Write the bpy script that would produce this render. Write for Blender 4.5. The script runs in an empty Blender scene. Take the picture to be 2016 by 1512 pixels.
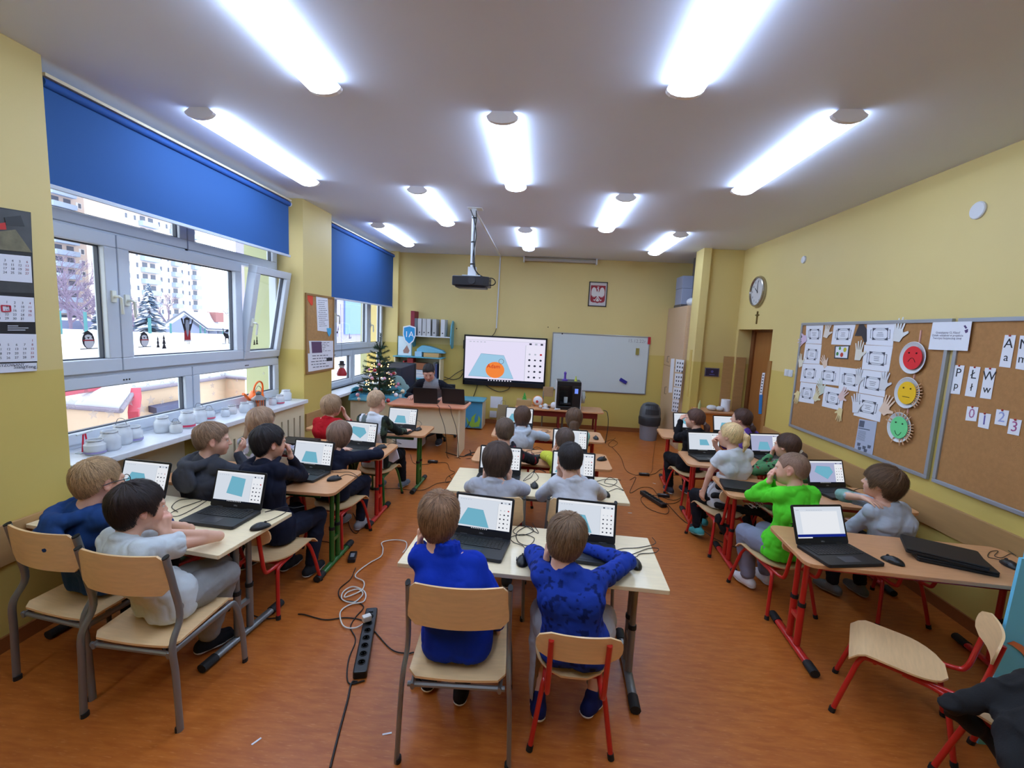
import bpy, math, random
import numpy as np
from mathutils import Vector, Matrix, Euler
from mathutils.bvhtree import BVHTree
R = math.radians
sc = bpy.context.scene
col = sc.collection
# ------------------------------------------------------------------ camera
CAM = (0.0, 0.0, 1.8)
F = 886.5
YAW, PIT, ROL = 0.0637, 0.1212, 0.0490
fwd = Vector((-math.sin(YAW) * math.cos(PIT), math.cos(YAW) * math.cos(PIT), -math.sin(PIT)))
rt = fwd.cross(Vector((0, 0, 1))).normalized()
up = rt.cross(fwd)
rt2 = rt * math.cos(ROL) + up * math.sin(ROL)
up2 = -rt * math.sin(ROL) + up * math.cos(ROL)
cd = bpy.data.cameras.new('camera')
cam = bpy.data.objects.new('camera', cd)
col.objects.link(cam)
cd.sensor_fit = 'HORIZONTAL'
cd.sensor_width = 36
cd.lens = F * 36 / 2016
cd.clip_start = 0.05
cd.clip_end = 500
m = Matrix((rt2, up2, -fwd)).transposed().to_4x4()
m.translation = Vector(CAM)
cam.matrix_world = m
sc.camera = cam
# ------------------------------------------------------------------ light, exposure
sc.view_settings.view_transform = 'Standard'
sc.view_settings.look = 'None'
sc.view_settings.gamma = 1
sc.view_settings.use_curve_mapping = False
sc.view_settings.exposure = 0.0
sc.cycles.use_denoising = True
sc.cycles.max_bounces = 7
sc.cycles.diffuse_bounces = 4
sc.cycles.glossy_bounces = 3
sc.cycles.transmission_bounces = 6
sc.cycles.transparent_max_bounces = 12
sc.cycles.caustics_reflective = False
sc.cycles.caustics_refractive = False
sc.cycles.sample_clamp_indirect = 6
LAMP = 18.3         # emission of the ceiling diffusers
SKY = 4.2
w = bpy.data.worlds.new('winter_sky')
sc.world = w
w.use_nodes = True
w.node_tree.nodes['Background'].inputs[0].default_value = (0.86, 0.92, 1.0, 1)
w.node_tree.nodes['Background'].inputs[1].default_value = SKY
def portal(x, y0, y1, z0, z1):
    ld = bpy.data.lights.new('window_daylight', 'AREA'); ld.shape = 'RECTANGLE'; ld.size = z1 - z0; ld.size_y = y1 - y0
    ld.cycles.is_portal = True
    o = bpy.data.objects.new('window_daylight', ld); col.objects.link(o)
    o.location = (x, (y0 + y1) / 2, (z0 + z1) / 2); o.rotation_euler = (0, R(-90), 0)
portal(-3.14, 2.38, 4.98, 0.9, 3.0)
portal(-3.14, 5.66, 8.3, 0.9, 3.0)

def ray(px, py):
    a, b = (px - 1008) / F, -(py - 756) / F
    return rt2 * a + up2 * b + fwd
def at(px, py, X=None, Y=None, Z=None):
    d = ray(px, py)
    t = X / d.x if X is not None else Y / d.y if Y is not None else (Z - 1.8) / d.z
    return Vector(CAM) + d * t
# ------------------------------------------------------------------ materials
def lin(c):
    return tuple(((v / 255) / 12.92 if v <= 10 else ((v / 255 + 0.055) / 1.055) ** 2.4) for v in c)
MATS = {}
def mat(name, rgb, rough=0.6, metal=0.0, bump=0.0, bscale=60, vary=0.0, vscale=8, emit=0, coat=0.0, attr=None, stretch=None, spec=0.5):
    if name in MATS: return MATS[name]
    m = bpy.data.materials.new(name); m.use_nodes = True
    nt = m.node_tree; b = nt.nodes['Principled BSDF']; c = lin(rgb) + (1,)
    b.inputs['Base Color'].default_value = c
    b.inputs['Roughness'].default_value = rough
    b.inputs['Metallic'].default_value = metal
    b.inputs['Coat Weight'].default_value = coat
    b.inputs['Specular IOR Level'].default_value = spec
    if emit:
        b.inputs['Emission Color'].default_value = c
        b.inputs['Emission Strength'].default_value = emit
    src = None
    if attr:
        a = nt.nodes.new('ShaderNodeVertexColor'); a.layer_name = attr; src = a.outputs['Color']
        nt.links.new(src, b.inputs['Base Color'])
    if vary or bump:
        tc = nt.nodes.new('ShaderNodeTexCoord'); mp = nt.nodes.new('ShaderNodeMapping')
        nt.links.new(tc.outputs['Object'], mp.inputs['Vector'])
        if stretch: mp.inputs['Scale'].default_value = stretch
        if vary:
            n = nt.nodes.new('ShaderNodeTexNoise'); n.inputs['Scale'].default_value = vscale; n.inputs['Detail'].default_value = 4
            nt.links.new(mp.outputs['Vector'], n.inputs['Vector'])
            mr = nt.nodes.new('ShaderNodeMapRange'); mr.inputs[1].default_value = 0.3; mr.inputs[2].default_value = 0.7
            mr.inputs[3].default_value = 1 - vary; mr.inputs[4].default_value = 1 + vary
            nt.links.new(n.outputs['Fac'], mr.inputs[0])
            mx = nt.nodes.new('ShaderNodeVectorMath'); mx.operation = 'SCALE'
            if src: nt.links.new(src, mx.inputs[0])
            else: mx.inputs[0].default_value = c[:3]
            nt.links.new(mr.outputs[0], mx.inputs['Scale'])
            nt.links.new(mx.outputs[0], b.inputs['Base Color'])
        if bump:
            n2 = nt.nodes.new('ShaderNodeTexNoise'); n2.inputs['Scale'].default_value = bscale; n2.inputs['Detail'].default_value = 3
            nt.links.new(mp.outputs['Vector'], n2.inputs['Vector'])
            bp = nt.nodes.new('ShaderNodeBump'); bp.inputs['Strength'].default_value = bump; bp.inputs['Distance'].default_value = 0.004
            nt.links.new(n2.outputs['Fac'], bp.inputs['Height']); nt.links.new(bp.outputs[0], b.inputs['Normal'])
    MATS[name] = m
    return m
def emis(name, rgb, s):
    if name in MATS: return MATS[name]
    m = bpy.data.materials.new(name); m.use_nodes = True; nt = m.node_tree
    nt.nodes.remove(nt.nodes['Principled BSDF']); e = nt.nodes.new('ShaderNodeEmission')
    e.inputs[0].default_value = lin(rgb) + (1,); e.inputs[1].default_value = s
    nt.links.new(e.outputs[0], nt.nodes['Material Output'].inputs[0]); MATS[name] = m
    return m
def wood(name, rgb, dark=0.86, rough=0.4, sc_=(3, 26, 26)):
    m = mat(name, rgb, rough, vary=0.055, vscale=3.0, stretch=sc_, coat=0.1)
    return m
M_white = mat('white_paint', (214, 217, 222), 0.35)
M_pvc = mat('window_pvc', (198, 206, 218), 0.3)
M_black = mat('black_plastic', (22, 22, 25), 0.38)
M_rub = mat('black_rubber', (20, 20, 20), 0.7)
M_dark = mat('dark_grey_plastic', (44, 45, 50), 0.4)
M_birch = wood('birch_laminate', (236, 216, 176))
M_beech = wood('beech_laminate', (206, 150, 104))
M_ply = wood('beech_plywood', (232, 194, 144), rough=0.33)
M_edge = mat('plywood_edge', (150, 104, 66), 0.5)
M_grey = mat('grey_painted_steel', (132, 134, 134), 0.34, 0.5)
M_red = mat('red_painted_steel', (190, 34, 30), 0.3, coat=0.3)
M_green = mat('green_painted_steel', (34, 96, 36), 0.3, coat=0.3)
M_paper = mat('paper', (232, 234, 242), 0.8)
M_ink = mat('dark_ink', (40, 42, 50), 0.8)
M_wallY = mat('yellow_wall_paint', (216, 194, 128), 0.5, vary=0.025, vscale=1.3, bump=0.06, bscale=220)
M_cream = mat('cream_board', (228, 216, 182), 0.45)
M_turq = mat('turquoise_board', (92, 168, 190), 0.45)
# ------------------------------------------------------------------ mesh builder
class MB:
    def __init__(s): s.v = []; s.f = []; s.mi = []; s.cur = 0
    def add(s, vs, fs):
        o = len(s.v); s.v += [tuple(v) for v in vs]; s.f += [tuple(i + o for i in f) for f in fs]; s.mi += [s.cur] * len(fs); return s
    def bx(s, x0, x1, y0, y1, z0, z1, M=None):
        v = [Vector((x, y, z)) for x in (x0, x1) for y in (y0, y1) for z in (z0, z1)]
        if M: v = [M @ p for p in v]
        return s.add(v, [(0, 1, 3, 2), (4, 6, 7, 5), (0, 4, 5, 1), (2, 3, 7, 6), (0, 2, 6, 4), (1, 5, 7, 3)])
    def tube(s, pts, r, n=10, closed=False, sy=1.0, cap=True, upv=None):
        pts = [Vector(p) for p in pts]; N = len(pts)
        rs = r if isinstance(r, (list, tuple)) else [r] * N
        T = []
        for i in range(N):
            a = pts[i - 1] if (i > 0 or closed) else pts[i]; b = pts[(i + 1) % N] if (i < N - 1 or closed) else pts[i]
            t = (b - a); T.append(t.normalized() if t.length > 1e-9 else Vector((0, 0, 1)))
        u = upv if upv is not None else (Vector((0, 0, 1)) if abs(T[0].z) < 0.9 else Vector((1, 0, 0)))
        u = Vector(u); u = (u - T[0] * u.dot(T[0])).normalized(); vs = []
        for i in range(N):
            u = (u - T[i] * u.dot(T[i])).normalized(); w_ = T[i].cross(u)
            for k in range(n):
                a = 2 * math.pi * (k + 0.5) / n; vs.append(pts[i] + (u * math.cos(a) * sy + w_ * math.sin(a)) * rs[i])
        fs = []
        for i in range(N if closed else N - 1):
            j = (i + 1) % N
            for k in range(n): fs.append((i * n + k, i * n + (k + 1) % n, j * n + (k + 1) % n, j * n + k))
        if not closed and cap:
            fs.append(tuple(range(n - 1, -1, -1))); fs.append(tuple((N - 1) * n + k for k in range(n)))
        return s.add(vs, fs)
    def plate(s, out, z0, z1, M=None):
        n = len(out); v = [Vector((x, y, z0)) for x, y in out] + [Vector((x, y, z1)) for x, y in out]
        if M: v = [M @ p for p in v]
        return s.add(v, [tuple(range(n - 1, -1, -1)), tuple(range(n, 2 * n))] + [(i, (i + 1) % n, n + (i + 1) % n, n + i) for i in range(n)])
    def lathe(s, prof, n=20, c=(0, 0, 0), cap=True):
        vs = [(c[0] + r * math.cos(2 * math.pi * k / n), c[1] + r * math.sin(2 * math.pi * k / n), c[2] + z) for r, z in prof for k in range(n)]
        fs = [(i * n + k, i * n + (k + 1) % n, (i + 1) * n + (k + 1) % n, (i + 1) * n + k) for i in range(len(prof) - 1) for k in range(n)]
        if cap: fs += [tuple(range(n - 1, -1, -1)), tuple((len(prof) - 1) * n + k for k in range(n))]
        return s.add(vs, fs)
    def ball(s, c, r, n=12, sz=1.0):
        prof = [(max(1e-4, r * math.sin(math.pi * i / (n // 2 + 2))), -r * sz * math.cos(math.pi * i / (n // 2 + 2))) for i in range(n // 2 + 3)]
        return s.lathe(prof, n, c)
    def tf(s, M):
        s.v = [tuple(M @ Vector(v)) for v in s.v]; return s
def rrect(x0, x1, y0, y1, r, n=4):
    o = []
    for cx, cy, a in ((x1 - r, y1 - r, 0), (x0 + r, y1 - r, 90), (x0 + r, y0 + r, 180), (x1 - r, y0 + r, 270)):
        for i in range(n + 1):
            t = R(a + 90 * i / n); o.append((cx + r * math.cos(t), cy + r * math.sin(t)))
    return o
def props(o, label=None, cat=None, group=None, kind=None):
    if label: o['label'] = label
    if cat: o['category'] = cat
    if group: o['group'] = group
    if kind: o['kind'] = kind
    return o
def ob(name, mb, m, parent=None, label=None, cat=None, group=None, kind=None, smooth=False, bev=0):
    me = bpy.data.meshes.new(name)
    me.from_pydata(mb.v, [], mb.f); me.validate()
    for x in (m if isinstance(m, (list, tuple)) else [m]): me.materials.append(x)
    if max(mb.mi or [0]) > 0 and len(me.polygons) == len(mb.mi): me.polygons.foreach_set('material_index', mb.mi)
    o = bpy.data.objects.new(name, me); col.objects.link(o)
    if smooth: smooth_by(me, 40)
    if bev:
        b = o.modifiers.new('bevel', 'BEVEL'); b.width = bev; b.segments = 2; b.limit_method = 'ANGLE'; b.angle_limit = R(50)
    if parent: o.parent = parent
    return props(o, label, cat, group, kind)
def smooth_by(me, ang):
    me.polygons.foreach_set('use_smooth', [True] * len(me.polygons))
    me.set_sharp_from_angle(angle=R(ang))
def empty(name, loc=(0, 0, 0), rz=0, label=None, cat=None, group=None, kind=None):
    o = bpy.data.objects.new(name, None); col.objects.link(o); o.empty_display_size = 0.05
    o.location = loc; o.rotation_euler = (0, 0, rz)
    return props(o, label, cat, group, kind)
def dup(src, loc=None, rz=None, label=None, group=None):
    def cp(o, par):
        c = o.copy(); col.objects.link(c); c.parent = par
        for k in KIDS.get(o.name, None) or [q for q in o.children]: cp(k, c)
        return c
    c = cp(src, None)
    if loc is not None: c.location = loc
    if rz is not None: c.rotation_euler = (0, 0, rz)
    return props(c, label, None, group)
KIDS = {}
def text_mb(mb, s, size, M, ext=0.0006, align='CENTER'):
    cu = bpy.data.curves.new('lettering', 'FONT'); cu.body = s; cu.size = size; cu.align_x = align; cu.align_y = 'CENTER'; cu.extrude = ext; cu.resolution_u = 2
    o = bpy.data.objects.new('lettering', cu); me = o.to_mesh()
    mb.add([M @ v.co for v in me.vertices], [tuple(p.vertices) for p in me.polygons])
    o.to_mesh_clear(); bpy.data.objects.remove(o); bpy.data.curves.remove(cu); return mb
def basis(o, x, y):
    """matrix with local x,y axes at origin o; z = x cross y"""
    x = Vector(x).normalized(); y = Vector(y).normalized(); z = x.cross(y)
    M = Matrix((x, y, z)).transposed().to_4x4(); M.translation = Vector(o); return M
def spl(pts, n=8):
    """smooth Catmull-Rom through points"""
    P = [Vector(p) for p in pts]; P = [P[0] * 2 - P[1]] + P + [P[-1] * 2 - P[-2]]; o = []
    for i in range(1, len(P) - 2):
        for k in range(n):
            t = k / n; a, b, c, d = P[i - 1:i + 3]
            o.append(0.5 * ((2 * b) + (c - a) * t + (2 * a - 5 * b + 4 * c - d) * t * t + (3 * b - a - 3 * c + d) * t ** 3))
    return o + [P[-2]]
# ================================================================== ROOM
def two_tone(m, zb, rgb2):
    nt = m.node_tree; b = nt.nodes['Principled BSDF']; tc = nt.nodes.new('ShaderNodeNewGeometry'); sx = nt.nodes.new('ShaderNodeSeparateXYZ')
    nt.links.new(tc.outputs['Position'], sx.inputs[0]); lt = nt.nodes.new('ShaderNodeMath'); lt.operation = 'LESS_THAN'; lt.inputs[1].default_value = zb
    nt.links.new(sx.outputs['Z'], lt.inputs[0]); mx = nt.nodes.new('ShaderNodeMix'); mx.data_type = 'RGBA'
    old = b.inputs['Base Color'].links[0].from_socket; nt.links.new(old, mx.inputs[6]); mx.inputs[7].default_value = lin(rgb2) + (1,)
    nt.links.new(lt.outputs[0], mx.inputs[0]); nt.links.new(mx.outputs[2], b.inputs['Base Color'])
two_tone(M_wallY, 1.45, (206, 182, 98))
XL, XR, YB, HC = -2.72, 2.88, 8.4, 3.11
YN = -2.6
WX = -3.02
# floor
def floor_mat():
    m = bpy.data.materials.new('orange_linoleum'); m.use_nodes = True; nt = m.node_tree; b = nt.nodes['Principled BSDF']
    tc = nt.nodes.new('ShaderNodeTexCoord')
    def noise(scale, st, det=4):
        mp = nt.nodes.new('ShaderNodeMapping'); mp.inputs['Scale'].default_value = st; nt.links.new(tc.outputs['Object'], mp.inputs['Vector'])
        n = nt.nodes.new('ShaderNodeTexNoise'); n.inputs['Scale'].default_value = scale; n.inputs['Detail'].default_value = det
        nt.links.new(mp.outputs[0], n.inputs['Vector']); return n.outputs['Fac']
    def ramp(f, stops):
        r = nt.nodes.new('ShaderNodeValToRGB'); e = r.color_ramp.elements
        e[0].position, e[0].color = stops[0][0], lin(stops[0][1]) + (1,); e[1].position, e[1].color = stops[1][0], lin(stops[1][1]) + (1,)
        nt.links.new(f, r.inputs[0]); return r.outputs[0]
    a = ramp(noise(7, (1.1, 5.5, 1), 7), [(0.35, (166, 88, 32)), (0.7, (188, 108, 44))])
    f2 = ramp(noise(26, (0.8, 5.0, 1), 2), [(0.60, (0, 0, 0)), (0.72, (255, 255, 255))])
    mx = nt.nodes.new('ShaderNodeMix'); mx.data_type = 'RGBA'; mx.inputs[7].default_value = lin((208, 138, 80)) + (1,)
    mu = nt.nodes.new('ShaderNodeMath'); mu.operation = 'MULTIPLY'; mu.inputs[1].default_value = 0.45
    nt.links.new(f2, mu.inputs[0]); nt.links.new(mu.outputs[0], mx.inputs[0]); nt.links.new(a, mx.inputs[6])
    nt.links.new(mx.outputs[2], b.inputs['Base Color'])
    b.inputs['Roughness'].default_value = 0.34; b.inputs['Specular IOR Level'].default_value = 0.45
    rr = nt.nodes.new('ShaderNodeMapRange'); rr.inputs[3].default_value = 0.26; rr.inputs[4].default_value = 0.48
    nt.links.new(noise(3, (1, 1, 1), 5), rr.inputs[0]); nt.links.new(rr.outputs[0], b.inputs['Roughness'])
    return m
ob('floor', MB().bx(-3.3, 3.4, YN, 8.6, -0.1, 0), floor_mat(), kind='structure')
ob('ceiling', MB().bx(-3.3, 3.4, YN, 8.6, HC, HC + 0.2), mat('ceiling_paint', (222, 230, 252), 0.7, vary=0.02, vscale=0.8), kind='structure')
# left wall with two window recesses: pillars, parapet below the windows, reveals
wl = MB()
wl.bx(-3.3, XL, YN, 2.38, 0, HC); wl.bx(-3.3, XL, 4.98, 5.66, 0, HC); wl.bx(-3.3, XL, 8.3, 8.6, 0, HC)
wl.bx(-3.3, -2.98, 2.38, 4.98, 0, 0.86); wl.bx(-3.3, -2.98, 5.66, 8.3, 0, 0.8)
ob('wall_left', wl, M_wallY, kind='structure')
ob('wall_left_lintel', MB().bx(-3.3, WX + 0.02, 2.38, 4.98, 2.97, HC).bx(-3.3, WX + 0.02, 5.66, 8.3, 2.97, HC), M_wallY, kind='structure')
ob('wall_back', MB().bx(-3.3, 3.4, YB, 8.6, 0, HC), M_wallY, kind='structure')
wr = MB()
DY0, DY1, DZ = 5.93, 6.93, 1.957
wr.bx(XR, 3.4, YN, DY0, 0, HC); wr.bx(XR, 3.4, DY0, DY1, DZ, HC); wr.bx(XR, 3.4, DY1, YB, 0, HC); wr.bx(3.12, 3.4, DY0, DY1, 0, DZ)
ob('wall_right', wr, M_wallY, kind='structure')
ob('wall_near', MB().bx(-3.3, 3.4, YN - 0.2, YN, 0, HC), M_wallY, kind='structure')
# short wall beside the door, its pilaster and the closet partition
ob('wall_alcove', MB().bx(2.36, XR, 7.0, 7.15, 0, HC).bx(2.27, 2.38, 6.93, 7.27, 0, HC), M_wallY, kind='structure')
M_trim = wood('wall_protection_board', (176, 136, 86), rough=0.5, sc_=(3, 1.2, 10))
ob('trim_1', MB().bx(XR - 0.018, XR, 1.0, 5.86, 0.53, 0.73), M_trim, kind='structure', bev=0.003)
ob('trim_2', MB().bx(XL, XL + 0.018, 0.2, 2.37, 0.46, 0.675), M_trim, kind='structure', bev=0.003)
ob('trim_3', MB().bx(XL, XL + 0.018, 5.0, 5.65, 0.5, 0.70), M_trim, kind='structure', bev=0.003)
ob('trim_4', MB().bx(2.73, XR - 0.004, 6.975, 6.998, 0.06, 1.55).bx(XR + 0.004, XR + 0.14, 6.905, 6.928, 0.06, 1.55), M_trim, kind='structure')
ob('trim_5', MB().bx(XR - 0.016, XR, DY0 - 0.075, DY0 - 0.002, 0.06, 1.56), wood('door_side_board', (158, 110, 58), rough=0.5), kind='structure')
M_base = wood('brown_skirting', (140, 82, 42), rough=0.4)
ob('baseboard_right', MB().bx(XR - 0.015, XR, YN, DY0, 0, 0.08), M_base, kind='structure')
ob('baseboard_left', MB().bx(XL, XL + 0.015, YN, 2.38, 0, 0.08).bx(XL, XL + 0.015, 4.98, 5.66, 0, 0.08), M_base, kind='structure')
ob('baseboard_back', MB().bx(-3.0, XR, YB - 0.015, YB, 0, 0.08), M_base, kind='structure')
# thin plaster line where walls meet the ceiling is part of the paint; dark seam on pilaster
# ------------------------------------------------------------------ windows
def glass_mat():
    m = bpy.data.materials.new('window_glass'); m.use_nodes = True; nt = m.node_tree
    nt.nodes.remove(nt.nodes['Principled BSDF'])
    t = nt.nodes.new('ShaderNodeBsdfTransparent'); t.inputs[0].default_value = (0.95, 0.97, 0.97, 1); g = nt.nodes.new('ShaderNodeBsdfGlossy'); g.inputs['Roughness'].default_value = 0.02
    fr = nt.nodes.new('ShaderNodeFresnel'); fr.inputs[0].default_value = 1.35; mx = nt.nodes.new('ShaderNodeMixShader')
    ge = nt.nodes.new('ShaderNodeNewGeometry'); sb = nt.nodes.new('ShaderNodeMath'); sb.operation = 'SUBTRACT'; sb.inputs[0].default_value = 1; sb.use_clamp = True; mu = nt.nodes.new('ShaderNodeMath'); mu.operation = 'MULTIPLY'
    nt.links.new(ge.outputs['Backfacing'], sb.inputs[1]); nt.links.new(fr.outputs[0], mu.inputs[0]); nt.links.new(sb.outputs[0], mu.inputs[1]); nt.links.new(mu.outputs[0], mx.inputs[0]); nt.links.new(t.outputs[0], mx.inputs[1]); nt.links.new(g.outputs[0], mx.inputs[2])
    nt.links.new(mx.outputs[0], nt.nodes['Material Output'].inputs[0]); MATS['window_glass'] = m; return m
M_glass = glass_mat()
M_gask = mat('window_gasket', (60, 66, 80), 0.6)
def sash(par, y0, y1, z0, z1, wd, name='sash', tilt=0, d0=-0.005, handle=None):
    """frame in plane x=WX, members wd wide"""
    e = empty(name, (WX, 0, z0)); e.parent = par
    if tilt: e.rotation_euler = (0, R(tilt), 0)
    f = MB(); t0, t1 = -0.06, d0 + 0.02
    f.bx(t0, t1, y0, y1, 0, wd); f.bx(t0, t1, y0, y1, z1 - z0 - wd, z1 - z0)
    f.bx(t0, t1, y0, y0 + wd, wd, z1 - z0 - wd); f.bx(t0, t1, y1 - wd, y1, wd, z1 - z0 - wd)
    ob('sash_frame', f, M_pvc, e, bev=0.006)
    g = MB().bx(-0.03, -0.024, y0 + wd - 0.01, y1 - wd + 0.01, wd - 0.01, z1 - z0 - wd + 0.01)
    ob('pane', g, M_glass, e)
    k = MB(); q = 0.008
    for a in ((y0 + wd, y1 - wd, wd, wd + q), (y0 + wd, y1 - wd, z1 - z0 - wd - q, z1 - z0 - wd), (y0 + wd, y0 + wd + q, wd, z1 - z0 - wd), (y1 - wd - q, y1 - wd, wd, z1 - z0 - wd)):
        k.bx(-0.04, -0.012, *a)
    ob('gasket', k, M_gask, e)
    if handle is not None:
        hy, hz, sgn = handle
        h = MB(); h.bx(t1, t1 + 0.014, hy - 0.017, hy + 0.017, hz - 0.04, hz + 0.04)
        h.tube([(t1, hy, hz), (t1 + 0.045, hy, hz), (t1 + 0.05, hy + sgn * 0.015, hz - 0.01), (t1 + 0.05, hy + sgn * 0.02, hz - 0.12)], 0.010, 8)
        ob('handle', h, mat('handle_white', (228, 230, 220), 0.3), e, bev=0.002)
    return e
def bay(name, y0, y1, sill, tilt, mids):
    r = empty(name, (0, 0, 0), kind='structure')
    f = MB(); c = (y0 + y1) / 2
    zt, zl, zh = 2.97, 1.335, 2.30
    f.bx(WX - 0.08, WX, y0, y1, sill, sill + 0.045); f.bx(WX - 0.08, WX, y0, y1, zt - 0.05, zt)
    f.bx(WX - 0.08, WX, y0, y0 + 0.035, sill, zt); f.bx(WX - 0.08, WX, y1 - 0.035, y1, sill, zt)
    f.bx(WX - 0.08, WX, y0, y1, zl, zl + 0.045); f.bx(WX - 0.08, WX, y0, y1, zh, zh + 0.05)
    f.bx(WX - 0.08, WX, c - 0.02, c + 0.02, sill, zl); f.bx(WX - 0.08, WX, c - 0.02, c + 0.02, zh, zt)
    ob('window_frame', f, M_pvc, r, bev=0.004)
    for a, b in ((y0 + 0.03, c - 0.006), (c + 0.006, y1 - 0.03)):
        sash(r, a, b, sill + 0.03, zl + 0.01, 0.075)
        sash(r, a, b, zh + 0.03, zt - 0.03, 0.075)
    ms = [y0 + 0.03] + mids + [y1 - 0.03]
    sash(r, ms[0], ms[1] - 0.004, zl + 0.035, zh + 0.015, 0.09, d0=0.01, handle=(ms[1] - 0.05, 0.52, 1))
    sash(r, ms[1] + 0.004, ms[2] - 0.004, zl + 0.035, zh + 0.015, 0.09, d0=0.01, handle=(ms[1] + 0.05, 0.50, 1))
    sash(r, ms[2] + 0.004, ms[3], zl + 0.035, zh + 0.015, 0.075, d0=0.01, tilt=tilt, handle=(ms[2] + 0.045, 0.38, 1))
    d = MB()
    for cc in (y0 + (c - y0) * 0.52, c + (y1 - c) * 0.55):
        for k in (-1, 0, 1): d.tube([(WX + 0.015, cc + k * 0.022, zl - 0.035), (WX + 0.019, cc + k * 0.022, zl - 0.035)], 0.006, 8)
    ob('vent_plug', d, M_dark, r)
    return r
bay('window_1', 2.38, 4.98, 0.88, 9.5, [3.022, 4.335])
bay('window_2', 5.66, 8.3, 0.80, 0, [6.30, 7.61])
ob('window_sill_near', MB().bx(-3.03, -2.665, 2.385, 4.975, 0.838, 0.88), mat('sill_laminate', (222, 226, 232), 0.3, vary=0.03, vscale=30), kind='structure', bev=0.006)
ob('window_sill_far', MB().bx(-3.03, -2.70, 5.665, 8.295, 0.76, 0.80), MATS['sill_laminate'], kind='structure', bev=0.006)
# radiator cover under the near window sill
rc = empty('radiator_cover', (0, 0, 0), 0, 'cream radiator cover board with tall rounded slots under the jar-covered window sill', 'radiator cover')
pb = MB(); ys = [3.62 + 0.0, 4.975]
slots = [3.78, 3.9, 4.02, 4.52, 4.64, 4.76, 4.88]
xs0, xs1 = -2.735, -2.715
prev = 3.60
for s_ in slots:
    pb.bx(xs0, xs1, prev, s_ - 0.014, 0.06, 0.835); pb.bx(xs0, xs1, s_ - 0.014, s_ + 0.014, 0.06, 0.42); pb.bx(xs0, xs1, s_ - 0.014, s_ + 0.014, 0.70, 0.835); prev = s_ + 0.014
pb.bx(xs0, xs1, prev, 4.975, 0.06, 0.835)
ob('front_board', pb, M_cream, rc)
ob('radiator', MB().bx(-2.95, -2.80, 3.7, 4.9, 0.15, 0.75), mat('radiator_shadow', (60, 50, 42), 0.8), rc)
ob('wall_panel_board', MB().bx(-2.97, -2.955, 2.6, 3.5, 0.1, 0.80), M_cream, label='plain board fixed to the wall under the near end of the window sill', cat='panel')
# ------------------------------------------------------------------ roller blinds
def blind(y0, y1, ztop, zbot, lab):
    e = empty('roller_blind', (0, 0, 0), 0, lab, 'blind', 'blue roller blinds over the windows')
    fab = MB(); n = 14; x = XL - 0.035
    fab.bx(x - 0.002, x, y0, y1, zbot, ztop)
    mf = mat('blue_blind_fabric', (46, 96, 160), 0.8, bump=0.1, bscale=300)
    nt = mf.node_tree; b = nt.nodes['Principled BSDF']
    if not nt.nodes.get('tr'):
        tr = nt.nodes.new('ShaderNodeBsdfTranslucent'); tr.name = 'tr'; tr.inputs[0].default_value = lin((50, 115, 195)) + (1,)
        mx = nt.nodes.new('ShaderNodeMixShader'); mx.inputs[0].default_value = 0.16
        nt.links.new(b.outputs[0], mx.inputs[1]); nt.links.new(tr.outputs[0], mx.inputs[2]); nt.links.new(mx.outputs[0], nt.nodes['Material Output'].inputs[0])
    ob('blind_fabric', fab, mf, e)
    ob('blind_roller', MB().tube([(x + 0.005, y0, ztop + 0.018), (x + 0.005, y1, ztop + 0.018)], 0.024, 14), mat('blue_roll', (34, 84, 160), 0.8), e, smooth=True)
    ob('bottom_bar', MB().bx(x - 0.008, x + 0.008, y0 - 0.005, y1 + 0.02, zbot - 0.024, zbot), M_pvc, e, bev=0.003)
    ob('bracket', MB().tube([(x + 0.005, y1, ztop + 0.018), (x + 0.005, y1 + 0.014, ztop + 0.018)], 0.027, 14), M_pvc, e)
    ob('cassette_strip', MB().bx(x - 0.02, x + 0.03, y0, y1 + 0.01, ztop + 0.045, ztop + 0.062), M_cream, e)
    return e
blind(2.40, 4.76, 2.975, 2.47, 'long blue roller blind half lowered over the near window')
blind(5.68, 8.10, 2.975, 2.10, 'blue roller blind over the far window behind the christmas tree')
# ------------------------------------------------------------------ ceiling lamps
M_lamp = emis('lamp_diffuser_glow', (202, 224, 255), LAMP)
M_lampend = mat('lamp_end_cap', (236, 234, 238), 0.5)
def make_lamp():
    e = empty('ceiling_lamp', (0, 0, 0), 0, 'lamp', 'ceiling lamp', 'fluorescent ceiling lamps')
    L, wd = 1.40, 0.095
    pr = [(-wd * 0.62, 0)] + [(-wd * math.cos(R(a)), -0.028 - 0.042 * math.sin(R(a))) for a in (0, 18, 40, 65, 90, 115, 140, 162, 180)] + [(wd * 0.62, 0)]
    def ext(y0, y1, sc_=1.0, lo=1, hi=None):
        b = MB(); P = [(x * sc_, z) for x, z in pr]; n = len(P)
        return b.add([(x, y0, z) for x, z in P] + [(x, y1, z) for x, z in P], [(i, (i + 1) % n, n + (i + 1) % n, n + i) for i in range(n)] + [tuple(range(n - 1, -1, -1)), tuple(range(n, 2 * n))])
    d = ext(0.03, L - 0.03)
    ob('diffuser', d, M_lamp, e, smooth=True)
    ob('end_cap', ext(0, 0.03, 1.02), M_lampend, e); ob('end_cap', ext(L - 0.03, L, 1.02), M_lampend, e)
    ob('base_plate', MB().bx(-0.062, 0.062, 0.02, L - 0.02, -0.006, 0.006), M_lampend, e)
    return e
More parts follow.
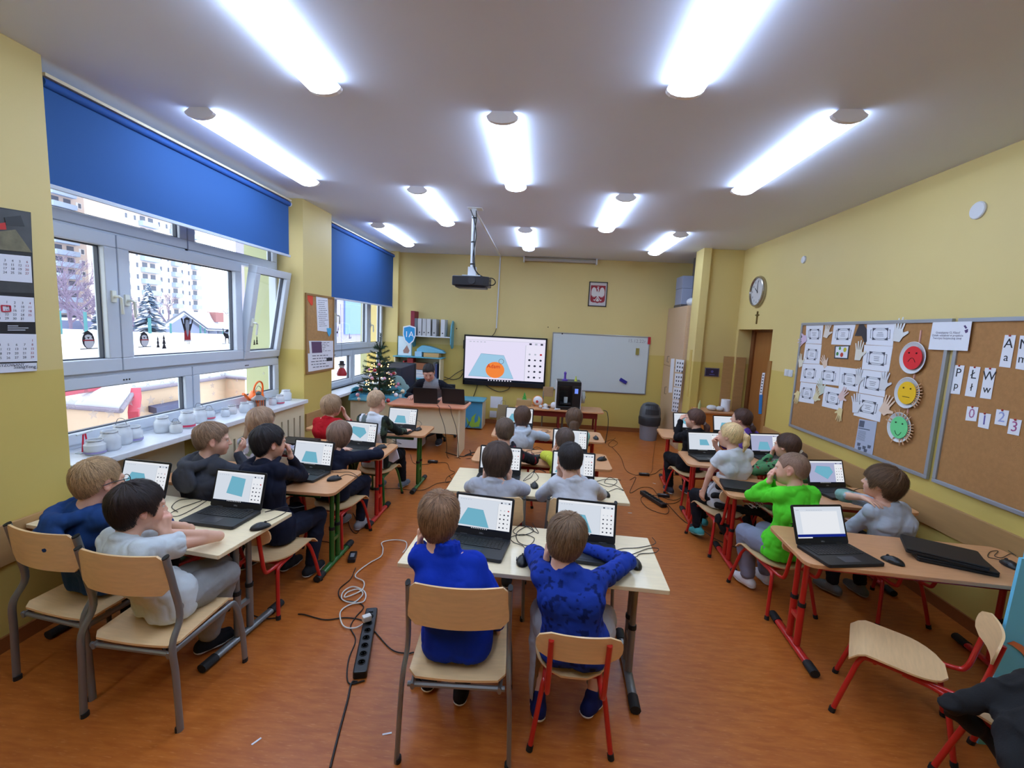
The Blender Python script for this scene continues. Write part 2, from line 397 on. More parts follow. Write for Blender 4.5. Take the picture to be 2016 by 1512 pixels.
LP = [(-1.29, 1.22, 'cut off by the left half of the picture top'), (0.665, 1.19, 'cut off by the right half of the picture top'), (-2.28, 2.92, 'close to the near blue blind'), (-0.325, 2.90, 'in the middle of the ceiling, second row from the top'),
      (1.64, 2.80, 'nearest the right wall and its white detector disc'), (-1.285, 4.42, 'just left of the projector mount'), (0.70, 4.46, 'right of the projector, above the eagle picture'), (-2.27, 6.03, 'beside the far blue blind'),
      (-0.31, 6.0, 'far middle one, just before the rolled projection screen'), (1.645, 5.95, 'far right one, before the closet corner'), (-2.28, -0.25, 'above the left side behind the viewer'), (-0.325, -0.25, 'above the middle behind the viewer'), (1.64, -0.25, 'above the right side behind the viewer')]  # last three continue the grid unseen, added to light the near chairs
lamp0 = make_lamp()
for i, (x, y, t) in enumerate(LP):
    o = lamp0 if i == 0 else dup(lamp0)
    o.location = (x, y, HC); o['label'] = 'lit fluorescent ceiling lamp ' + t
    for c in o.children: pass
# ------------------------------------------------------------------ exterior
M_snow = mat('snow', (196, 200, 212), 0.9, bump=0.3, bscale=2)
ob('ground_snow', MB().bx(-18, -3.6, -60, 160, -2.7, -2.5).bx(-260, -18, -60, 260, -2.7, -0.75), M_snow, kind='structure')
GZ = -0.75
def facade(name, X, ya, yb, zb, zt, nfl, cols, m, m2, lab, depth=9):
    e = empty(name, (0, 0, 0), 0, lab, 'building', 'far apartment blocks seen through the window')
    ob('wall', MB().bx(X - depth, X, ya, yb, zb, zt), m, e)
    bal = MB(); win = MB(); pane = MB(); hfl = (zt - zb) / nfl; cw = (yb - ya) / len(cols)
    for i in range(nfl):
        for j, cch in enumerate(cols):
            z = zb + i * hfl; y = ya + j * cw
            if cch == 'w':
                win.bx(X, X + 0.05, y + cw * 0.25, y + cw * 0.75, z + hfl * 0.3, z + hfl * 0.8); pane.bx(X + 0.05, X + 0.08, y + cw * 0.45, y + cw * 0.7, z + hfl * 0.35, z + hfl * 0.75)
            elif cch == 'b':
                bal.bx(X, X + 1.2, y, y + cw, z, z + hfl * 0.42); pane.bx(X, X + 0.06, y + cw * 0.2, y + cw * 0.8, z + hfl * 0.45, z + hfl * 0.85)
    if win.v: props(ob('window_frames', win, M_white, e), kind='stuff')
    if bal.v: props(ob('balconies', bal, m2, e), kind='stuff')
    props(ob('panes', pane, mat('far_panes', (84, 90, 108), 0.4), e), kind='stuff')
M_bl1 = mat('block_beige_hazed', (204, 188, 180), 0.9); M_bl2 = mat('balcony_blue_hazed', (160, 176, 202), 0.9); M_bl3 = mat('block_render_grey', (186, 188, 196), 0.9)  # beige and balcony colours lightened to carry the winter haze
a = at(112, 600, X=-120); b = at(196, 600, X=-120)
facade('apartment_block', -120, a.y - 3, b.y + 6, -2.5, 46, 17, 'wbbwwbw', M_bl1, M_bl2, 'pale high apartment block behind bare trees, seen in the near pane of the window')
a = at(262, 600, X=-100); b = at(391, 600, X=-100)
facade('apartment_block', -100, a.y - 2, b.y, -2.5, 42, 16, 'wwbbwwbwwb', M_bl1, M_bl2, 'tall beige apartment block with light blue balcony columns beyond the schoolyard')
# white house with snowy roof
hs = empty('snowy_house', (0, 0, 0), 0, 'low white house with a snow covered pitched roof beyond the fence', 'house')
GL_, GA_, GR_ = at(312, 645, X=-34), at(362, 613, X=-34), at(408, 647, X=-34); RE_, EE_ = at(444, 617, X=-38), at(466, 650, X=-37.6)
dn = Vector((0, 0, 1)); W0 = [Vector((p.x, p.y, GZ)) for p in (GL_, GR_, EE_)]
ob('wall', MB().add([GL_ + Vector((-.3, .5, -.1)), GA_ + Vector((-.3, 0, -.25)), GR_ + Vector((-.3, -.4, -.1)), W0[1] + Vector((-.3, -.4, 0)), W0[0] + Vector((-.3, .5, 0)), EE_ + Vector((-.3, -.3, -.1)), W0[2] + Vector((-.3, -.3, 0))], [(4, 3, 2, 1, 0), (3, 6, 5, 2)]), mat('house_wall', (128, 136, 162), 0.9), hs)
def slab3(P, t): n_ = len(P); return MB().add(P + [p - Vector((0, 0, t)) for p in P], [tuple(range(n_)), tuple(range(2 * n_ - 1, n_ - 1, -1))] + [(i, n_ + i, n_ + (i + 1) % n_, (i + 1) % n_) for i in range(n_)])
back_ = Vector((-5, 2, 0))
r_ = slab3([GA_, GR_, EE_, RE_], .18); q_ = slab3([GL_, GA_, RE_, GL_ + (RE_ - GA_)], .18); r_.add(q_.v, q_.f); ob('roof', r_, M_snow, hs)
ob('fascia', MB().tube([GL_, GA_, GR_, EE_], 0.09, 5), mat('house_fascia', (96, 100, 116), 0.8), hs)
c_ = at(424, 621, X=-36); ob('chimney', MB().bx(c_.x - .5, c_.x + .5, c_.y - .6, c_.y + .6, 1.0, c_.z + .35), mat('chimney_brick', (150, 104, 104), 0.9), hs)
for k_ in range(3):
    p_ = GR_.lerp(EE_, .2 + .28 * k_); ob('window', MB().bx(p_.x - .32, p_.x - .2, p_.y - .5, p_.y + .5, GZ + .35, GZ + .85), mat('house_window', (96, 102, 124), 0.6), hs)
# fence posts
M_fence = mat('turquoise_fence', (60, 120, 124), 0.6)
fe = empty('mesh_fence', (0, 0, 0), 0, 'thin turquoise schoolyard fence with tall posts standing in the snow', 'fence')
for px, h_, w_ in ((122, 1.6, .05), (148, .1, .09), (172, 1.6, .05), (236, .4, .05), (297, 1.4, .06), (338, 1.1, .04), (350, .15, .09), (396, 1.0, .04), (420, .2, .09), (405, .8, .03), (440, .6, .03)):
    p = at(px, 690, X=-24); ob('post', MB().bx(-24 - w_, -24 + w_, p.y - w_, p.y + w_, GZ, h_), M_fence, fe)
p0, p1 = at(90, 690, X=-24), at(470, 690, X=-24); fr = MB()
for k_ in range(9): z = GZ + .25 + k_ * .1; fr.bx(-24.015, -23.985, p0.y, p1.y, z, z + (0.03 if k_ in (0, 8) else .012))
n_ = 150
for k_ in range(n_): y = p0.y + (p1.y - p0.y) * k_ / n_; fr.bx(-24.008, -23.992, y, y + .02, GZ + .2, GZ + 1.08)
ob('wire_mesh', fr, mat('fence_wire', (96, 110, 140), 0.7), fe)
ob('hedge', MB().bx(-46.4, -46, 20, 80, GZ, 0.55), mat('hedge_haze', (96, 102, 130), 0.95, vary=.3, vscale=.6), label='grey blue hedge and parked things along the far edge of the snowy yard', cat='hedge')
# trees
def limb(mb, p, d, r, ln, dep, rg, spread):
    q = p + d * ln; mid = (p + q) / 2 + Vector([rg.uniform(-1, 1) for _ in range(3)]) * ln * 0.06
    mb.tube([p, mid, q], [r, r * 0.85, r * 0.7], 5)
    if dep == 0: return
    for k in range(3 if dep > 1 else 4):
        nd = (d + Vector([rg.uniform(-1, 1) for _ in range(3)]) * spread).normalized(); nd.z = abs(nd.z) * 0.8 + 0.1
        limb(mb, p + (q - p) * rg.uniform(0.5, 1), nd.normalized(), r * 0.6, ln * rg.uniform(0.6, 0.85), dep - 1, rg, spread)
M_bark = mat('frosted_bark', (116, 102, 124), 0.9)
for px, X, ht, lab in ((135, -30, 8, 'tall bare frosted tree left of the schoolyard lamp'), (165, -27, 6.4, 'pale leaning bare tree dusted with snow in front of the far block'), (215, -33, 6, 'bare twiggy tree behind the window mullion'), (450, -42, 5, 'small bare tree right of the snowy house'), (110, -36, 9, 'bare tree at the pillar edge of the near pane'), (185, -38, 7.5, 'bare tree behind the pale leaning one'), (262, -38, 6.5, 'bare frosted tree left of the snow dusted conifer'), (330, -40, 6, 'low bare tree at the left end of the snowy house')):
    p = at(px, 690, X=X); mb = MB(); limb(mb, Vector((X, p.y, GZ)), Vector((0, 0.12, 1)).normalized(), 0.11, ht * 0.30, 5, random.Random(px), 0.75)
    ob('bare_tree', mb, M_bark, label=lab, cat='tree')
for px, X, zt, lab in ((298, -26, 3.6, 'snow dusted conifer in front of the beige apartment block'), (205, -30, 2.6, 'snowy conifer partly hidden by the window mullion')):
    p = at(px, 690, X=X); tr = empty('snowy_conifer', (X, p.y, GZ), 0, lab, 'tree'); mb = MB(); rg = random.Random(px); H = zt + .75
    for i in range(420):
        t = rg.random() ** 0.8; z = H * (0.12 + 0.86 * t); rr = (1 - t) * H * 0.33 + 0.08; a_ = rg.uniform(0, 6.28)
        d = Vector((math.cos(a_), math.sin(a_), -0.25)); s_ = Vector((-d.y, d.x, 0))
        c0 = Vector((0, 0, z)); ti = c0 + d * rr * rg.uniform(0.7, 1); wd = 0.10 + 0.09 * (1 - t)
        mb.add([c0 + s_ * wd * 0.4, c0 - s_ * wd * 0.4, ti - s_ * wd, ti + s_ * wd, (c0 + ti) / 2 + Vector((0, 0, 0.12))], [(0, 1, 4), (1, 2, 4), (2, 3, 4), (3, 0, 4), (0, 3, 2, 1)])
    mb.cur = 0
    o = ob('needles', mb, [mat('snowy_needles', (70, 88, 112), 0.9), M_snow], tr)
    for k, p_ in enumerate(o.data.polygons): p_.material_index = 1 if (k // 5) % 2 else 0
    ob('trunk', MB().tube([(0, 0, 0), (0, 0, H * 0.9)], [0.14, 0.03], 6), M_bark, tr)
# annexe with snowy flat roof and red edge strip, outside the lower panes
ax = empty('school_annexe', (0, 0, 0), 0, 'cream annexe with snow covered roof and red edge strip just outside the lower panes', 'building')
M_annw = mat('annexe_render', (196, 172, 152), 0.9); M_annr = mat('annexe_red_strip', (176, 60, 84), 0.7)
fp = [at(px, py, Z=0.35) for px, py in ((112, 798), (235, 808), (262, 769), (443, 742), (482, 745))]
poly = [(p.x, p.y) for p in fp] + [(-16, 34), (-30, 26), (-22, 6), (-9, 2.2)]
poly = poly[::-1]
ob('wall', MB().plate(poly, -2.5, 0.33), M_annw, ax)
ob('roof_snow', MB().plate(poly, 0.36, 0.46), M_snow, ax)
g = MB()
for p, q in zip(fp[:-1], fp[1:]): g.tube([p + Vector((0.05, -0.03, 0)), q + Vector((0.05, -0.03, 0))], 0.035, 8)
g.tube([fp[0] + Vector((0.06, 0.05, 0)), fp[0] + Vector((0.06, 0.05, -2.8))], 0.05, 8)
ob('gutter', g, mat('gutter', (120, 112, 130), 0.6), ax)
q = [at(112, 783, X=-6.2), at(112, 759, X=-6.2), at(352, 737, X=-15), at(352, 742, X=-15)]
dv = Vector((-0.15, 0.1, 0)); fm = MB().add(q + [p + dv for p in q], [(0, 1, 2, 3), (7, 6, 5, 4), (0, 4, 5, 1), (1, 5, 6, 2), (2, 6, 7, 3), (3, 7, 4, 0)])
p, q2 = fp[1], fp[2]
fm.tube([p + (q2 - p) * 0.55 + Vector((0.08, -0.04, -0.3)), p + (q2 - p) * 0.9 + Vector((0.08, -0.04, 0.0))], 0.14, 4)
ob('red_strip', fm, M_annr, ax)
def onw(px, py, i): # point on the annexe wall segment i under pixel
    a_, b_ = fp[i], fp[i + 1]; d = ray(px, py); n = Vector((b_.y - a_.y, -(b_.x - a_.x), 0)); t = (a_ - Vector(CAM)).dot(n) / d.dot(n); return Vector(CAM) + d * t
w0, w1 = onw(305, 803, 2), onw(338, 797, 2); v = MB(); dn = Vector((0.06, -0.03, 0)); hh = Vector((0, 0, -0.55))
v.add([w0 + dn, w1 + dn, w1 + dn + hh, w0 + dn + hh, w0 - dn, w1 - dn, w1 - dn + hh, w0 - dn + hh], [(0, 1, 2, 3), (7, 6, 5, 4), (0, 4, 5, 1), (1, 5, 6, 2), (2, 6, 7, 3), (3, 7, 4, 0)])
ob('window', v, mat('annexe_window', (226, 150, 110), 0.5), ax)
w0, w1 = onw(292, 799, 2), onw(356, 787, 2); v = MB(); dn = Vector((0.3, -0.15, 0)); hh = Vector((0, 0, -0.12))
v.add([w0 + dn, w1 + dn, w1 + dn + hh, w0 + dn + hh, w0 - dn, w1 - dn, w1 - dn + hh, w0 - dn + hh], [(0, 1, 2, 3), (7, 6, 5, 4), (0, 4, 5, 1), (1, 5, 6, 2), (2, 6, 7, 3), (3, 7, 4, 0)])
ob('canopy', v, mat('canopy', (70, 76, 110), 0.7), ax)
# outer face of the thick wall beside each window
ob('wall_left_outer', MB().bx(-3.45, -3.3, -1.4, 2.3, -2.5, 4.5).bx(-3.45, -3.3, 5.04, 5.6, -2.5, 4.5).bx(-3.45, -3.3, 8.36, 9, -2.5, 4.5).bx(-3.3, -3.1, 4.975, 5.04, 0.5, 3.2), mat('outer_wall_pale_green', (172, 176, 138), 0.8), kind='structure')
ob('entrance_canopy_block', MB().bx(-9.5, -7.5, 13.5, 24.0, 1.0, 6).bx(-9.4, -9.1, 13.6, 13.9, -2.5, 1.0).bx(-9.4, -9.1, 23.5, 23.9, -2.5, 1.0), mat('lilac_render', (150, 146, 186), 0.9), label='lilac grey block of the building seen through the far window', cat='building')
ob('entrance_sign', MB().bx(-7.49, -7.44, 16.6, 18.6, 1.3, 3.3), mat('sign_blue', (110, 140, 190), 0.8), label='pale blue poster on the outer wall behind the far window', cat='poster')
# ================================================================== DESKS
def make_desk(w_, d_, h, top, legm, rounded, round_leg=True):
    e = empty('school_desk')
    out = rrect(-w_ / 2, w_ / 2, -d_ / 2, d_ / 2, 0.055 if rounded else 0.008, 5)
    ob('tabletop', MB().plate(out, h - 0.022, h), top, e, bev=0.003)
    ob('apron_rail', MB().bx(-w_ / 2 + 0.14, w_ / 2 - 0.14, d_ / 2 - 0.13, d_ / 2 - 0.10, h - 0.075, h - 0.022).bx(-w_ / 2 + 0.14, w_ / 2 - 0.14, -d_ / 2 + 0.10, -d_ / 2 + 0.13, h - 0.075, h - 0.022), legm, e)
    for sx in (-1, 1):
        x = sx * (w_ / 2 - 0.11)
        for sy in (-1, 1):
            y = sy * 0.045; p = MB()
            p.tube([(x, y, 0.045), (x, y, h * 0.46)], 0.019, 12); p.tube([(x, y, h * 0.46), (x, y, h - 0.022)], 0.0155, 12)
            o = ob('leg', p, legm, e, smooth=True)
            ob('collar', MB().tube([(x, y, h * 0.44), (x, y, h * 0.475)], 0.0215, 12), M_rub, o)
        f = MB().tube([(x, -d_ / 2 + 0.03, 0.024), (x, d_ / 2 - 0.0, 0.024)], 0.023, 10, sy=0.8).bx(x - 0.014, x + 0.014, -0.05, 0.05, h * 0.30, h * 0.34)
        o = ob('foot_bar', f, legm, e, smooth=True)
        for ya, yb in ((-d_ / 2 - 0.01, -d_ / 2 + 0.075), (d_ / 2 - 0.06, d_ / 2 + 0.03)):
            ob('end_cap', MB().tube([(x, ya, 0.024), (x, yb, 0.024)], 0.0265, 10, sy=0.85), M_rub, o, smooth=True)
    return e
LD, CD, RD = 'desks of the window row', 'desks of the middle row', 'desks of the corkboard row'
desks = {}
def desk(key, x, y, rz, size, top, legm, rounded, lab, g):
    k = (size, top.name, legm.name); src = desks.get(k)
    if src is None: o = make_desk(size[0], size[1], size[2], top, legm, rounded); desks[k] = o
    else: o = dup(src)
    o.location = (x, y, 0); o.rotation_euler = (0, 0, R(rz)); props(o, lab, 'desk', g); return o
desk('L1', -2.075, 2.31, -7, (1.2, 0.54, 0.64), M_birch, M_grey, False, 'pale birch topped desk with grey legs nearest the camera on the window side', LD)
desk('L2', -2.0, 3.09, 0, (1.3, 0.52, 0.64), M_beech, M_green, True, 'orange beech desk with green legs, second from the camera in the window row', LD)
desk('L3', -1.98, 3.93, 0, (1.3, 0.5, 0.64), M_beech, M_red, True, 'orange beech desk with red legs, third in the window row', LD)
desk('L4', -1.84, 4.80, 0, (1.3, 0.5, 0.64), M_beech, M_green, True, 'beech desk with green legs in front of the teacher desk', LD)
desk('C1', 0.01, 2.285, -2, (1.3, 0.54, 0.64), M_birch, M_grey, False, 'pale birch desk with grey legs where the two boys in royal blue sit', CD)
desk('C2', 0.018, 3.325, 0, (1.3, 0.54, 0.64), M_birch, M_grey, False, 'pale birch desk behind the nearest middle desk, under two pupils in grey tops', CD)
desk('C3', 0.045, 4.06, 0, (1.24, 0.5, 0.64), M_beech, M_red, True, 'beech desk with red legs, third in the middle row', CD)
desk('C4', 0.11, 5.03, 0, (1.24, 0.5, 0.64), M_beech, M_red, True, 'beech desk with red legs, farthest of the pupil desks in the middle row', CD)
desk('R1', 2.13, 2.57, -4, (1.3, 0.5, 0.64), M_beech, M_red, True, 'beech desk with red legs nearest the camera at right, holding two closed laptops', RD)
desk('R2', 2.13, 3.56, -4, (1.3, 0.5, 0.64), M_beech, M_red, True, 'beech desk with red legs where the boy in neon green leans', RD)
desk('R3', 2.07, 4.34, -5, (1.3, 0.5, 0.64), M_beech, M_red, True, 'beech desk with red legs in front of the blond ponytail girl', RD)
desk('R4', 2.12, 5.42, -6, (1.3, 0.5, 0.64), M_beech, M_red, True, 'beech desk with red legs, farthest in the corkboard row near the closet', RD)
# ================================================================== CHAIRS (origin on the floor under the seat middle, facing +y)
def bent_board(w_, z0, z1, depth, th, y_top, y_bot, rr, n=14, m=6):
    """curved backrest board; returns MB"""
    b = MB(); rows = []
    for j in range(m + 1):
        v = j / m; z = z0 + (z1 - z0) * v; rows.append((z, y_bot + (y_top - y_bot) * v, v))
    vs = []
    H = z1 - z0
    for off in (0, th):
        for z, y, v in rows:
            dz = min(v, 1 - v) * H; hw = w_ / 2
            if dz < rr: hw -= rr - math.sqrt(max(0, rr * rr - (rr - dz) ** 2))
            for i in range(n + 1):
                x = -hw + 2 * hw * i / n; vs.append((x, y - off - depth * (1 - (2 * x / w_) ** 2), z))
    N = (m + 1) * (n + 1); fs = []
    for j in range(m):
        for i in range(n):
            a = j * (n + 1) + i; fs.append((a, a + 1, a + n + 2, a + n + 1)); c = a + N; fs.append((c, c + n + 1, c + n + 2, c + 1))
    for i in range(n): fs.append((i, N + i, N + i + 1, i + 1)); a = m * (n + 1) + i; fs.append((a, a + 1, N + a + 1, N + a))
    for j in range(m):
        a = j * (n + 1); fs.append((a, a + n + 1, N + a + n + 1, N + a)); a += n; fs.append((a, N + a, N + a + n + 1, a + n + 1))
    return b.add(vs, fs)
def seat_mb(w_, d_, z, th, round_back):
    """moulded plywood seat with waterfall front"""
    n, m_ = 12, 12; vs = []; fs = []
    for off in (0, -th):
        for j in range(m_ + 1):
            v = j / m_; y = -d_ / 2 + d_ * v
            hw = w_ / 2
            if round_back: 
                k = min(1, (v + 0.02) / 0.45); hw *= math.sqrt(max(0.0, 1 - (1 - k) ** 2.2)) * 0.97 + 0.03
            else:
                e_ = min(v, 1 - v) * d_
                if e_ < 0.03: hw -= 0.03 - math.sqrt(max(0, 0.03 ** 2 - (0.03 - e_) ** 2))
            zz = z + off + 0.02 * (v - 0.4) - (0.05 * max(0, (v - 0.82) / 0.18) ** 1.7) 
            for i in range(n + 1):
                x = -hw + 2 * hw * i / n; vs.append((x, y, zz + 0.012 * (2 * x / w_) ** 2))
    N = (n + 1) * (m_ + 1)
    for j in range(m_):
        for i in range(n):
            a = j * (n + 1) + i; fs.append((a, a + 1, a + n + 2, a + n + 1)); c = a + N; fs.append((c, c + n + 1, c + n + 2, c + 1))
    for i in range(n): fs.append((i, N + i, N + i + 1, i + 1)); a = m_ * (n + 1) + i; fs.append((a, a + 1, N + a + 1, N + a))
    for j in range(m_):
        a = j * (n + 1); fs.append((a, a + n + 1, N + a + n + 1, N + a)); a += n; fs.append((a, N + a, N + a + n + 1, a + n + 1))
    return MB().add(vs, fs)
def make_big_chair():
    """wooden chair on flat grey tube frame"""
    e = empty('school_chair'); W = 0.40
    ob('seat', seat_mb(0.40, 0.39, 0.375, 0.010, False), M_ply, e, smooth=True)
    ob('backrest', bent_board(0.405, 0.615, 0.80, 0.035, 0.010, -0.212, -0.192, 0.03), M_ply, e, smooth=True)
    for s in (-1, 1):
        x = s * (W / 2 + 0.008)
        rl = spl([(x + s * 0.025, -0.215, 0.0), (x + s * 0.015, -0.215, 0.26), (x + s * 0.006, -0.215, 0.40), (x, -0.165, 0.50), (x - s * 0.004, -0.190, 0.66), (x - s * 0.006, -0.215, 0.79)], 5)
        o = ob('leg', MB().tube(rl, 0.0165, 10, sy=0.62, upv=(1, 0, 0)), M_grey, e, smooth=True)
        ob('foot_cap', MB().tube([(x + s * 0.018, -0.215, 0.0), (x + s * 0.018, -0.215, 0.02)], 0.0175, 10, sy=0.7, upv=(1, 0, 0)), M_rub, o)
        ob('tube_plug', MB().tube([rl[-1], rl[-1] + Vector((0, -0.002, 0.006))], 0.0165, 10, sy=0.62, upv=(1, 0, 0)), M_rub, o)
        fl = spl([(x - s * 0.03, -0.205, 0.335), (x - s * 0.01, 0.10, 0.350), (x - s * 0.0, 0.165, 0.335), (x + s * 0.015, 0.19, 0.18), (x + s * 0.02, 0.20, 0.0)], 5)
        o = ob('leg', MB().tube(fl, 0.0150, 10, sy=0.62, upv=(1, 0, 0)), M_grey, e, smooth=True)
        ob('foot_cap', MB().tube([fl[-1], fl[-1] + Vector((0, 0, 0.02))], 0.0165, 10, sy=0.7, upv=(1, 0, 0)), M_rub, o)
    for y_, z_ in ((-0.19, 0.335), (0.12, 0.340)): ob('cross_bar', MB().tube([(-W / 2, y_, z_), (W / 2, y_, z_)], 0.011, 8), M_grey, e, smooth=True)
    return e
def make_small_chair(fm):
    """child chair: rounded plywood seat and back on round coloured tube"""
    e = empty('school_chair')
    ob('seat', seat_mb(0.34, 0.36, 0.335, 0.009, True), M_ply, e, smooth=True)
    ob('backrest', bent_board(0.35, 0.49, 0.615, 0.03, 0.009, -0.285, -0.265, 0.058), M_ply, e, smooth=True)
    for s in (-1, 1):
        x = s * 0.115
        fr = spl([(x + s * 0.055, 0.215, 0.0), (x + s * 0.035, 0.165, 0.20), (x + s * 0.015, 0.135, 0.295), (x + s * 0.005, 0.09, 0.312), (x, -0.10, 0.302), (x, -0.225, 0.298), (x, -0.262, 0.325), (x, -0.282, 0.42), (x, -0.310, 0.585)], 5)
        o = ob('leg', MB().tube(fr, 0.0115, 10), fm, e, smooth=True)
        ob('foot_cap', MB().tube([fr[0], fr[0] + Vector((-s * 0.003, -0.004, 0.024))], 0.0145, 10), M_rub, o)
        rl = spl([(x + s * 0.002, -0.02, 0.300), (x + s * 0.008, -0.14, 0.288), (x + s * 0.02, -0.175, 0.25), (x + s * 0.06, -0.225, 0.0)], 5)
        o = ob('leg', MB().tube(rl, 0.0115, 10), fm, e, smooth=True)
        ob('foot_cap', MB().tube([rl[-1], rl[-1] + Vector((-s * 0.004, 0.004, 0.024))], 0.0145, 10), M_rub, o)
    for y_, z_ in ((0.08, 0.300), (-0.12, 0.292)): ob('cross_bar', MB().tube([(-0.118, y_, z_), (0.118, y_, z_)], 0.009, 8), fm, e, smooth=True)
    return e
CH = {}
def chair(kind, x, y, face, lab, group='pupil chairs'):
    src = CH.get(kind)
    if src is None: o = CH[kind] = make_big_chair() if kind == 'big' else make_small_chair(M_red if kind == 'red' else M_green)
    else: o = dup(src)
    o.location = (x, y, 0); o.rotation_euler = (0, 0, R(-face)); return props(o, lab, 'chair', group)
# x, y, facing (deg towards +x)
chair('big', -0.285, 1.86, -3, 'grey framed wooden chair under the boy in the plain royal blue jacket', 'pupil chairs')
chair('red', 0.215, 1.97, 0, 'small chair with red tubes under the boy in the patterned royal blue sweater')
chair('big', -1.70, 1.885, 2, 'grey framed wooden chair under the dark haired boy in the pale grey T-shirt')
chair('big', -2.19, 2.01, 8, 'grey framed wooden chair by the left pillar under the boy in blue')
chair('big', -0.26, 2.83, 0, 'grey framed wooden chair under the long haired pupil in printed grey')
chair('big', 0.29, 2.86, 0, 'grey framed wooden chair under the short dark haired boy in plain grey')
chair('red', -0.27, 3.72, 0, 'red tubed wooden chair under the pupil in the dark top, third middle desk')
chair('red', 0.29, 3.72, 0, 'red tubed wooden chair under the pupil in the lime yellow top')
chair('red', -0.19, 4.63, 0, 'red tubed wooden chair under the pupil in the light grey hoodie')
chair('red', 0.40, 4.66, 0, 'red tubed wooden chair under the pupil in mint green')
chair('red', -1.64, 2.66, 6, 'red tubed wooden chair under the black haired boy in navy')
chair('red', -2.16, 2.66, 10, 'red tubed wooden chair under the boy in the charcoal hooded top')
chair('red', -1.60, 3.46, 8, 'red tubed wooden chair under the long haired pupil in navy')
chair('red', -2.18, 3.50, 8, 'red tubed wooden chair beside the radiator cover under the girl in a flowered top')
chair('green', -1.60, 4.36, 6, 'wooden chair with green tubes under the boy in the white shirt')
chair('green', -2.12, 4.42, 6, 'wooden chair with green tubes under the child in red')
chair('red', 1.69, 3.10, -10, 'red tubed wooden chair under the boy in neon green')
chair('red', 2.41, 3.11, -6, 'red tubed wooden chair under the boy holding his own shoulder')
chair('red', 1.62, 3.90, -8, 'red tubed wooden chair with a black jacket under the blond ponytail girl')
chair('red', 2.18, 3.92, -8, 'red tubed wooden chair under the girl in the green sweater')
chair('red', 1.70, 4.96, -8, 'red tubed wooden chair under the girl in black')
chair('red', 2.22, 4.95, -8, 'red tubed wooden chair under the girl in purple')
chair('red', 1.80, 2.15, -56, 'empty wooden chair with red tubes pulled out before the near right desk', 'empty chairs')
chair('red', 2.03, 1.75, -28, 'empty wooden chair with red tubes in the bottom right corner under a black jacket', 'empty chairs')
# ================================================================== LAPTOPS
S_bg = emis('screen_white', (232, 240, 252), 0.80); S_bg2 = emis('screen_blue_white', (206, 212, 250), 0.62); S_pan = emis('screen_panel', (246, 249, 255), 0.85)
S_teal = emis('screen_teal', (130, 204, 230), 0.70); S_ic = emis('screen_icon', (70, 76, 96), 0.5); S_icr = emis('screen_icon_red', (210, 50, 60), 0.7)
S_bar = emis('screen_taskbar', (34, 40, 58), 0.4); S_line = emis('screen_grey_line', (200, 208, 222), 0.75); S_blue = emis('screen_dark_blue', (30, 50, 160), 0.6)
S_tl = emis('screen_teal_line', (96, 170, 200), 0.65)
SCM = [S_bg, S_pan, S_teal, S_ic, S_icr, S_bar, S_line, S_blue, S_tl]
def screen_mb(w_, h_, var, seed=1):
    """design program on a screen in the local xz plane (0..w, 0..h), facing -y"""
    b = MB(); rg = random.Random(seed)
    def q(pts, lay, mi):
        b.cur = mi; n = len(pts); y = -lay * 0.00025
        b.add([(x * w_ - w_ / 2, y, z * h_) for x, z in pts], [tuple(range(n))])
    def rc(x0, x1, z0, z1, lay, mi): q([(x0, z0), (x1, z0), (x1, z1), (x0, z1)], lay, mi)
    rc(0, 1, 0, 1, 0, 0)
    if var == 'doc':
        rc(0, 1, 0.0, 0.035, 1, 1); rc(0, 1, 0.035, 0.12, 1, 7); rc(0, 1, 0.92, 0.925, 1, 6); rc(0.12, 0.9, 0.14, 0.85, 1, 1)
        for k in range(7): rc(0.25 + 0.05 * k, 0.29 + 0.05 * k, 0.88, 0.895, 2, 6)
        rc(0.3, 1.0, 0.0, 0.035, 2, 5); rc(0.03, 0.1, 0.88, 0.9, 2, 6); return b
    rc(0, 1, 0.0, 0.045, 1, 5); rc(0, 1, 0.93, 1, 1, 1); rc(0, 1, 0.925, 0.93, 1, 6)
    for k in range(9): rc(0.3 + k * 0.035, 0.315 + k * 0.035, 0.012, 0.034, 2, 1)
    rc(0.76, 1, 0.045, 0.86, 1, 1); rc(0.755, 0.76, 0.045, 0.86, 2, 6)
    for k, x in enumerate((0.80, 0.87, 0.94)): rc(x, x + 0.03, 0.87, 0.91, 2, 3 if k != 1 else 6)
    for k in range(5): rc(0.05 + 0.045 * k, 0.075 + 0.045 * k, 0.88, 0.895, 2, 6)
    for i in range(5):
        for j in range(3):
            cx, cz = 0.81 + 0.07 * j, 0.66 - 0.13 * i; n = rg.choice((3, 4, 6, 8)); r_ = 0.016
            mi = 4 if (i == 0 and j == 2) else 3
            if i == 0 and j < 2: mi = 6
            q([(cx + r_ * math.cos(6.283 * k / n + 0.5), cz + r_ * 1.5 * math.sin(6.283 * k / n + 0.5)) for k in range(n)], 3, mi)
    sh = {'trap': [(0.05, 0.10), (0.62, 0.08), (0.49, 0.60), (0.20, 0.62)], 'square': [(0.26, 0.28), (0.60, 0.20), (0.62, 0.80), (0.32, 0.86)], 'tilt': [(0.16, 0.52), (0.52, 0.18), (0.70, 0.50), (0.62, 0.74), (0.24, 0.78)],
          'low': [(0.22, 0.10), (0.66, 0.10), (0.58, 0.55), (0.30, 0.56)], 'flat': [(0.36, 0.30), (0.68, 0.30), (0.60, 0.62), (0.36, 0.62)]}[var]
    q(sh, 1.5, 2)
    for (x0, z0), (x1, z1) in zip(sh, sh[1:] + sh[:1]): q([(x0, z0), (x1, z1), (x1, z1 + 0.006), (x0, z0 + 0.006)], 2, 8)
    return b
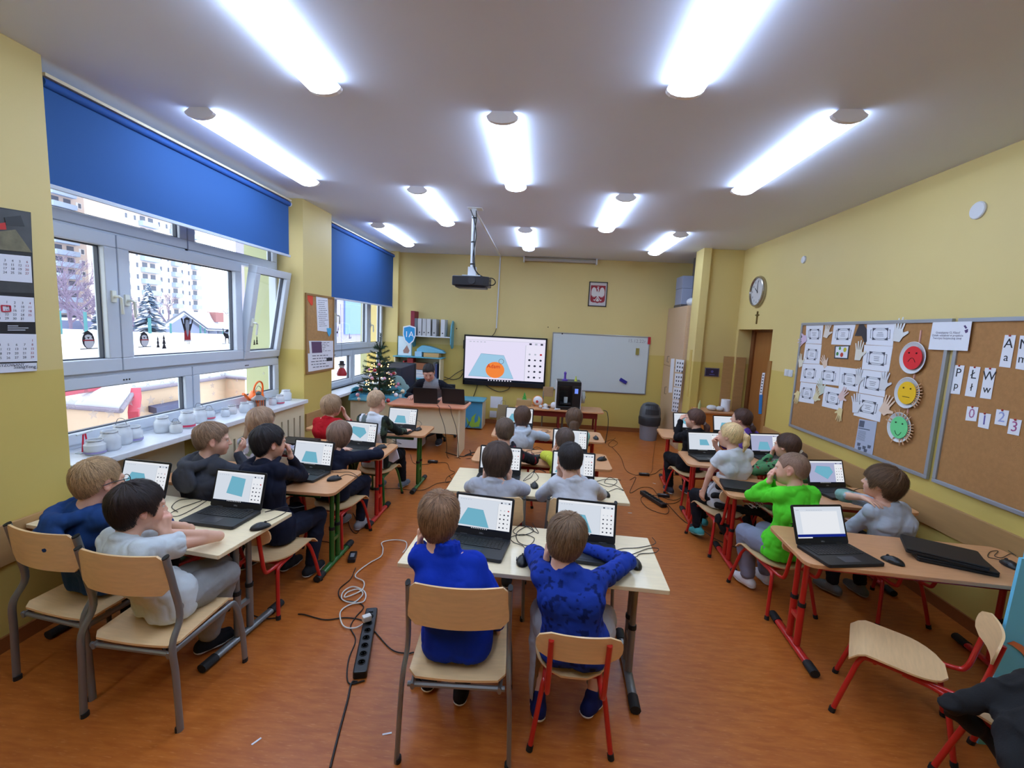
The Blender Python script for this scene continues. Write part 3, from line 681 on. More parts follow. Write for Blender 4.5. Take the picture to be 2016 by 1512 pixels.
M_key = mat('laptop_keys', (26, 26, 28), 0.5); M_case = mat('laptop_shell', (36, 38, 43), 0.42, 0.2); M_bez = mat('laptop_bezel', (16, 16, 18), 0.5); M_logo = mat('silver_print', (170, 172, 176), 0.4)
def make_laptop(ang, var, seed=1, black=False):
    """origin at base centre, screen hinge at +y; ang = lid opening from closed (deg)"""
    e = empty('laptop'); W, D = 0.335, 0.232
    mc = M_bez if black else M_case
    ob('base', MB().plate(rrect(-W / 2, W / 2, -D / 2, D / 2, 0.012), 0.0, 0.019), mc, e, bev=0.003)
    kb = MB().bx(-0.145, 0.145, -0.012, 0.092, 0.019, 0.0194); k = MB()
    for i in range(6):
        n = 15 if i else 16; x0 = -0.142
        for j in range(14):
            if i == 5 and 4 <= j <= 8:
                if j == 4: k.bx(x0 + 4 * 0.0203, x0 + 9 * 0.0203 - 0.003, 0.088 - 0.017 * i - 0.0145, 0.088 - 0.017 * i, 0.019, 0.0215)
                continue
            k.bx(x0 + j * 0.0203, x0 + j * 0.0203 + 0.0172, 0.088 - 0.017 * i - 0.0142, 0.088 - 0.017 * i, 0.019, 0.0215)
    o = ob('keyboard', kb, M_bez, e); props(ob('keys', k, M_key, o), kind='stuff')
    ob('touchpad', MB().bx(-0.055, 0.045, -0.095, -0.035, 0.019, 0.0197), mat('touchpad', (50, 52, 58), 0.35), e)
    lid = empty('lid', (0, D / 2 - 0.008, 0.016)); lid.parent = e; lid.rotation_euler = (R(90 + (90 - ang)) - R(90) if False else R(-(ang - 90)), 0, 0)
    H = 0.222
    vert = Matrix.Rotation(R(90), 4, 'X')  # plate outline xy -> xz
    ob('lid_shell', MB().plate(rrect(-W / 2, W / 2, 0.0, H, 0.012), -0.009, -0.001, vert), mc, lid, bev=0.002)
    ob('bezel', MB().plate(rrect(-W / 2 + 0.002, W / 2 - 0.002, 0.002, H - 0.002, 0.011), -0.0005, 0.001, vert), M_bez, lid)
    if var:
        s = screen_mb(0.310, 0.174, var, seed).tf(Matrix.Translation((0, -0.0014, 0.036))); ms = list(SCM)
        if var == 'flat2' or seed == 7: ms[0] = S_bg2
        ob('screen', s, ms, lid)
    t = text_mb(MB(), 'D\u2C6BLL' if False else 'DELL', 0.011, Matrix.Translation((0, -0.0013, 0.017)) @ Matrix.Rotation(R(90), 4, 'X'), 0.0002); ob('logo', t, M_logo, lid)
    ob('hinge', MB().tube([(-0.12, 0.0, 0.0), (-0.08, 0.0, 0.0)], 0.007, 8).tube([(0.08, 0, 0), (0.12, 0, 0)], 0.007, 8), M_bez, lid)
    return e
LT = 0.641
def laptop(px, py, face, ang, var, lab, seed=1, z=LT, black=False, grp='open laptops on the desks'):
    h = at(px, py, Z=z + 0.016); f = R(face)
    o = make_laptop(ang, var, seed, black); o.location = (h.x - 0.108 * math.sin(f), h.y - 0.108 * math.cos(f), z); o.rotation_euler = (0, 0, -f); return props(o, lab, 'laptop', grp)
laptop(947, 1056, 8, 106, 'trap', 'open laptop right of the boy in the plain royal blue jacket', 1)
laptop(1150, 1066, 5, 106, 'trap', 'open laptop partly hidden by the head of the boy in patterned blue', 2)
laptop(463, 1001, 4, 106, 'square', 'open laptop with a blue square on screen on the near birch desk', 3)
laptop(276, 978, 4, 106, 'trap', 'open laptop behind the head of the boy with glasses', 4)
laptop(612, 924, 6, 104, 'low', 'open laptop in front of the black haired boy in navy', 5)
laptop(706, 877, 8, 104, 'tilt', 'open laptop with a tilted pale teal shape on the third window desk', 6)
laptop(790, 842, 4, 106, 'low', 'open laptop touched by the boy in the white shirt', 8)
laptop(983, 934, 2, 104, 'trap', 'open laptop behind the long haired pupil in grey at the second middle desk', 9)
laptop(1127, 946, 3, 106, 'trap', 'open laptop behind the short dark haired boy in grey', 10)
laptop(1121, 891, 2, 106, 'trap', 'open laptop in front of the pupil in lime yellow', 11)
laptop(1021, 839, 2, 106, 'trap', 'open laptop in front of the pupil in the light grey hoodie', 13)
laptop(1621, 1072, -12, 112, 'doc', 'open black laptop with a document page, alone on the near right desk', 14, black=True)
laptop(1630, 960, -12, 108, 'tilt', 'open laptop between the neon green boy and the grey shirted boy', 7, black=True)
laptop(1387, 894, -8, 108, 'flat', 'open laptop in front of the blond ponytail girl', 15, black=True)
laptop(1509, 896, -10, 108, 'low', 'open laptop with a lilac screen before the girl in the green sweater', 7, black=True)
laptop(1352, 848, -6, 106, 'tilt', 'open laptop in front of the girl in black', 16, black=True)
laptop(1431, 854, -6, 106, 'low', 'open laptop in front of the girl in purple', 17, black=True)
def closed_laptop(x, y, z, face, lab):
    e = empty('closed_laptop', (x, y, z), R(-face), lab, 'laptop', 'closed laptops'); W, D = 0.335, 0.232
    ob('base', MB().plate(rrect(-W / 2, W / 2, -D / 2, D / 2, 0.012), 0.0, 0.016), M_bez, e, bev=0.003)
    ob('lid', MB().plate(rrect(-W / 2, W / 2, -D / 2, D / 2, 0.012), 0.0175, 0.026), M_bez, e, bev=0.003)
    ob('hinge', MB().tube([(-0.12, D / 2, 0.014), (0.12, D / 2, 0.014)], 0.006, 8), M_key, e)
p = at(1868, 1096, Z=0.66); closed_laptop(p.x, p.y, LT, 22, 'closed black laptop, lower of the stack of two on the near right desk')
p = at(1855, 1083, Z=0.69); closed_laptop(p.x, p.y, LT + 0.0265, 30, 'closed black laptop, upper of the stack of two on the near right desk')
p = at(1466, 957, Z=0.66); closed_laptop(p.x, p.y, LT, 12, 'closed black laptop beside the elbow of the boy in neon green')
p = at(587, 868, Z=0.66); closed_laptop(p.x, p.y, LT, 0, 'closed dark laptop lying in front of the girl in the flowered top')
# ================================================================== MICE
def make_mouse():
    e = empty('computer_mouse'); b = MB(); vs = []; fs = []; n, k = 16, 6
    for j in range(k + 1):
        v = j / k; r_ = math.cos(v * math.pi / 2) ** 0.6 if v < 1 else 0.02
        for i in range(n):
            a = 2 * math.pi * i / n; vs.append((0.030 * r_ * math.cos(a) * (1 - 0.12 * math.sin(a)), 0.054 * r_ * math.sin(a), 0.003 + 0.033 * v * (1 + 0.12 * -math.sin(a) * (1 - v))))
    for j in range(k):
        for i in range(n): fs.append((j * n + i, j * n + (i + 1) % n, (j + 1) * n + (i + 1) % n, (j + 1) * n + i))
    fs += [tuple(range(n - 1, -1, -1)), tuple(k * n + i for i in range(n))]
    ob('shell', b.add(vs, fs), M_black, e, smooth=True)
    ob('scroll_wheel', MB().tube([(-0.004, 0.024, 0.029), (0.004, 0.024, 0.029)], 0.007, 10), M_dark, e)
    ob('side_button', MB().bx(-0.031, -0.027, -0.012, 0.014, 0.012, 0.019), M_dark, e)
    return e
mouse0 = make_mouse(); mc_ = [0]
def mouse(px, py, face, lab, z=LT):
    p = at(px, py, Z=z); o = mouse0 if mc_[0] == 0 else dup(mouse0); mc_[0] += 1
    o.location = (p.x, p.y, z); o.rotation_euler = (0, 0, R(-face)); return props(o, lab, 'computer mouse', 'black computer mice'), p
MP = {}
for key, px, py, f, lab in (('a', 1028, 1107, 0, 'black mouse between the two laptops on the nearest middle desk'), ('b', 1251, 1113, 0, 'black mouse with a pale mark at the right end of the nearest middle desk'),
    ('c', 513, 1040, 45, 'black mouse at the right end of the near birch desk in the window row'), ('d', 658, 945, 50, 'black mouse on the green legged desk, second in the window row'), ('e', 751, 882, 50, 'black mouse on the red legged desk, third in the window row'),
    ('f', 824, 847, 20, 'black mouse by the hand of the boy in the white shirt'), ('g', 1052, 958, 0, 'black mouse between the two pupils in grey'), ('h', 1192, 975, -10, 'black mouse at the right end of the second middle desk'),
    ('i', 1057, 902, 60, 'black mouse in the middle of the third middle desk'), ('j', 1185, 906, 60, 'black mouse at the right end of the third middle desk'), ('k', 1061, 857, 0, 'small black mouse in the middle of the fourth middle desk'),
    ('l', 1173, 864, 0, 'small black mouse at the right end of the fourth middle desk'), ('m', 1757, 1107, -40, 'black mouse beside the open document laptop at right'), ('n', 1988, 1115, 0, 'black mouse by the blue panel at the right picture edge')):
    MP[key] = mouse(px, py, f, lab)[1]
# ================================================================== CABLES
M_cab = mat('black_cable', (16, 16, 18), 0.5); M_cabw = mat('white_cable', (222, 220, 210), 0.5)
def cable(pts, lab, r_=0.0032, m=None, cat='cable', group=None, n=6, z=None):
    P = [at(p[0], p[1], Z=(p[2] if len(p) > 2 else z)) for p in pts] if z is not None else [Vector(p) for p in pts]
    return ob('cable', MB().tube(spl(P, n), r_, 6), m or M_cab, label=lab, cat=cat, group=group, smooth=True)
zt = LT + 0.003
GC = 'thin black mouse and charger cables'
cable([(1035, 1086), (1030, 1075), (1012, 1068), (1005, 1058), (1030, 1052), (1052, 1060), (1040, 1074), (1020, 1066), (1018, 1048), (1040, 1036), (1050, 1046), (1025, 1054), (1010, 1045), (1030, 1034), (1060, 1050), (1048, 1030)], 'tangled mouse cable between the two laptops of the nearest middle desk', 0.002, z=zt, group=GC)
cable([(1253, 1096), (1262, 1090), (1290, 1088), (1296, 1080), (1275, 1080), (1240, 1092), (1215, 1085), (1226, 1080), (1258, 1078), (1290, 1070), (1284, 1058)], 'mouse cable at the right end of the nearest middle desk', 0.002, z=zt, group=GC)
cable([(520, 1027), (532, 1024), (560, 1010), (566, 1002), (540, 1004), (522, 1008), (560, 998), (580, 1000), (600, 996)], 'mouse cable on the near birch desk in the window row', 0.002, z=zt, group=GC)
cable([(350, 1008), (338, 998), (352, 985), (375, 982), (398, 984), (378, 992), (356, 1000), (334, 1012), (350, 1016), (384, 1000), (408, 985)], 'coiled mouse cable between the two laptops on the near birch desk', 0.002, z=zt, group=GC)
cable([(670, 938), (684, 934), (706, 940), (690, 930), (668, 930), (650, 928)], 'mouse cable on the second window desk', 0.002, z=zt, group=GC)
cable([(762, 876), (772, 872), (790, 874), (776, 868), (768, 864), (755, 868)], 'mouse cable on the third window desk', 0.002, z=zt, group=GC)
cable([(826, 840), (830, 834), (822, 828), (814, 838), (806, 842)], 'mouse cable on the farthest window desk', 0.002, z=zt, group=GC)
cable([(1052, 950), (1060, 940), (1052, 930), (1045, 940), (1030, 946), (1056, 925), (1075, 930), (1062, 922)], 'mouse cable between the two pupils in grey', 0.002, z=zt, group=GC)
cable([(1198, 968), (1214, 962), (1228, 966), (1210, 955), (1190, 950), (1200, 940), (1215, 948), (1200, 958), (1180, 952), (1170, 950), (1190, 944), (1222, 945)], 'mouse cable at the right end of the second middle desk', 0.002, z=zt, group=GC)
cable([(1052, 895), (1046, 888), (1056, 880), (1070, 888), (1050, 892), (1036, 888), (1060, 884)], 'mouse cable in the middle of the third middle desk', 0.002, z=zt, group=GC)
cable([(1062, 852), (1068, 846), (1080, 848), (1070, 852), (1084, 850)], 'mouse cable on the fourth middle desk', 0.002, z=zt, group=GC)
cable([(1978, 1105), (1960, 1100), (1945, 1096), (1950, 1086), (1965, 1085), (1958, 1094), (1972, 1098), (1990, 1090), (2000, 1094), (1985, 1084)], 'mouse cable by the right picture edge', 0.002, z=zt, group=GC)
cable([(1690, 985), (1675, 980), (1680, 966), (1700, 962), (1712, 975), (1700, 990)], 'mouse cable behind the grey boy elbow', 0.002, z=zt, group=GC)
# floor cables
zf = 0.006
GF = 'black cables on the floor'
cable([(650, 1512), (668, 1440), (684, 1380), (692, 1345), (704, 1342)], 'thick black power cable leaving the near power strip towards the bottom edge', 0.005, z=zf, group=GF)
cable([(718, 1340), (686, 1344), (686, 1300), (700, 1260), (690, 1235), (700, 1215), (716, 1195), (700, 1185), (672, 1180), (668, 1160), (690, 1140), (700, 1118)], 'black charger cable beside the white coiled cable', 0.0035, z=zf, group=GF)
cable([(587, 1209), (600, 1210), (640, 1220), (680, 1216), (716, 1222), (735, 1240), (770, 1278), (800, 1286), (815, 1284)], 'black cable running from the grey desk foot across the near power strip', 0.0035, z=zf, group=GF)
cable([(500, 1212), (520, 1218), (550, 1216)], 'short piece of black cable under the near birch desk', 0.0035, z=zf, group=GF)
cable([(610, 1045), (620, 1062), (650, 1068), (664, 1075)], 'black cable under the green legged desk', 0.003, z=zf, group=GF)
cable([(682, 1010), (690, 1040), (702, 1050), (708, 1035), (695, 1010)], 'black looped cable behind the green desk foot', 0.003, z=zf, group=GF)
cable([(735, 962), (780, 962), (830, 965), (860, 952), (885, 948)], 'black cable crossing the aisle between window row and middle row', 0.003, z=zf, group=GF)
cable([(862, 910), (880, 912), (886, 925), (895, 930), (880, 940), (878, 950), (890, 945), (884, 936)], 'tangled black cables left of the second middle desk', 0.003, z=zf, group=GF)
cable([(808, 895), (815, 912), (838, 914), (850, 911)], 'black cable near the far green desk foot', 0.003, z=zf, group=GF)
cable([(1205, 880), (1222, 900), (1232, 925), (1250, 935), (1262, 934)], 'black cable on the floor right of the third middle desk', 0.003, z=zf, group=GF)
cable([(1190, 870), (1205, 866), (1216, 872), (1205, 880), (1198, 874), (1212, 862)], 'small loop of black cable by the farthest middle desk', 0.0025, z=zf, group=GF)
cable([(1240, 945), (1252, 940), (1240, 970), (1262, 960), (1285, 962), (1300, 985), (1316, 1000), (1310, 1012), (1275, 1000), (1262, 980), (1290, 975), (1325, 985), (1345, 978), (1330, 990), (1305, 992)], 'tangled black cables around the far power strip', 0.003, z=zf, group=GF)
cable([(1312, 990), (1340, 1020), (1360, 1034), (1385, 1045), (1410, 1062), (1450, 1078), (1465, 1080)], 'long black cable from the far power strip along the corkboard row', 0.0035, z=zf, group=GF)
cable([(1290, 870), (1286, 900), (1282, 930), (1262, 936)], 'thin black cable running up the floor towards the waste bin', 0.002, z=zf, group=GF)
cable([(1272, 936), (1290, 932), (1302, 924), (1320, 934), (1345, 936)], 'black cable between two adapters beside the far red desk foot', 0.003, z=zf, group=GF)
cable([(1470, 1078), (1478, 1060), (1480, 1040), (1476, 1020)], 'black cable rising under the neon green boy desk', 0.003, z=zf, group=GF)
cable([(724, 1222), (700, 1236), (676, 1232), (670, 1205), (690, 1190), (716, 1184), (718, 1165), (695, 1155), (676, 1165), (674, 1180), (696, 1186), (714, 1170), (705, 1160), (684, 1166), (680, 1176), (712, 1162), (716, 1145), (700, 1136), (705, 1125), (728, 1108), (750, 1095), (754, 1080), (752, 1068), (775, 1063), (798, 1066), (800, 1078), (793, 1088)], 'white coiled network cable lying on the orange floor', 0.0042, M_cabw, z=0.011)
# power strips and adapters
def strip(pa, pb, lab, n=6, sw=0.07):
    a, b = at(*pa, Z=0), at(*pb, Z=0); d = (b - a); L = d.length; d.normalize()
    e = empty('power_strip', tuple(a), math.atan2(d.y, d.x) , lab, 'power strip', 'black power strips')
    ob('housing', MB().plate(rrect(0, L, -sw / 2, sw / 2, 0.012), 0.001, 0.042), M_black, e, bev=0.006)
    for k in range(n):
        x = 0.07 + (L - 0.16) * k / (n - 1); s = MB().lathe([(0.021, 0), (0.021, 0.0035), (0.017, 0.0035), (0.016, 0.001)], 16, (x, 0, 0.041))
        s.tube([(x, 0.008, 0.041), (x, 0.008, 0.0445)], 0.003, 6).tube([(x, -0.008, 0.041), (x, -0.008, 0.0445)], 0.003, 6); ob('socket', s, M_rub, e, smooth=True)
    ob('switch', MB().bx(L - 0.05, L - 0.025, -0.012, 0.012, 0.042, 0.048), M_dark, e)
    return e
strip((708, 1338), (732, 1208), 'black power strip lying between the window row and the middle row', 7)
strip((1308, 1000), (1264, 972), 'black power strip amid tangled cables in the right aisle', 6)
ob('plug', MB().bx(-0.018, 0.018, -0.025, 0.025, 0, 0.035).tf(Matrix.Translation(at(722, 1222, Z=0.045)) @ Matrix.Rotation(R(-50), 4, 'Z')), mat('white_plug', (226, 224, 216), 0.4), label='white plug in the near power strip', cat='plug', bev=0.005)
def adapter(px, py, ang, lab):
    p = at(px, py, Z=0); e = empty('power_adapter', tuple(p), R(ang), lab, 'power adapter', 'laptop power adapters on the floor')
    ob('housing', MB().plate(rrect(-0.065, 0.065, -0.028, 0.028, 0.01), 0.001, 0.03), M_black, e, bev=0.004)
    ob('rating_label', MB().bx(-0.03, 0.03, -0.015, 0.015, 0.03, 0.0303), mat('label_grey', (120, 122, 126), 0.6), e)
adapter(694, 1100, 105, 'black power adapter standing out near the white cable')
adapter(720, 962, 5, 'black power adapter in the aisle by the third window desk')
adapter(852, 911, 0, 'black power adapter on the floor before the teacher desk')
adapter(1268, 936, 0, 'black power adapter on the floor right of the third middle desk')
adapter(1306, 978, -5, 'black power adapter just above the far power strip')
adapter(1338, 934, 0, 'black power adapter by the farthest right red desk foot')
adapter(1465, 1080, -8, 'black power adapter near the foot of the boy in neon green')
# scraps on the floor
for i, (px, py, a_) in enumerate(((1288, 952, -40), (762, 1445, 20), (505, 1460, 60), (1240, 1010, 0))):
    ob('paper_scrap', MB().bx(-0.02, 0.02, -0.004, 0.004, 0.0005, 0.0025).tf(Matrix.Translation(at(px, py, Z=0)) @ Matrix.Rotation(R(a_), 4, 'Z')), M_paper, label=('white strip of paper on the floor near the far power strip', 'tiny curled paper scrap near the bottom of the middle aisle', 'tiny paper crumb on the floor behind the left grey chair', 'tiny paper crumb right of the second middle desk')[i], cat='paper scrap')
# ================================================================== BACK WALL
def box(name, x0, x1, y0, y1, z0, z1, m, lab, cat, group=None, bev=0.004):
    return ob(name, MB().bx(x0, x1, y0, y1, z0, z1), m, label=lab, cat=cat, group=group, bev=bev)
# interactive screen
tv = empty('interactive_display', (-0.69, YB, 1.195), 0, 'large black framed interactive display showing an orange tag with a name', 'display')
W, H = 1.54, 0.93
fr = MB().bx(-W / 2, W / 2, -0.085, -0.02, -H / 2, -H / 2 + 0.085).bx(-W / 2, W / 2, -0.085, -0.02, H / 2 - 0.03, H / 2).bx(-W / 2, -W / 2 + 0.03, -0.085, -0.02, -H / 2, H / 2).bx(W / 2 - 0.03, W / 2, -0.085, -0.02, -H / 2, H / 2).bx(-W / 2 + 0.01, W / 2 - 0.01, -0.07, -0.001, -H / 2 + 0.01, H / 2 - 0.01)
ob('frame', fr, mat('display_frame', (18, 20, 28), 0.35), tv, bev=0.004)
SW, SH = W - 0.06, H - 0.115
s = screen_mb(SW, SH, 'trap', 33); s.v = [(x, y * 6, z) for x, y, z in s.v]; s.tf(Matrix.Translation((0, -0.086, -H / 2 + 0.085)))
ob('screen', s, [emis('tv_white', (236, 230, 255), 0.92), emis('tv_panel', (240, 236, 255), 0.92), emis('tv_plane', (168, 214, 244), 0.85), S_ic, S_icr, S_bar, S_line, S_blue, S_tl], tv)
g = MB(); cx, cz, r_ = -0.17, -0.165, 0.175
g.add([(cx + r_ * math.cos(t * 0.2094) * (1.0), -0.0935, cz + 0.86 * r_ * math.sin(t * 0.2094)) for t in range(30)], [tuple(range(30))])
for k, (dx, dz) in enumerate(((0.17, 0.03), (0.165, -0.02), (0.15, -0.07), (0.12, -0.11))):
    pass
ob('orange_tag', g, emis('tv_orange', (252, 140, 66), 0.9), tv)
g = MB(); ring = [(-0.06 + 0.045 * math.cos(t * 0.3142), -0.0945, 0.0 + 0.045 * math.sin(t * 0.3142)) for t in range(20)]
g.tube(ring, 0.005, 4, closed=True); ob('tag_ring', g, emis('tv_greyline', (120, 116, 120), 0.7), tv)
ob('tag_name', text_mb(MB(), 'Adam', 0.105, Matrix.Translation((-0.2, -0.0955, -0.10)) @ Matrix.Rotation(R(90), 4, 'X'), 0.001), emis('tv_red', (206, 48, 40), 0.8), tv)
ob('side_bracket', MB().bx(-W / 2 - 0.02, -W / 2, -0.05, -0.02, 0.2, 0.36), M_black, tv)
# whiteboard
wb = empty('whiteboard', (1.055, YB, 1.25), 0, 'white magnetic board with a faint handwritten date and silver frame', 'whiteboard')
W, H = 1.75, 1.04
ob('surface', MB().bx(-W / 2, W / 2, -0.016, -0.001, -H / 2, H / 2), mat('whiteboard_enamel', (206, 214, 214), 0.22), wb)
fr = MB()
for a in ((-W / 2 - 0.01, W / 2 + 0.01, H / 2 - 0.008, H / 2 + 0.012), (-W / 2 - 0.01, W / 2 + 0.01, -H / 2 - 0.012, -H / 2 + 0.008)): fr.bx(a[0], a[1], -0.024, -0.001, a[2], a[3])
for x in (-W / 2 - 0.01, W / 2 - 0.008): fr.bx(x, x + 0.018, -0.024, -0.001, -H / 2, H / 2)
ob('frame', fr, mat('aluminium', (170, 172, 174), 0.3, 0.8), wb, bev=0.003)
ob('handwritten_date', text_mb(MB(), '15.12.22r.', 0.085, Matrix.Translation((0.66, -0.0165, 0.44)) @ Matrix.Rotation(R(90), 4, 'X'), 0.0003), mat('marker_grey', (150, 154, 160), 0.6), wb)
def onwb(px, py): return at(px, py, Y=YB - 0.03)
p = onwb(1255, 692); box('magnet_eraser', p.x - 0.03, p.x + 0.03, YB - 0.045, YB - 0.0165, p.z - 0.06, p.z + 0.06, mat('olive_plastic', (150, 136, 62), 0.5), 'olive magnetic holder at the upper right of the whiteboard', 'magnet')
p = onwb(1227, 750); ob('board_eraser', MB().bx(-0.07, 0.07, -0.03, 0, -0.03, 0.03).tf(Matrix.Translation((p.x, YB - 0.0165, p.z)) @ Matrix.Rotation(R(28), 4, 'Y')), mat('blue_plastic', (44, 40, 140), 0.5), label='blue board eraser stuck on the lower right of the whiteboard', cat='eraser', bev=0.005)
p = onwb(1277, 670); box('red_clip', p.x - 0.015, p.x + 0.03, YB - 0.06, YB - 0.025, p.z - 0.07, p.z + 0.06, mat('red_plastic', (186, 30, 44), 0.5), 'red marker cap holder at the top right corner of the whiteboard', 'clip')
p = onwb(1107, 657); ob('magnet', MB().tube([(p.x, YB - 0.0165, p.z), (p.x, YB - 0.026, p.z)], 0.014, 12), M_black, label='small black magnet at the top left of the whiteboard', cat='magnet')
# eagle picture
em = empty('framed_picture', (0.943, YB, 2.503), 0, 'black framed picture of a white crowned eagle on a red shield', 'picture')
W, H = 0.33, 0.44
fr = MB().bx(-W / 2, W / 2, -0.02, -0.001, H / 2 - 0.016, H / 2).bx(-W / 2, W / 2, -0.02, -0.001, -H / 2, -H / 2 + 0.016).bx(-W / 2, -W / 2 + 0.016, -0.02, -0.001, -H / 2, H / 2).bx(W / 2 - 0.016, W / 2, -0.02, -0.001, -H / 2, H / 2)
ob('frame', fr, mat('black_frame', (26, 20, 16), 0.4), em)
ob('picture_paper', MB().bx(-W / 2, W / 2, -0.008, -0.002, -H / 2, H / 2), mat('picture_paper', (206, 198, 196), 0.7), em)
vt = Matrix.Translation((0, -0.0085, 0)) @ Matrix.Rotation(R(90), 4, 'X')
sh = [(-0.132, 0.155), (0.132, 0.155), (0.132, -0.10), (0.118, -0.135), (0.08, -0.15), (0.03, -0.148), (0, -0.162), (-0.03, -0.148), (-0.08, -0.15), (-0.118, -0.135), (-0.132, -0.10)]
ob('red_shield', MB().plate(sh[::-1], 0, 0.0006, vt), mat('shield_red', (150, 30, 44), 0.6), em)
M_eag = mat('eagle_white', (222, 216, 214), 0.6); eg = MB()
def pl(pts, m_=1, dz=0.0012): eg.plate([(x * m_, y) for x, y in pts], 0.0006, dz, vt)
for s_ in (1, -1):
    wing = [(0.012, 0.02), (0.025, 0.055), (0.04, 0.10), (0.065, 0.122), (0.09, 0.118), (0.112, 0.085), (0.12, 0.04), (0.118, 0.0), (0.112, -0.035), (0.098, -0.02), (0.096, -0.055), (0.082, -0.032), (0.076, -0.066), (0.062, -0.036), (0.054, -0.062), (0.042, -0.032), (0.03, -0.045), (0.015, -0.03)]
    pl(wing, s_); pl([(0.01, -0.04), (0.03, -0.07), (0.045, -0.095), (0.06, -0.10), (0.075, -0.09), (0.068, -0.105), (0.08, -0.115), (0.058, -0.112), (0.05, -0.13), (0.044, -0.11), (0.03, -0.095), (0.008, -0.06)], s_)
    pl([(0.0, -0.06), (0.012, -0.085), (0.03, -0.115), (0.024, -0.13), (0.01, -0.12), (0.006, -0.138), (0.0, -0.128)], s_)
pl([(-0.022, 0.02), (-0.012, 0.05), (-0.004, 0.075), (-0.012, 0.095), (-0.03, 0.09), (-0.018, 0.108), (0.0, 0.115), (0.014, 0.10), (0.016, 0.075), (0.010, 0.045), (0.022, 0.015), (0.02, -0.03), (0.0, -0.07), (-0.02, -0.03)])
pl([(-0.016, 0.118), (-0.018, 0.136), (-0.008, 0.128), (0.0, 0.142), (0.008, 0.128), (0.018, 0.136), (0.016, 0.118)])
ob('eagle', eg, M_eag, em)
# rolled projection screen on the ceiling edge
ps = empty('projection_screen', (0.225, YB - 0.09, HC), 0, 'rolled up grey projection screen case high on the back wall', 'projection screen')
ob('case', MB().tube([(-0.64, 0, -0.05), (0.64, 0, -0.05)], 0.032, 12), mat('screen_case', (176, 170, 164), 0.5), ps, smooth=True)
ob('end_bracket', MB().bx(-0.66, -0.635, -0.035, 0.09, -0.10, -0.001), M_white, ps); ob('end_bracket', MB().bx(0.635, 0.66, -0.035, 0.09, -0.10, -0.001), M_white, ps)
# conduit
ob('cable_conduit', MB().tube([(-0.86, YB - 0.014, HC - 0.005), (-0.875, YB - 0.014, 1.80)], 0.014, 4).tube([(-0.855, YB - 0.02, HC - 0.012), (-0.84, 5.25, HC - 0.012)], 0.014, 4), M_white, label='white cable conduit running from the projector down the back wall', cat='conduit')
cable([(-0.875, YB - 0.02, 1.80), (-0.90, YB - 0.03, 1.72), (-0.95, YB - 0.04, 1.65)], 'short black cable between conduit and display', 0.006)
for pts, lab in ((((-1.18, YB - 0.03, 0.74), (-1.22, YB - 0.02, 0.6), (-1.27, YB - 0.03, 0.45), (-1.26, YB - 0.25, 0.40), (-1.22, 7.72, 0.1), (-1.35, 7.65, 0.006), (-1.5, 7.5, 0.006)), 'black cable hanging below the display over the turquoise cabinet'),
                 (((-1.05, YB - 0.04, 0.75), (-0.95, YB - 0.03, 0.68), (-0.78, YB - 0.03, 0.62), (-0.62, YB - 0.03, 0.66), (-0.55, YB - 0.04, 0.75)), 'black cable loop hanging under the display'),
                 (((-1.47, YB - 0.03, 1.0), (-1.6, YB - 0.04, 0.92), (-1.72, YB - 0.1, 0.82), (-1.80, YB - 0.2, 0.80)), 'black cable from the display to the shelf unit'),
                 (((-1.47, YB - 0.03, 0.93), (-1.53, YB - 0.03, 0.84), (-1.66, YB - 0.03, 0.80), (-1.82, YB - 0.04, 0.84)), 'second black cable left of the display')):
    cable(pts, lab, 0.007)
# ceiling projector
pj = empty('ceiling_projector', (-0.84, 5.15, HC), 0, 'black projector hanging from the ceiling on a white pole', 'projector')
ob('ceiling_plate', MB().bx(-0.07, 0.09, -0.06, 0.06, -0.012, -0.001).bx(-0.025, 0.025, -0.025, 0.025, -0.08, -0.01), M_white, pj, bev=0.002)
ob('pole', MB().tube([(0, 0, -0.05), (0, 0, -0.66)], 0.024, 14), M_white, pj, smooth=True)
ob('mount_bracket', MB().bx(-0.045, 0.045, -0.03, 0.03, -0.74, -0.64).bx(-0.10, 0.10, -0.08, 0.08, -0.745, -0.735), M_white, pj)
ob('projector_body', MB().plate([(-0.20, 0.14), (-0.205, -0.10), (-0.19, -0.125), (0.15, -0.13), (0.205, -0.09), (0.205, 0.14)], -0.855, -0.75).plate([(-0.17, 0.12), (-0.17, -0.11), (0.17, -0.11), (0.17, 0.12)], -0.875, -0.855), mat('projector_black', (26, 26, 34), 0.4), pj, bev=0.008)
ob('lens', MB().tube([(0.02, -0.125, -0.80), (0.02, -0.145, -0.80)], 0.04, 16), M_dark, pj)
cb = MB().tube(spl([(0.02, -0.02, -0.03), (0.03, -0.025, -0.12), (0.012, -0.03, -0.3), (0.03, -0.03, -0.62), (0.06, -0.03, -0.70), (0.14, -0.03, -0.75), (0.24, -0.03, -0.76), (0.27, -0.02, -0.80), (0.24, 0, -0.83), (0.19, 0, -0.83)], 6), 0.006, 6).tube(spl([(-0.04, -0.02, -0.02), (0.0, -0.028, -0.12), (0.035, -0.03, -0.3), (0.01, -0.032, -0.5), (0.03, -0.035, -0.66), (0.12, -0.03, -0.76), (0.21, -0.03, -0.79)], 6), 0.006, 6)
ob('cables', cb, M_cab, pj)
for z in (-0.10, -0.36, -0.60): ob('strap', MB().tube([(0, 0, z), (0, 0, z - 0.015)], 0.028, 12), M_black, pj)
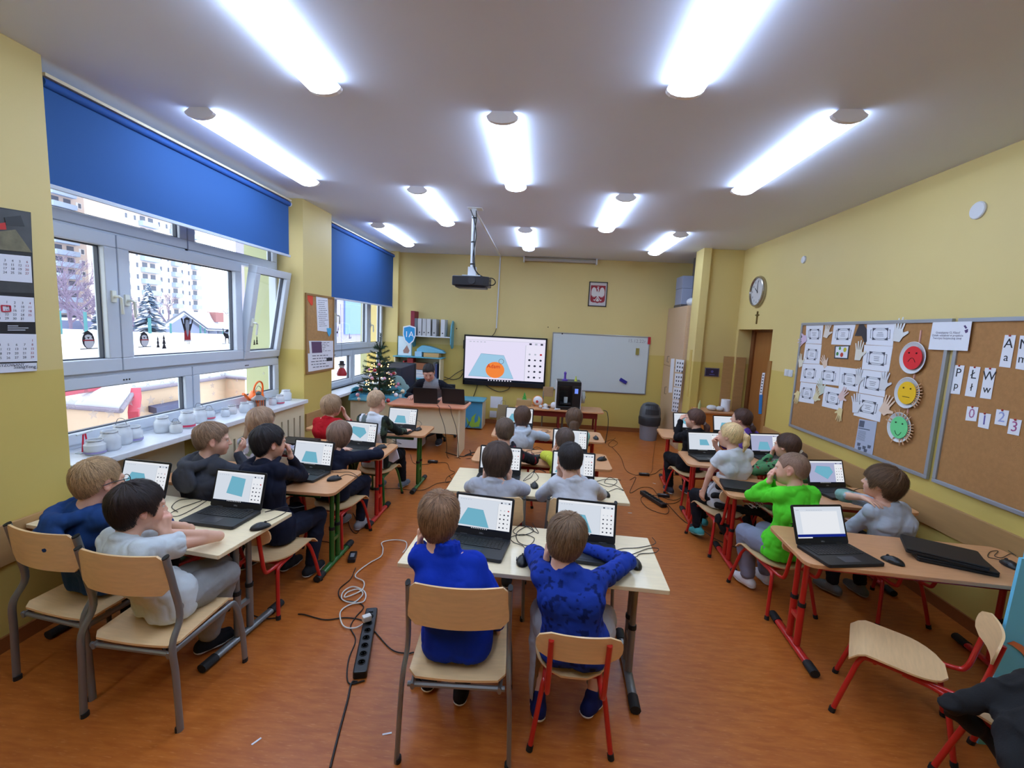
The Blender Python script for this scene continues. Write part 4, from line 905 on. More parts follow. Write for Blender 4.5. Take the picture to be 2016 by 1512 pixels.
# wall shelf with binders
ws = empty('wall_shelf', (-2.03, YB, 1.60), 0, 'white wall shelf with turquoise rounded side pieces, holding binders', 'shelf')
ob('board', MB().bx(-0.36, 0.34, -0.27, -0.002, -0.02, 0), M_white, ws, bev=0.003)
side = [(0, 0.28), (-0.10, 0.30), (-0.22, 0.20), (-0.27, 0.02), (-0.24, -0.14), (-0.12, -0.22), (0, -0.2)]
for x in (0.34, -0.38):
    ob('side_piece', MB().plate(side, 0, 0.02, Matrix(((0, 0, 1, x), (1, 0, 0, -0.002), (0, 1, 0, 0), (0, 0, 0, 1)))), M_turq, ws, bev=0.004)
bc = [(110, 116, 122), (190, 190, 192), (184, 184, 186), (196, 196, 196), (176, 176, 178), (206, 208, 212)]
bx_ = [-2.335, -2.255, -2.17, -2.09, -1.985, -1.83]
bl = ['dark grey ring binder next to the red one', 'pale ring binder second from the dark grey one', 'ring binder with a pinkish spine in the middle of the wall shelf', 'pale ring binder right of the pinkish one', 'grey wide binder before the gap on the wall shelf', 'white binder at the right end of the wall shelf']
for x, c_, l_ in zip(bx_, bc, bl):
    e = empty('ring_binder', (x, YB - 0.145, 1.601), 0, l_, 'binder', 'binders on the wall shelf')
    ob('cover', MB().bx(-0.036, 0.036, -0.12, 0.14, 0, 0.31), mat('binder_%d' % c_[0], c_, 0.5), e, bev=0.003)
    ob('spine_hole', MB().tube([(0, -0.1205, 0.06), (0, -0.123, 0.06)], 0.012, 12), M_ink, e)
e = empty('ring_binder', (-2.385, YB - 0.15, 1.60), 0, 'tall dark red binder standing at the left end of the wall shelf', 'binder')
ob('cover', MB().bx(-0.035, 0.035, -0.13, 0.14, 0, 0.44), mat('binder_red', (136, 30, 50), 0.5), e, bev=0.003)
# 1A shield badge
sb = empty('class_badge', (-2.43, YB - 0.31, 1.61), 0, 'blue and white paper shield reading 1A beside the wall shelf', 'badge')
shp = [(-0.115, 0.14), (0, 0.17), (0.115, 0.14), (0.12, 0.0), (0.08, -0.12), (0, -0.19), (-0.08, -0.12), (-0.12, 0.0)]
v2 = Matrix.Rotation(R(90), 4, 'X')
ob('white_border', MB().plate(shp, -0.004, 0, v2), M_paper, sb)
ob('blue_field', MB().plate([(x * 0.86, y * 0.86) for x, y in shp], 0, 0.002, v2), mat('badge_blue', (30, 140, 200), 0.6), sb)
ob('lettering', text_mb(MB(), '1A', 0.15, Matrix.Translation((0, -0.0025, 0.0)) @ v2, 0.001), M_paper, sb)
# open bookcase
bk = empty('bookcase', (-2.27, 8.10, 0), 0, 'low open bookcase with turquoise shelves and cream sides behind the teacher', 'bookcase')
W, D, H = 0.86, 0.30, 1.215
ob('side_panel', MB().bx(-W / 2, -W / 2 + 0.02, -0.02, 0.28, 0, H - 0.02), M_cream, bk); ob('side_panel', MB().bx(W / 2 - 0.02, W / 2, -0.02, 0.28, 0, H - 0.02), M_cream, bk)
for z in (0.02, 0.42, 0.80): ob('shelf', MB().bx(-W / 2 + 0.02, W / 2 - 0.02, -0.015, 0.27, z, z + 0.025), M_turq, bk)
ob('top_board', MB().bx(-W / 2 - 0.02, W / 2 + 0.03, -0.04, 0.29, H - 0.02, H), M_turq, bk, bev=0.004)
ob('back_panel', MB().bx(-W / 2 + 0.01, W / 2 - 0.01, 0.272, 0.28, 0, H), M_cream, bk)
rg = random.Random(12)
cnm = ['red', 'white', 'green', 'navy', 'yellow', 'brick red', 'pale grey', 'dark grey', 'olive']
cols = [(180, 40, 50), (230, 230, 226), (40, 110, 90), (60, 70, 120), (230, 190, 60), (150, 60, 60), (210, 214, 220), (90, 90, 96), (120, 160, 60)]
def books(x0, x1, z, n, y=8.12, hmin=0.18, hmax=0.3, g='books in the bookcase'):
    x = x0
    for k in range(n):
        t = rg.uniform(0.018, 0.045)
        if x + t > x1: break
        ci = rg.randrange(len(cols)); c_ = cols[ci]; h = rg.uniform(hmin, hmax)
        e = empty('book', (x, y, z), 0, 'upright %s book on the %s shelf of the turquoise bookcase' % (cnm[ci], 'lower' if z < .6 else 'middle'), 'book', '%s %s' % (cnm[ci], g))
        ob('cover', MB().bx(0, t, 0, 0.2, 0, h), mat('book_%d' % ci, c_, 0.5), e, bev=0.002); ob('pages', MB().bx(0.002, t - 0.002, 0.004, 0.198, h - 0.0, h + 0.0005), M_paper, e)
        x += t + 0.001
books(-2.58, -2.46, 0.826, 4); books(-2.68, -1.9, 0.446, 22); books(-2.10, -1.88, 0.826, 6)
box('red_box', -2.47, -2.36, 8.12, 8.3, 1.02, 1.18, mat('box_red', (150, 36, 40), 0.6), 'dark red box on top of files inside the bookcase', 'box')
box('wicker_box', -2.35, -2.12, 8.12, 8.32, 0.98, 1.1, mat('box_brown', (150, 92, 60), 0.7), 'brown box lying above the stacked papers in the bookcase', 'box')
for k in range(5): box('paper_stack', -2.42 + 0.01 * k, -2.12 + 0.006 * k, 8.1, 8.3, 0.826 + k * 0.03, 0.852 + k * 0.03, mat('paper_blueish_%d' % (k % 2), ((206, 212, 226), (226, 226, 230))[k % 2], 0.7), ('lowest', 'second lowest', 'middle', 'second from the top', 'topmost')[k] + ' of the flat files stacked in the bookcase', 'papers', 'flat files in the bookcase')
box('storage_carton', -2.16, -1.88, 8.1, 8.34, 1.216, 1.29, mat('carton', (196, 160, 106), 0.8), 'flat brown carton on the right of the bookcase top', 'box')
ob('folder_pile', MB().plate([(-0.25, 0), (0.27, 0), (0.22, 0.05), (-0.02, 0.12), (-0.16, 0.13), (-0.25, 0.06)], 0, 0.2, Matrix.Translation((-2.06, 8.36, 1.292)) @ v2), mat('blue_folder', (110, 176, 204), 0.6), label='blue plastic folders heaped on the brown carton', cat='folders', bev=0.01)
box('tin', -2.33, -2.20, 8.12, 8.25, 1.216, 1.31, mat('tin_blue', (150, 190, 214), 0.5), 'small pale blue tin between picture card and carton', 'tin')
pc = empty('picture_card', (-2.52, 8.14, 1.216), 0, 'tall white framed card with a drawn hedgehog on the bookcase top', 'card')
ob('card_frame', MB().bx(-0.13, 0.13, -0.012, 0.012, 0, 0.36), mat('card_frame_teal', (116, 170, 190), 0.5), pc, bev=0.003); ob('card_face', MB().bx(-0.12, 0.12, -0.014, -0.012, 0.01, 0.35), mat('card_white', (214, 230, 238), 0.7), pc)
ob('drawing', MB().plate([(-0.02, 0.05), (0.07, 0.05), (0.09, 0.1), (0.06, 0.16), (0.04, 0.2), (0.0, 0.14), (-0.03, 0.1)], 0.0142, 0.0148, v2), mat('drawing_brown', (160, 120, 110), 0.7), pc)
# ------------------------------------------------------------------ teacher corner
tdk = empty('teacher_desk', (-1.54, 6.24, 0), 0, 'wide teacher desk with salmon top and cream side panels', 'desk')
ob('desktop', MB().plate(rrect(-0.55, 0.54, -0.27, 0.27, 0.03), 0.68, 0.703), wood('salmon_laminate', (222, 146, 112)), tdk, bev=0.004)
ob('side_panel', MB().bx(0.44, 0.462, -0.22, 0.25, 0, 0.68), M_cream, tdk); ob('side_panel', MB().bx(-0.50, -0.48, -0.22, 0.25, 0, 0.68), M_cream, tdk)
ob('modesty_panel', MB().bx(-0.48, 0.44, -0.14, -0.125, 0.30, 0.68), M_cream, tdk)
dc = ob('drawer_unit', MB().bx(-0.46, -0.12, -0.10, 0.22, 0.05, 0.40), M_white, tdk, bev=0.003)
TL = []
for px, py, f, lab in ((838, 792, 176, 'black laptop seen from behind, left one on the teacher desk'), (893, 793, 186, 'black laptop seen from behind, right one on the teacher desk')):
    h = at(px, py, Z=0.72); o = make_laptop(106, None, 1, True); fr_ = R(f); o.location = (h.x - 0.108 * math.sin(fr_), h.y - 0.108 * math.cos(fr_), 0.7035); o.rotation_euler = (0, 0, -fr_); props(o, lab, 'laptop', 'laptops on the teacher desk')
p = at(788, 783, Z=0.70); e = empty('small_vase', (p.x, p.y, 0.7035), 0, 'small clear vase with a pale ball on the teacher desk corner', 'vase')
ob('vase', MB().lathe([(0.02, 0), (0.03, 0.02), (0.02, 0.05), (0.025, 0.07)], 14), mat('clear_glassy', (210, 220, 222), 0.15), e, smooth=True); ob('ball', MB().ball((0.03, 0.02, 0.09), 0.032), mat('ball_cream', (232, 214, 176), 0.6), e, smooth=True)
for px, lab in ((884, 'small clear bottle behind the right black laptop'), (899, 'small clear bottle at the right end of the teacher desk')):
    p = at(px, 783, Z=0.70); ob('bottle', MB().lathe([(0.02, 0), (0.022, 0.07), (0.01, 0.10), (0.01, 0.125)], 12, (p.x, min(p.y, 6.48), 0.7035)), mat('clear_plastic', (196, 206, 214), 0.2), label=lab, cat='bottle', smooth=True)
for a_, lab in (((-1.36, 5.965, 0.70), 'black cable hanging from the left laptop of the teacher desk'), ((-1.20, 5.965, 0.70), 'black cable hanging from the right laptop of the teacher desk')):
    x, y, z = a_; cable([(x - 0.05, y + 0.1, z + 0.01), (x, y, z), (x + 0.02, y - 0.015, 0.62), (x + 0.09, y - 0.01, 0.42), (x + 0.12, y - 0.0, 0.2), (x + 0.15, y - 0.02, 0.008), (x + 0.3, y + 0.02, 0.006)], lab, 0.004)
cable([(-0.98, 6.4, 0.006), (-0.93, 6.2, 0.006), (-1.0, 6.1, 0.01), (-0.9, 6.3, 0.006), (-0.82, 6.1, 0.006), (-0.95, 6.15, 0.006), (-1.05, 6.05, 0.006), (-1.3, 6.2, 0.006)], 'black cable curled at the foot of the teacher desk side panel', 0.006)
# turquoise cabinet right of the teacher desk
tc = empty('low_cabinet', (-1.16, 7.97, 0), 0, 'low turquoise cabinet with a green leaf motif under the display', 'cabinet')
ob('body', MB().bx(-0.30, 0.17, -0.19, 0.22, 0.02, 0.50), M_cream, tc); ob('door_front', MB().bx(-0.29, 0.16, -0.205, -0.19, 0.03, 0.49), mat('door_blue', (70, 150, 190), 0.5), tc, bev=0.002)
ob('top_board', MB().plate(rrect(-0.33, 0.19, -0.24, 0.23, 0.05), 0.50, 0.525), M_turq, tc, bev=0.004)
ob('leaf_motif', MB().plate([(-0.02, 0.04), (0.12, 0.06), (0.14, 0.2), (0.10, 0.26), (0.09, 0.16), (0.04, 0.12), (0.03, 0.2), (0.06, 0.3), (-0.02, 0.22), (-0.03, 0.14), (-0.07, 0.14), (-0.1, 0.2), (-0.12, 0.22), (-0.09, 0.1)], 0.2055, 0.209, v2), mat('leaf_green', (150, 196, 70), 0.5), tc)
# paper bags, sockets
ob('socket_panel', MB().bx(-0.93, -0.80, YB - 0.03, YB - 0.001, 0.12, 0.24).bx(-0.9, -0.86, YB - 0.036, YB - 0.03, 0.15, 0.21), M_white, label='white wall socket block low on the back wall', cat='socket')
box('wall_notice', -0.93, -0.70, YB - 0.006, YB - 0.001, 0.30, 0.52, M_paper, 'white printed sheet low on the back wall beside the paper bag', 'notice', bev=0)
def bag(x, y, w_, d_, h, c_, lab):
    b = MB(); n = 0.85
    b.add([(x - w_, y - d_, 0), (x + w_, y - d_, 0), (x + w_, y + d_, 0), (x - w_, y + d_, 0), (x - w_ * n, y - d_ * 0.5, h), (x + w_ * n, y - d_ * 0.7, h * 1.02), (x + w_ * n, y + d_ * 0.6, h * 0.98), (x - w_ * n, y + d_ * 0.5, h)], [(0, 3, 2, 1), (0, 1, 5, 4), (1, 2, 6, 5), (2, 3, 7, 6), (3, 0, 4, 7), (4, 5, 6, 7)])
    o = ob('paper_bag', b, mat('kraft_%d' % c_[0], c_, 0.85, bump=0.5, bscale=14), label=lab, cat='paper bag', bev=0.006)
    ob('bag_handle', MB().tube(spl([(x - w_ * 0.4, y, h * 0.98), (x - w_ * 0.3, y, h + 0.07), (x + w_ * 0.3, y, h + 0.07), (x + w_ * 0.4, y, h * 0.98)], 4), 0.004, 6), mat('kraft_%d' % c_[0], c_), o)
bag(-0.66, 8.1, 0.11, 0.08, 0.42, (150, 132, 100), 'brown paper bag standing on the floor behind the farthest middle desk')
bag(-0.62, 7.72, 0.12, 0.07, 0.20, (196, 180, 150), 'pale folded paper bag in front of the brown one')
# printer table
pt = empty('demonstration_table', (0.40, 7.55, 0), 0, 'beech table with dark red frame carrying the printer', 'table')
ob('tabletop', MB().plate(rrect(-0.80, 0.66, -0.27, 0.27, 0.06), 0.50, 0.522), M_beech, pt, bev=0.003)
M_dred = mat('dark_red_steel', (110, 26, 24), 0.4)
ob('apron', MB().bx(-0.7, 0.56, -0.2, -0.17, 0.40, 0.50).bx(-0.7, 0.56, 0.17, 0.2, 0.42, 0.5), M_dred, pt); ob('bench_rail', MB().bx(-0.7, 0.56, -0.2, 0.0, 0.16, 0.18), M_beech, pt)
for x in (-0.68, -0.07, 0.54):
    for y in (-0.18, 0.18): ob('leg', MB().bx(x - 0.016, x + 0.016, y - 0.016, y + 0.016, 0, 0.50), M_dred, pt)
pr = empty('printer_3d', (0.465, 7.55, 0.5225), 0, 'black and white desktop printing machine with lit chamber and blue touch display', 'printer')
k = MB().bx(-0.19, 0.20, -0.20, -0.185, 0, 0.06).bx(-0.19, 0.20, -0.20, -0.185, 0.40, 0.47).bx(-0.19, -0.155, -0.20, -0.185, 0.06, 0.40).bx(0.07, 0.20, -0.20, -0.185, 0.06, 0.40).bx(-0.19, 0.20, -0.185, 0.2, 0, 0.03).bx(-0.19, 0.20, -0.185, 0.2, 0.45, 0.47).bx(-0.19, 0.2, 0.185, 0.2, 0.03, 0.45).bx(0.07, 0.08, -0.185, 0.2, 0.03, 0.45)
ob('housing', k, M_black, pr, bev=0.006); ob('side_shell', MB().bx(-0.205, -0.19, -0.19, 0.2, 0, 0.46), M_white, pr, bev=0.005); ob('side_shell', MB().bx(0.2, 0.215, -0.19, 0.2, 0, 0.46), M_white, pr, bev=0.005)
ob('touch_display', MB().bx(0.10, 0.155, -0.204, -0.2, 0.28, 0.36), emis('display_blue', (120, 150, 250), 1.0), pr); ob('build_plate', MB().bx(-0.12, 0.05, -0.12, 0.1, 0.08, 0.095), M_dark, pr)
ob('chamber_light', MB().bx(-0.08, 0.02, -0.1, -0.06, 0.43, 0.445), emis('chamber_lamp', (230, 240, 255), 14), pr); ob('printed_part', MB().bx(-0.06, 0.0, -0.05, 0.0, 0.095, 0.19), mat('printed_white', (230, 232, 235), 0.5), pr, bev=0.004)
ob('door_pane', MB().bx(-0.155, 0.07, -0.196, -0.192, 0.06, 0.40), M_glass, pr)
ob('spool_holder', MB().tube([(0.215, 0.0, 0.2), (0.30, 0.0, 0.2)], 0.02, 12), M_dark, pr)
ob('filament_spool', MB().tube([(0.235, 0.0, 0.2), (0.285, 0.0, 0.2)], 0.10, 24), mat('spool_grey', (170, 178, 174), 0.5), pr, smooth=True)
e = empty('purple_figure', (0.40, 7.5, 0.993), 0, 'small purple printed figure on top of the printing machine', 'figurine'); ob('body', MB().lathe([(0.05, 0), (0.05, 0.015), (0.02, 0.03), (0.018, 0.09), (0.024, 0.13), (0.01, 0.15)], 14), mat('purple_plastic', (90, 62, 160), 0.4), e, smooth=True)
e = empty('yellow_figure', (0.58, 7.5, 0.993), 0, 'tiny lime yellow printed figure on the right of the machine top', 'figurine'); ob('body', MB().lathe([(0.025, 0), (0.02, 0.02), (0.008, 0.06), (0.012, 0.08)], 12), mat('lime_plastic', (196, 206, 70), 0.4), e, smooth=True)
z0 = 0.523
e = empty('green_tree_figure', (-0.26, 7.6, z0 + 0.1), 0, 'small green tree figure standing on the cardboard box end of the table', 'figurine'); ob('body', MB().lathe([(0.045, 0), (0.02, 0.03), (0.035, 0.035), (0.015, 0.07), (0.02, 0.075), (0.002, 0.12)], 12), mat('tree_green', (60, 160, 50), 0.5), e)
box('cardboard_box', -0.39, -0.14, 7.5, 7.72, z0, z0 + 0.098, mat('carton2', (176, 144, 96), 0.8), 'brown cardboard box at the left end of the printer table', 'box')
for x, y, r_, c_, nm, lab in ((-0.03, 7.6, 0.085, (232, 230, 232), 'globe', 'large white ball with an orange band on the printer table'), (0.24, 7.42, 0.055, (226, 226, 230), 'ball', 'white ball beside the printing machine'), (0.10, 7.4, 0.04, (224, 222, 220), 'ball', 'smaller white ball left of the other white one'), (0.02, 7.38, 0.03, (216, 214, 214), 'ball', 'smallest white ball on the printer table')):
    e = empty('plastic_ball', (x, y, z0), 0, lab, 'ball'); ob('ball', MB().ball((0, 0, r_), r_, 18), mat('ballw_%d' % c_[0], c_, 0.5), e, smooth=True)
    if nm == 'globe': ob('band', MB().tube([(r_ * 1.01 * math.cos(t * 0.3), -0.02 + r_ * 0.2 * math.sin(t * 0.3), r_ + r_ * 1.01 * math.sin(t * 0.3)) for t in range(21)], 0.008, 6, closed=True), mat('orange_plastic', (244, 140, 40), 0.4), e); ob('red_spot', MB().ball((-0.01, -r_ * 0.85, r_), 0.025), mat('spot_red', (190, 60, 50), 0.5), e)
for k, (x, y, a_, c_, lab) in enumerate(((0.06, 7.5, 20, (240, 146, 40), 'orange printed part behind the white balls'), (0.13, 7.5, -30, (30, 30, 34), 'black small tool among the white balls'), (0.33, 7.4, 10, (236, 130, 50), 'orange piece just left of the printing machine'), (0.30, 7.32, 40, (222, 222, 224), 'white printed piece at the table front edge'), (0.10, 7.33, -15, (214, 214, 218), 'white crumpled sheet at the table front edge'))):
    ob('printed_piece', MB().plate([(-0.05, -0.02), (0.05, -0.015), (0.06, 0.02), (0.0, 0.04), (-0.06, 0.015)], 0, 0.02).tf(Matrix.Translation((x, y, z0)) @ Matrix.Rotation(R(a_), 4, 'Z')), mat('piece_%d' % k, c_, 0.5), label=lab, cat='printed piece', bev=0.004)
# adult chair behind printer table
wc = empty('wooden_chair', (0.24, 7.98, 0), 0, 'plain wooden chair behind the printer table, only its back showing', 'chair'); ob('backrest', MB().bx(-0.19, 0.0, 0.10, 0.115, 0.62, 0.80), wood('dull_ply', (176, 140, 100)), wc, bev=0.01); ob('seat', MB().bx(-0.19, 0.19, -0.25, 0.12, 0.42, 0.435), M_ply, wc)
for x in (-0.18, 0.18):
    for y in (-0.23, 0.11): ob('leg', MB().tube([(x, y, 0), (x, y, 0.42 if y < 0 else 0.72)], 0.012, 8), M_grey, wc)
cable([(1.07, 7.50, 0.53), (1.13, 7.45, 0.50), (1.15, 7.4, 0.3), (1.12, 7.35, 0.006)], 'black cable hanging off the right end of the printer table', 0.006)
# waste bin
wbn = empty('waste_bin', (1.93, 7.88, 0), 0, 'round grey plastic waste bin with dark domed swing lid', 'waste bin'); M_bin = mat('bin_grey', (128, 130, 138), 0.45)
ob('bucket', MB().lathe([(0.14, 0.0), (0.148, 0.05), (0.165, 0.40)], 28), M_bin, wbn, smooth=True)
ob('bag_rim', MB().lathe([(0.168, 0.26), (0.182, 0.27), (0.186, 0.34), (0.19, 0.38), (0.178, 0.42)], 28), mat('bin_liner', (44, 46, 50), 0.5, bump=0.8, bscale=30), wbn, smooth=True)
ob('dome', MB().lathe([(0.18, 0.40), (0.178, 0.48), (0.165, 0.56), (0.13, 0.62), (0.07, 0.65), (0.0005, 0.655)], 28), mat('bin_dome', (92, 96, 100), 0.45), wbn, smooth=True)
ob('flap', MB().lathe([(0.183, 0.46), (0.172, 0.55), (0.145, 0.61), (0.11, 0.635)], 28, cap=False).tf(Matrix.Identity(4)), M_dark, wbn, smooth=True)
fl = bpy.data.objects[wbn.children[-1].name] if wbn.children else None
for o in [q for q in col.objects if q.parent == wbn and q.name.startswith('flap')]:
    me = o.data; keep = [p for p in me.polygons if (p.center.y < -0.02 and abs(p.center.x) < 0.10)]
    b2 = MB(); 
    for p in keep: b2.add([me.vertices[i].co for i in p.vertices], [tuple(range(len(p.vertices)))])
    me2 = bpy.data.meshes.new('flap'); me2.from_pydata(b2.v, [], b2.f); me2.materials.append(M_dark); o.data = me2
    so = o.modifiers.new('solid', 'SOLIDIFY'); so.thickness = 0.006; so.offset = 1
# closet in the right back corner
cl = empty('built_in_closet', (2.34, 7.85, 0), 0, 'tall light wood closet with two doors and printed sheets in the back right corner', 'closet')
M_clo = wood('closet_laminate', (204, 172, 140)); hx = -0.12
ob('body', MB().bx(hx + 0.02, 0.5, -0.55, 0.54, 0, 2.30), M_clo, cl); 
ob('upper_door', MB().bx(hx, hx + 0.02, -0.545, 0.535, 1.30, 2.30), M_clo, cl, bev=0.002); lo_ = ob('lower_door', MB().bx(hx, hx + 0.02, -0.545, 0.535, 0.05, 1.29), M_clo, cl, bev=0.002)
ob('handle', MB().tube([(hx, 0.22, 1.36), (hx - 0.03, 0.22, 1.36), (hx - 0.03, 0.22, 1.46), (hx, 0.22, 1.46)], 0.006, 8), mat('chrome', (150, 140, 130), 0.3, 0.8), cl); ob('handle', MB().tube([(hx, 0.20, 0.80), (hx - 0.03, 0.20, 0.80), (hx - 0.03, 0.20, 0.92), (hx, 0.20, 0.92)], 0.006, 8), MATS['chrome'], cl)
def px_on_x(X, pts): return [at(a, b, X=X) for a, b in pts]
cx_ = 2.34 + hx - 0.002
k = 0
for quad, lab in ((((1321, 706), (1328, 706), (1323, 773), (1316, 773)), 'long narrow white sheet on the closet door left of the handle'), (((1331, 707), (1347, 709), (1344, 733), (1329, 732)), 'top printed sheet with small pictures on the closet door'), (((1329, 735), (1344, 736), (1341, 763), (1327, 760)), 'second printed sheet from the top on the closet door'), (((1326, 762), (1341, 764), (1338, 787), (1324, 785)), 'third printed sheet from the top on the closet door'), (((1324, 786), (1337, 788), (1334, 812), (1322, 810)), 'lowest printed sheet on the closet door')):
    P = px_on_x(cx_, quad); e = empty('printed_sheet', (0, 0, 0), 0, lab, 'notice'); b = MB().add(P + [p + Vector((0.0015, 0, 0)) for p in P], [(0, 1, 2, 3), (7, 6, 5, 4), (0, 4, 5, 1), (1, 5, 6, 2), (2, 6, 7, 3), (3, 7, 4, 0)]); ob('sheet', b, M_paper, e)
    if k:
        b = MB(); u, v_ = P[1] - P[0], P[3] - P[0]
        for i in range(3):
            for j in range(3):
                c_ = P[0] + u * (0.2 + 0.3 * i) + v_ * (0.2 + 0.3 * j) + Vector((-0.001, 0, 0)); b.add([c_, c_ + u * 0.13, c_ + u * 0.13 + v_ * 0.14, c_ + v_ * 0.14], [(0, 1, 2, 3)])
        props(ob('printed_icons', b, M_ink, e), kind='stuff')
    k += 1
M_gb = mat('grey_blue_box', (150, 156, 176), 0.6)
for y0_, z0_, h_, lab in ((7.72, 2.345, 0.26, 'lower grey blue file box on top of the closet'), (7.74, 2.61, 0.20, 'upper grey blue file box on top of the closet')): box('file_box', 2.235, 2.45, y0_, y0_ + 0.36, z0_, z0_ + h_, M_gb, lab, 'box')
box('metal_duct', 2.40, 2.60, 7.62, 7.80, 2.302, 3.10, mat('duct_metal', (120, 120, 126), 0.4, 0.6), 'grey metal duct rising from the closet top to the ceiling', 'duct')
ob('plastic_bag', MB().ball((2.36, 7.52, 2.37), 0.10, 10, 0.7), mat('white_bag', (206, 208, 212), 0.5, bump=1, bscale=12), label='crumpled white bag on the closet edge', cat='bag', smooth=True)
box('shelf_board', 2.23, 2.5, 7.72, 8.1, 2.30, 2.342, mat('dark_slab', (90, 84, 84), 0.6), 'dark flat slab under the grey file boxes', 'board')
# height chart relief on the pilaster and wall plaque
P = [at(1359, 690, X=2.268), at(1346, 810, X=2.268)]
p1_, p2_ = at(1361, 688, X=2.268), at(1347, 830, X=2.268)
ob('wall_relief_strip', MB().bx(2.262, 2.2695, p1_.y - 0.06, p1_.y + 0.03, 0.9, 1.62), mat('relief_yellow', (206, 176, 96), 0.6), label='raised yellow decorative strip on the side of the pilaster', cat='relief')
e = empty('wall_plaque', (2.575, 6.995, 1.30), 0, 'small dark purple plaque on the alcove wall', 'plaque'); ob('plaque_frame', MB().bx(-0.105, 0.105, -0.014, 0, -0.065, 0.065), mat('plaque_frame', (120, 110, 120), 0.5), e); ob('plaque_face', MB().bx(-0.095, 0.095, -0.017, -0.014, -0.055, 0.055), mat('plaque_dark', (46, 38, 62), 0.4), e); ob('emblem', MB().tube([(0, -0.017, 0.01), (0, -0.0175, 0.01)], 0.02, 14).bx(-0.04, 0.04, -0.0178, -0.017, -0.04, -0.03), mat('plaque_print', (90, 90, 160), 0.5), e)
# low cabinet with paper towels by the door
lc = empty('side_cabinet', (2.56, 6.75, 0), 0, 'small orange wood cabinet in the alcove beside the door', 'cabinet'); M_oc = wood('orange_wood', (200, 120, 50))
ob('body', MB().bx(-0.24, 0.26, -0.2, 0.2, 0.04, 0.74), M_oc, lc, bev=0.003); ob('door', MB().bx(-0.235, 0.0, -0.215, -0.2, 0.06, 0.70), M_oc, lc); ob('door', MB().bx(0.01, 0.255, -0.215, -0.2, 0.06, 0.70), M_oc, lc); ob('top_board', MB().bx(-0.26, 0.28, -0.22, 0.2, 0.74, 0.76), M_beech, lc)
ob('paper_towel_roll', MB().tube([(2.72, 6.72, 0.761), (2.72, 6.72, 0.93)], 0.065, 20), M_paper, label='white paper towel roll on the alcove cabinet', cat='paper towel', smooth=True)
ob('plastic_pack', MB().ball((2.52, 6.7, 0.80), 0.075, 10, 0.55), MATS['white_bag'], label='white plastic pack lying left of the paper towel roll', cat='pack', smooth=True)
ob('plastic_pack', MB().ball((2.62, 6.66, 0.80), 0.06, 10, 0.6), MATS['white_bag'], label='small crumpled white pack in front of the paper towel roll', cat='pack', smooth=True)
ob('dish_bottle', MB().lathe([(0.02, 0), (0.024, 0.07), (0.01, 0.1), (0.008, 0.13)], 12, (2.36, 6.75, 0.761)), mat('olive_clear', (170, 176, 120), 0.3), label='small greenish bottle at the left end of the alcove cabinet', cat='bottle', smooth=True)
# door
dr = empty('door_1', (0, 0, 0), kind='structure'); M_door = wood('brown_door', (150, 96, 46), sc_=(8, 8, 0.8))
ob('door_leaf', MB().bx(3.085, 3.115, DY0, DY1 - 0.12, 0, DZ - 0.03), M_door, dr); ob('door_frame', MB().bx(3.06, 3.119, DY1 - 0.12, DY1 - 0.06, 0, DZ - 0.0).bx(3.07, 3.119, DY1 - 0.05, DY1 - 0.002, 0, DZ).bx(3.07, 3.119, DY0, DY1, DZ - 0.03, DZ), wood('dark_door_frame', (110, 62, 30)), dr)
P = px_on_x(3.08, ((1501, 734), (1506, 734), (1500, 777), (1495, 777))); b = MB().add(P + [p + Vector((0.004, 0, 0)) for p in P], [(0, 1, 2, 3), (7, 6, 5, 4), (0, 4, 5, 1), (1, 5, 6, 2), (2, 6, 7, 3), (3, 7, 4, 0)])
e = empty('growth_chart', (0, 0, 0), 0, 'narrow white and blue measuring strip on the brown door', 'chart'); ob('white_part', b, M_paper, e)
P2 = px_on_x(3.08, ((1500, 777), (1495, 777), (1494, 815), (1500, 815))); P2 = px_on_x(3.08, ((1495, 777), (1501, 777), (1499, 815), (1493, 815))); ob('blue_part', MB().add(P2 + [p + Vector((0.004, 0, 0)) for p in P2], [(0, 1, 2, 3), (7, 6, 5, 4), (0, 4, 5, 1), (1, 5, 6, 2), (2, 6, 7, 3), (3, 7, 4, 0)]), mat('strip_blue', (40, 120, 190), 0.5), e)
b = MB(); u, v_ = P[1] - P[0], P[3] - P[0]
for j in range(7): c_ = P[0] + u * 0.25 + v_ * (0.08 + 0.13 * j) + Vector((-0.001, 0, 0)); b.add([c_, c_ + u * 0.5, c_ + u * 0.5 + v_ * 0.05, c_ + v_ * 0.05], [(0, 1, 2, 3)])
ob('marks', b, M_ink, e)
# clock, cross, switches, discs on the right wall
ck = empty('wall_clock', (XR, 6.42, 2.465), 0, 'round silver rimmed wall clock above the door', 'clock')
RX = Matrix.Rotation(R(-90), 4, 'Y')  # lathe z -> -x (into room)
ob('rim', MB().lathe([(0.205, 0.0), (0.21, 0.02), (0.20, 0.045), (0.185, 0.05), (0.178, 0.03)], 48, cap=False).tf(RX), mat('clock_rim', (176, 170, 160), 0.25, 0.85), ck, smooth=True)
ob('face', MB().lathe([(0.0005, 0.02), (0.185, 0.02), (0.185, 0.025), (0.0005, 0.025)], 40, cap=False).tf(RX), mat('clock_face', (196, 194, 192), 0.5), ck)
b = MB()
for h in range(1, 13):
    a_ = R(h * 30); M_ = basis((-0.0255, -math.sin(a_) * 0.142 * -1 * -1, math.cos(a_) * 0.142), (0, -1, 0), (0, 0, 1)); text_mb(b, str(h), 0.042, M_, 0.0004)
ob('numerals', b, M_ink, ck)
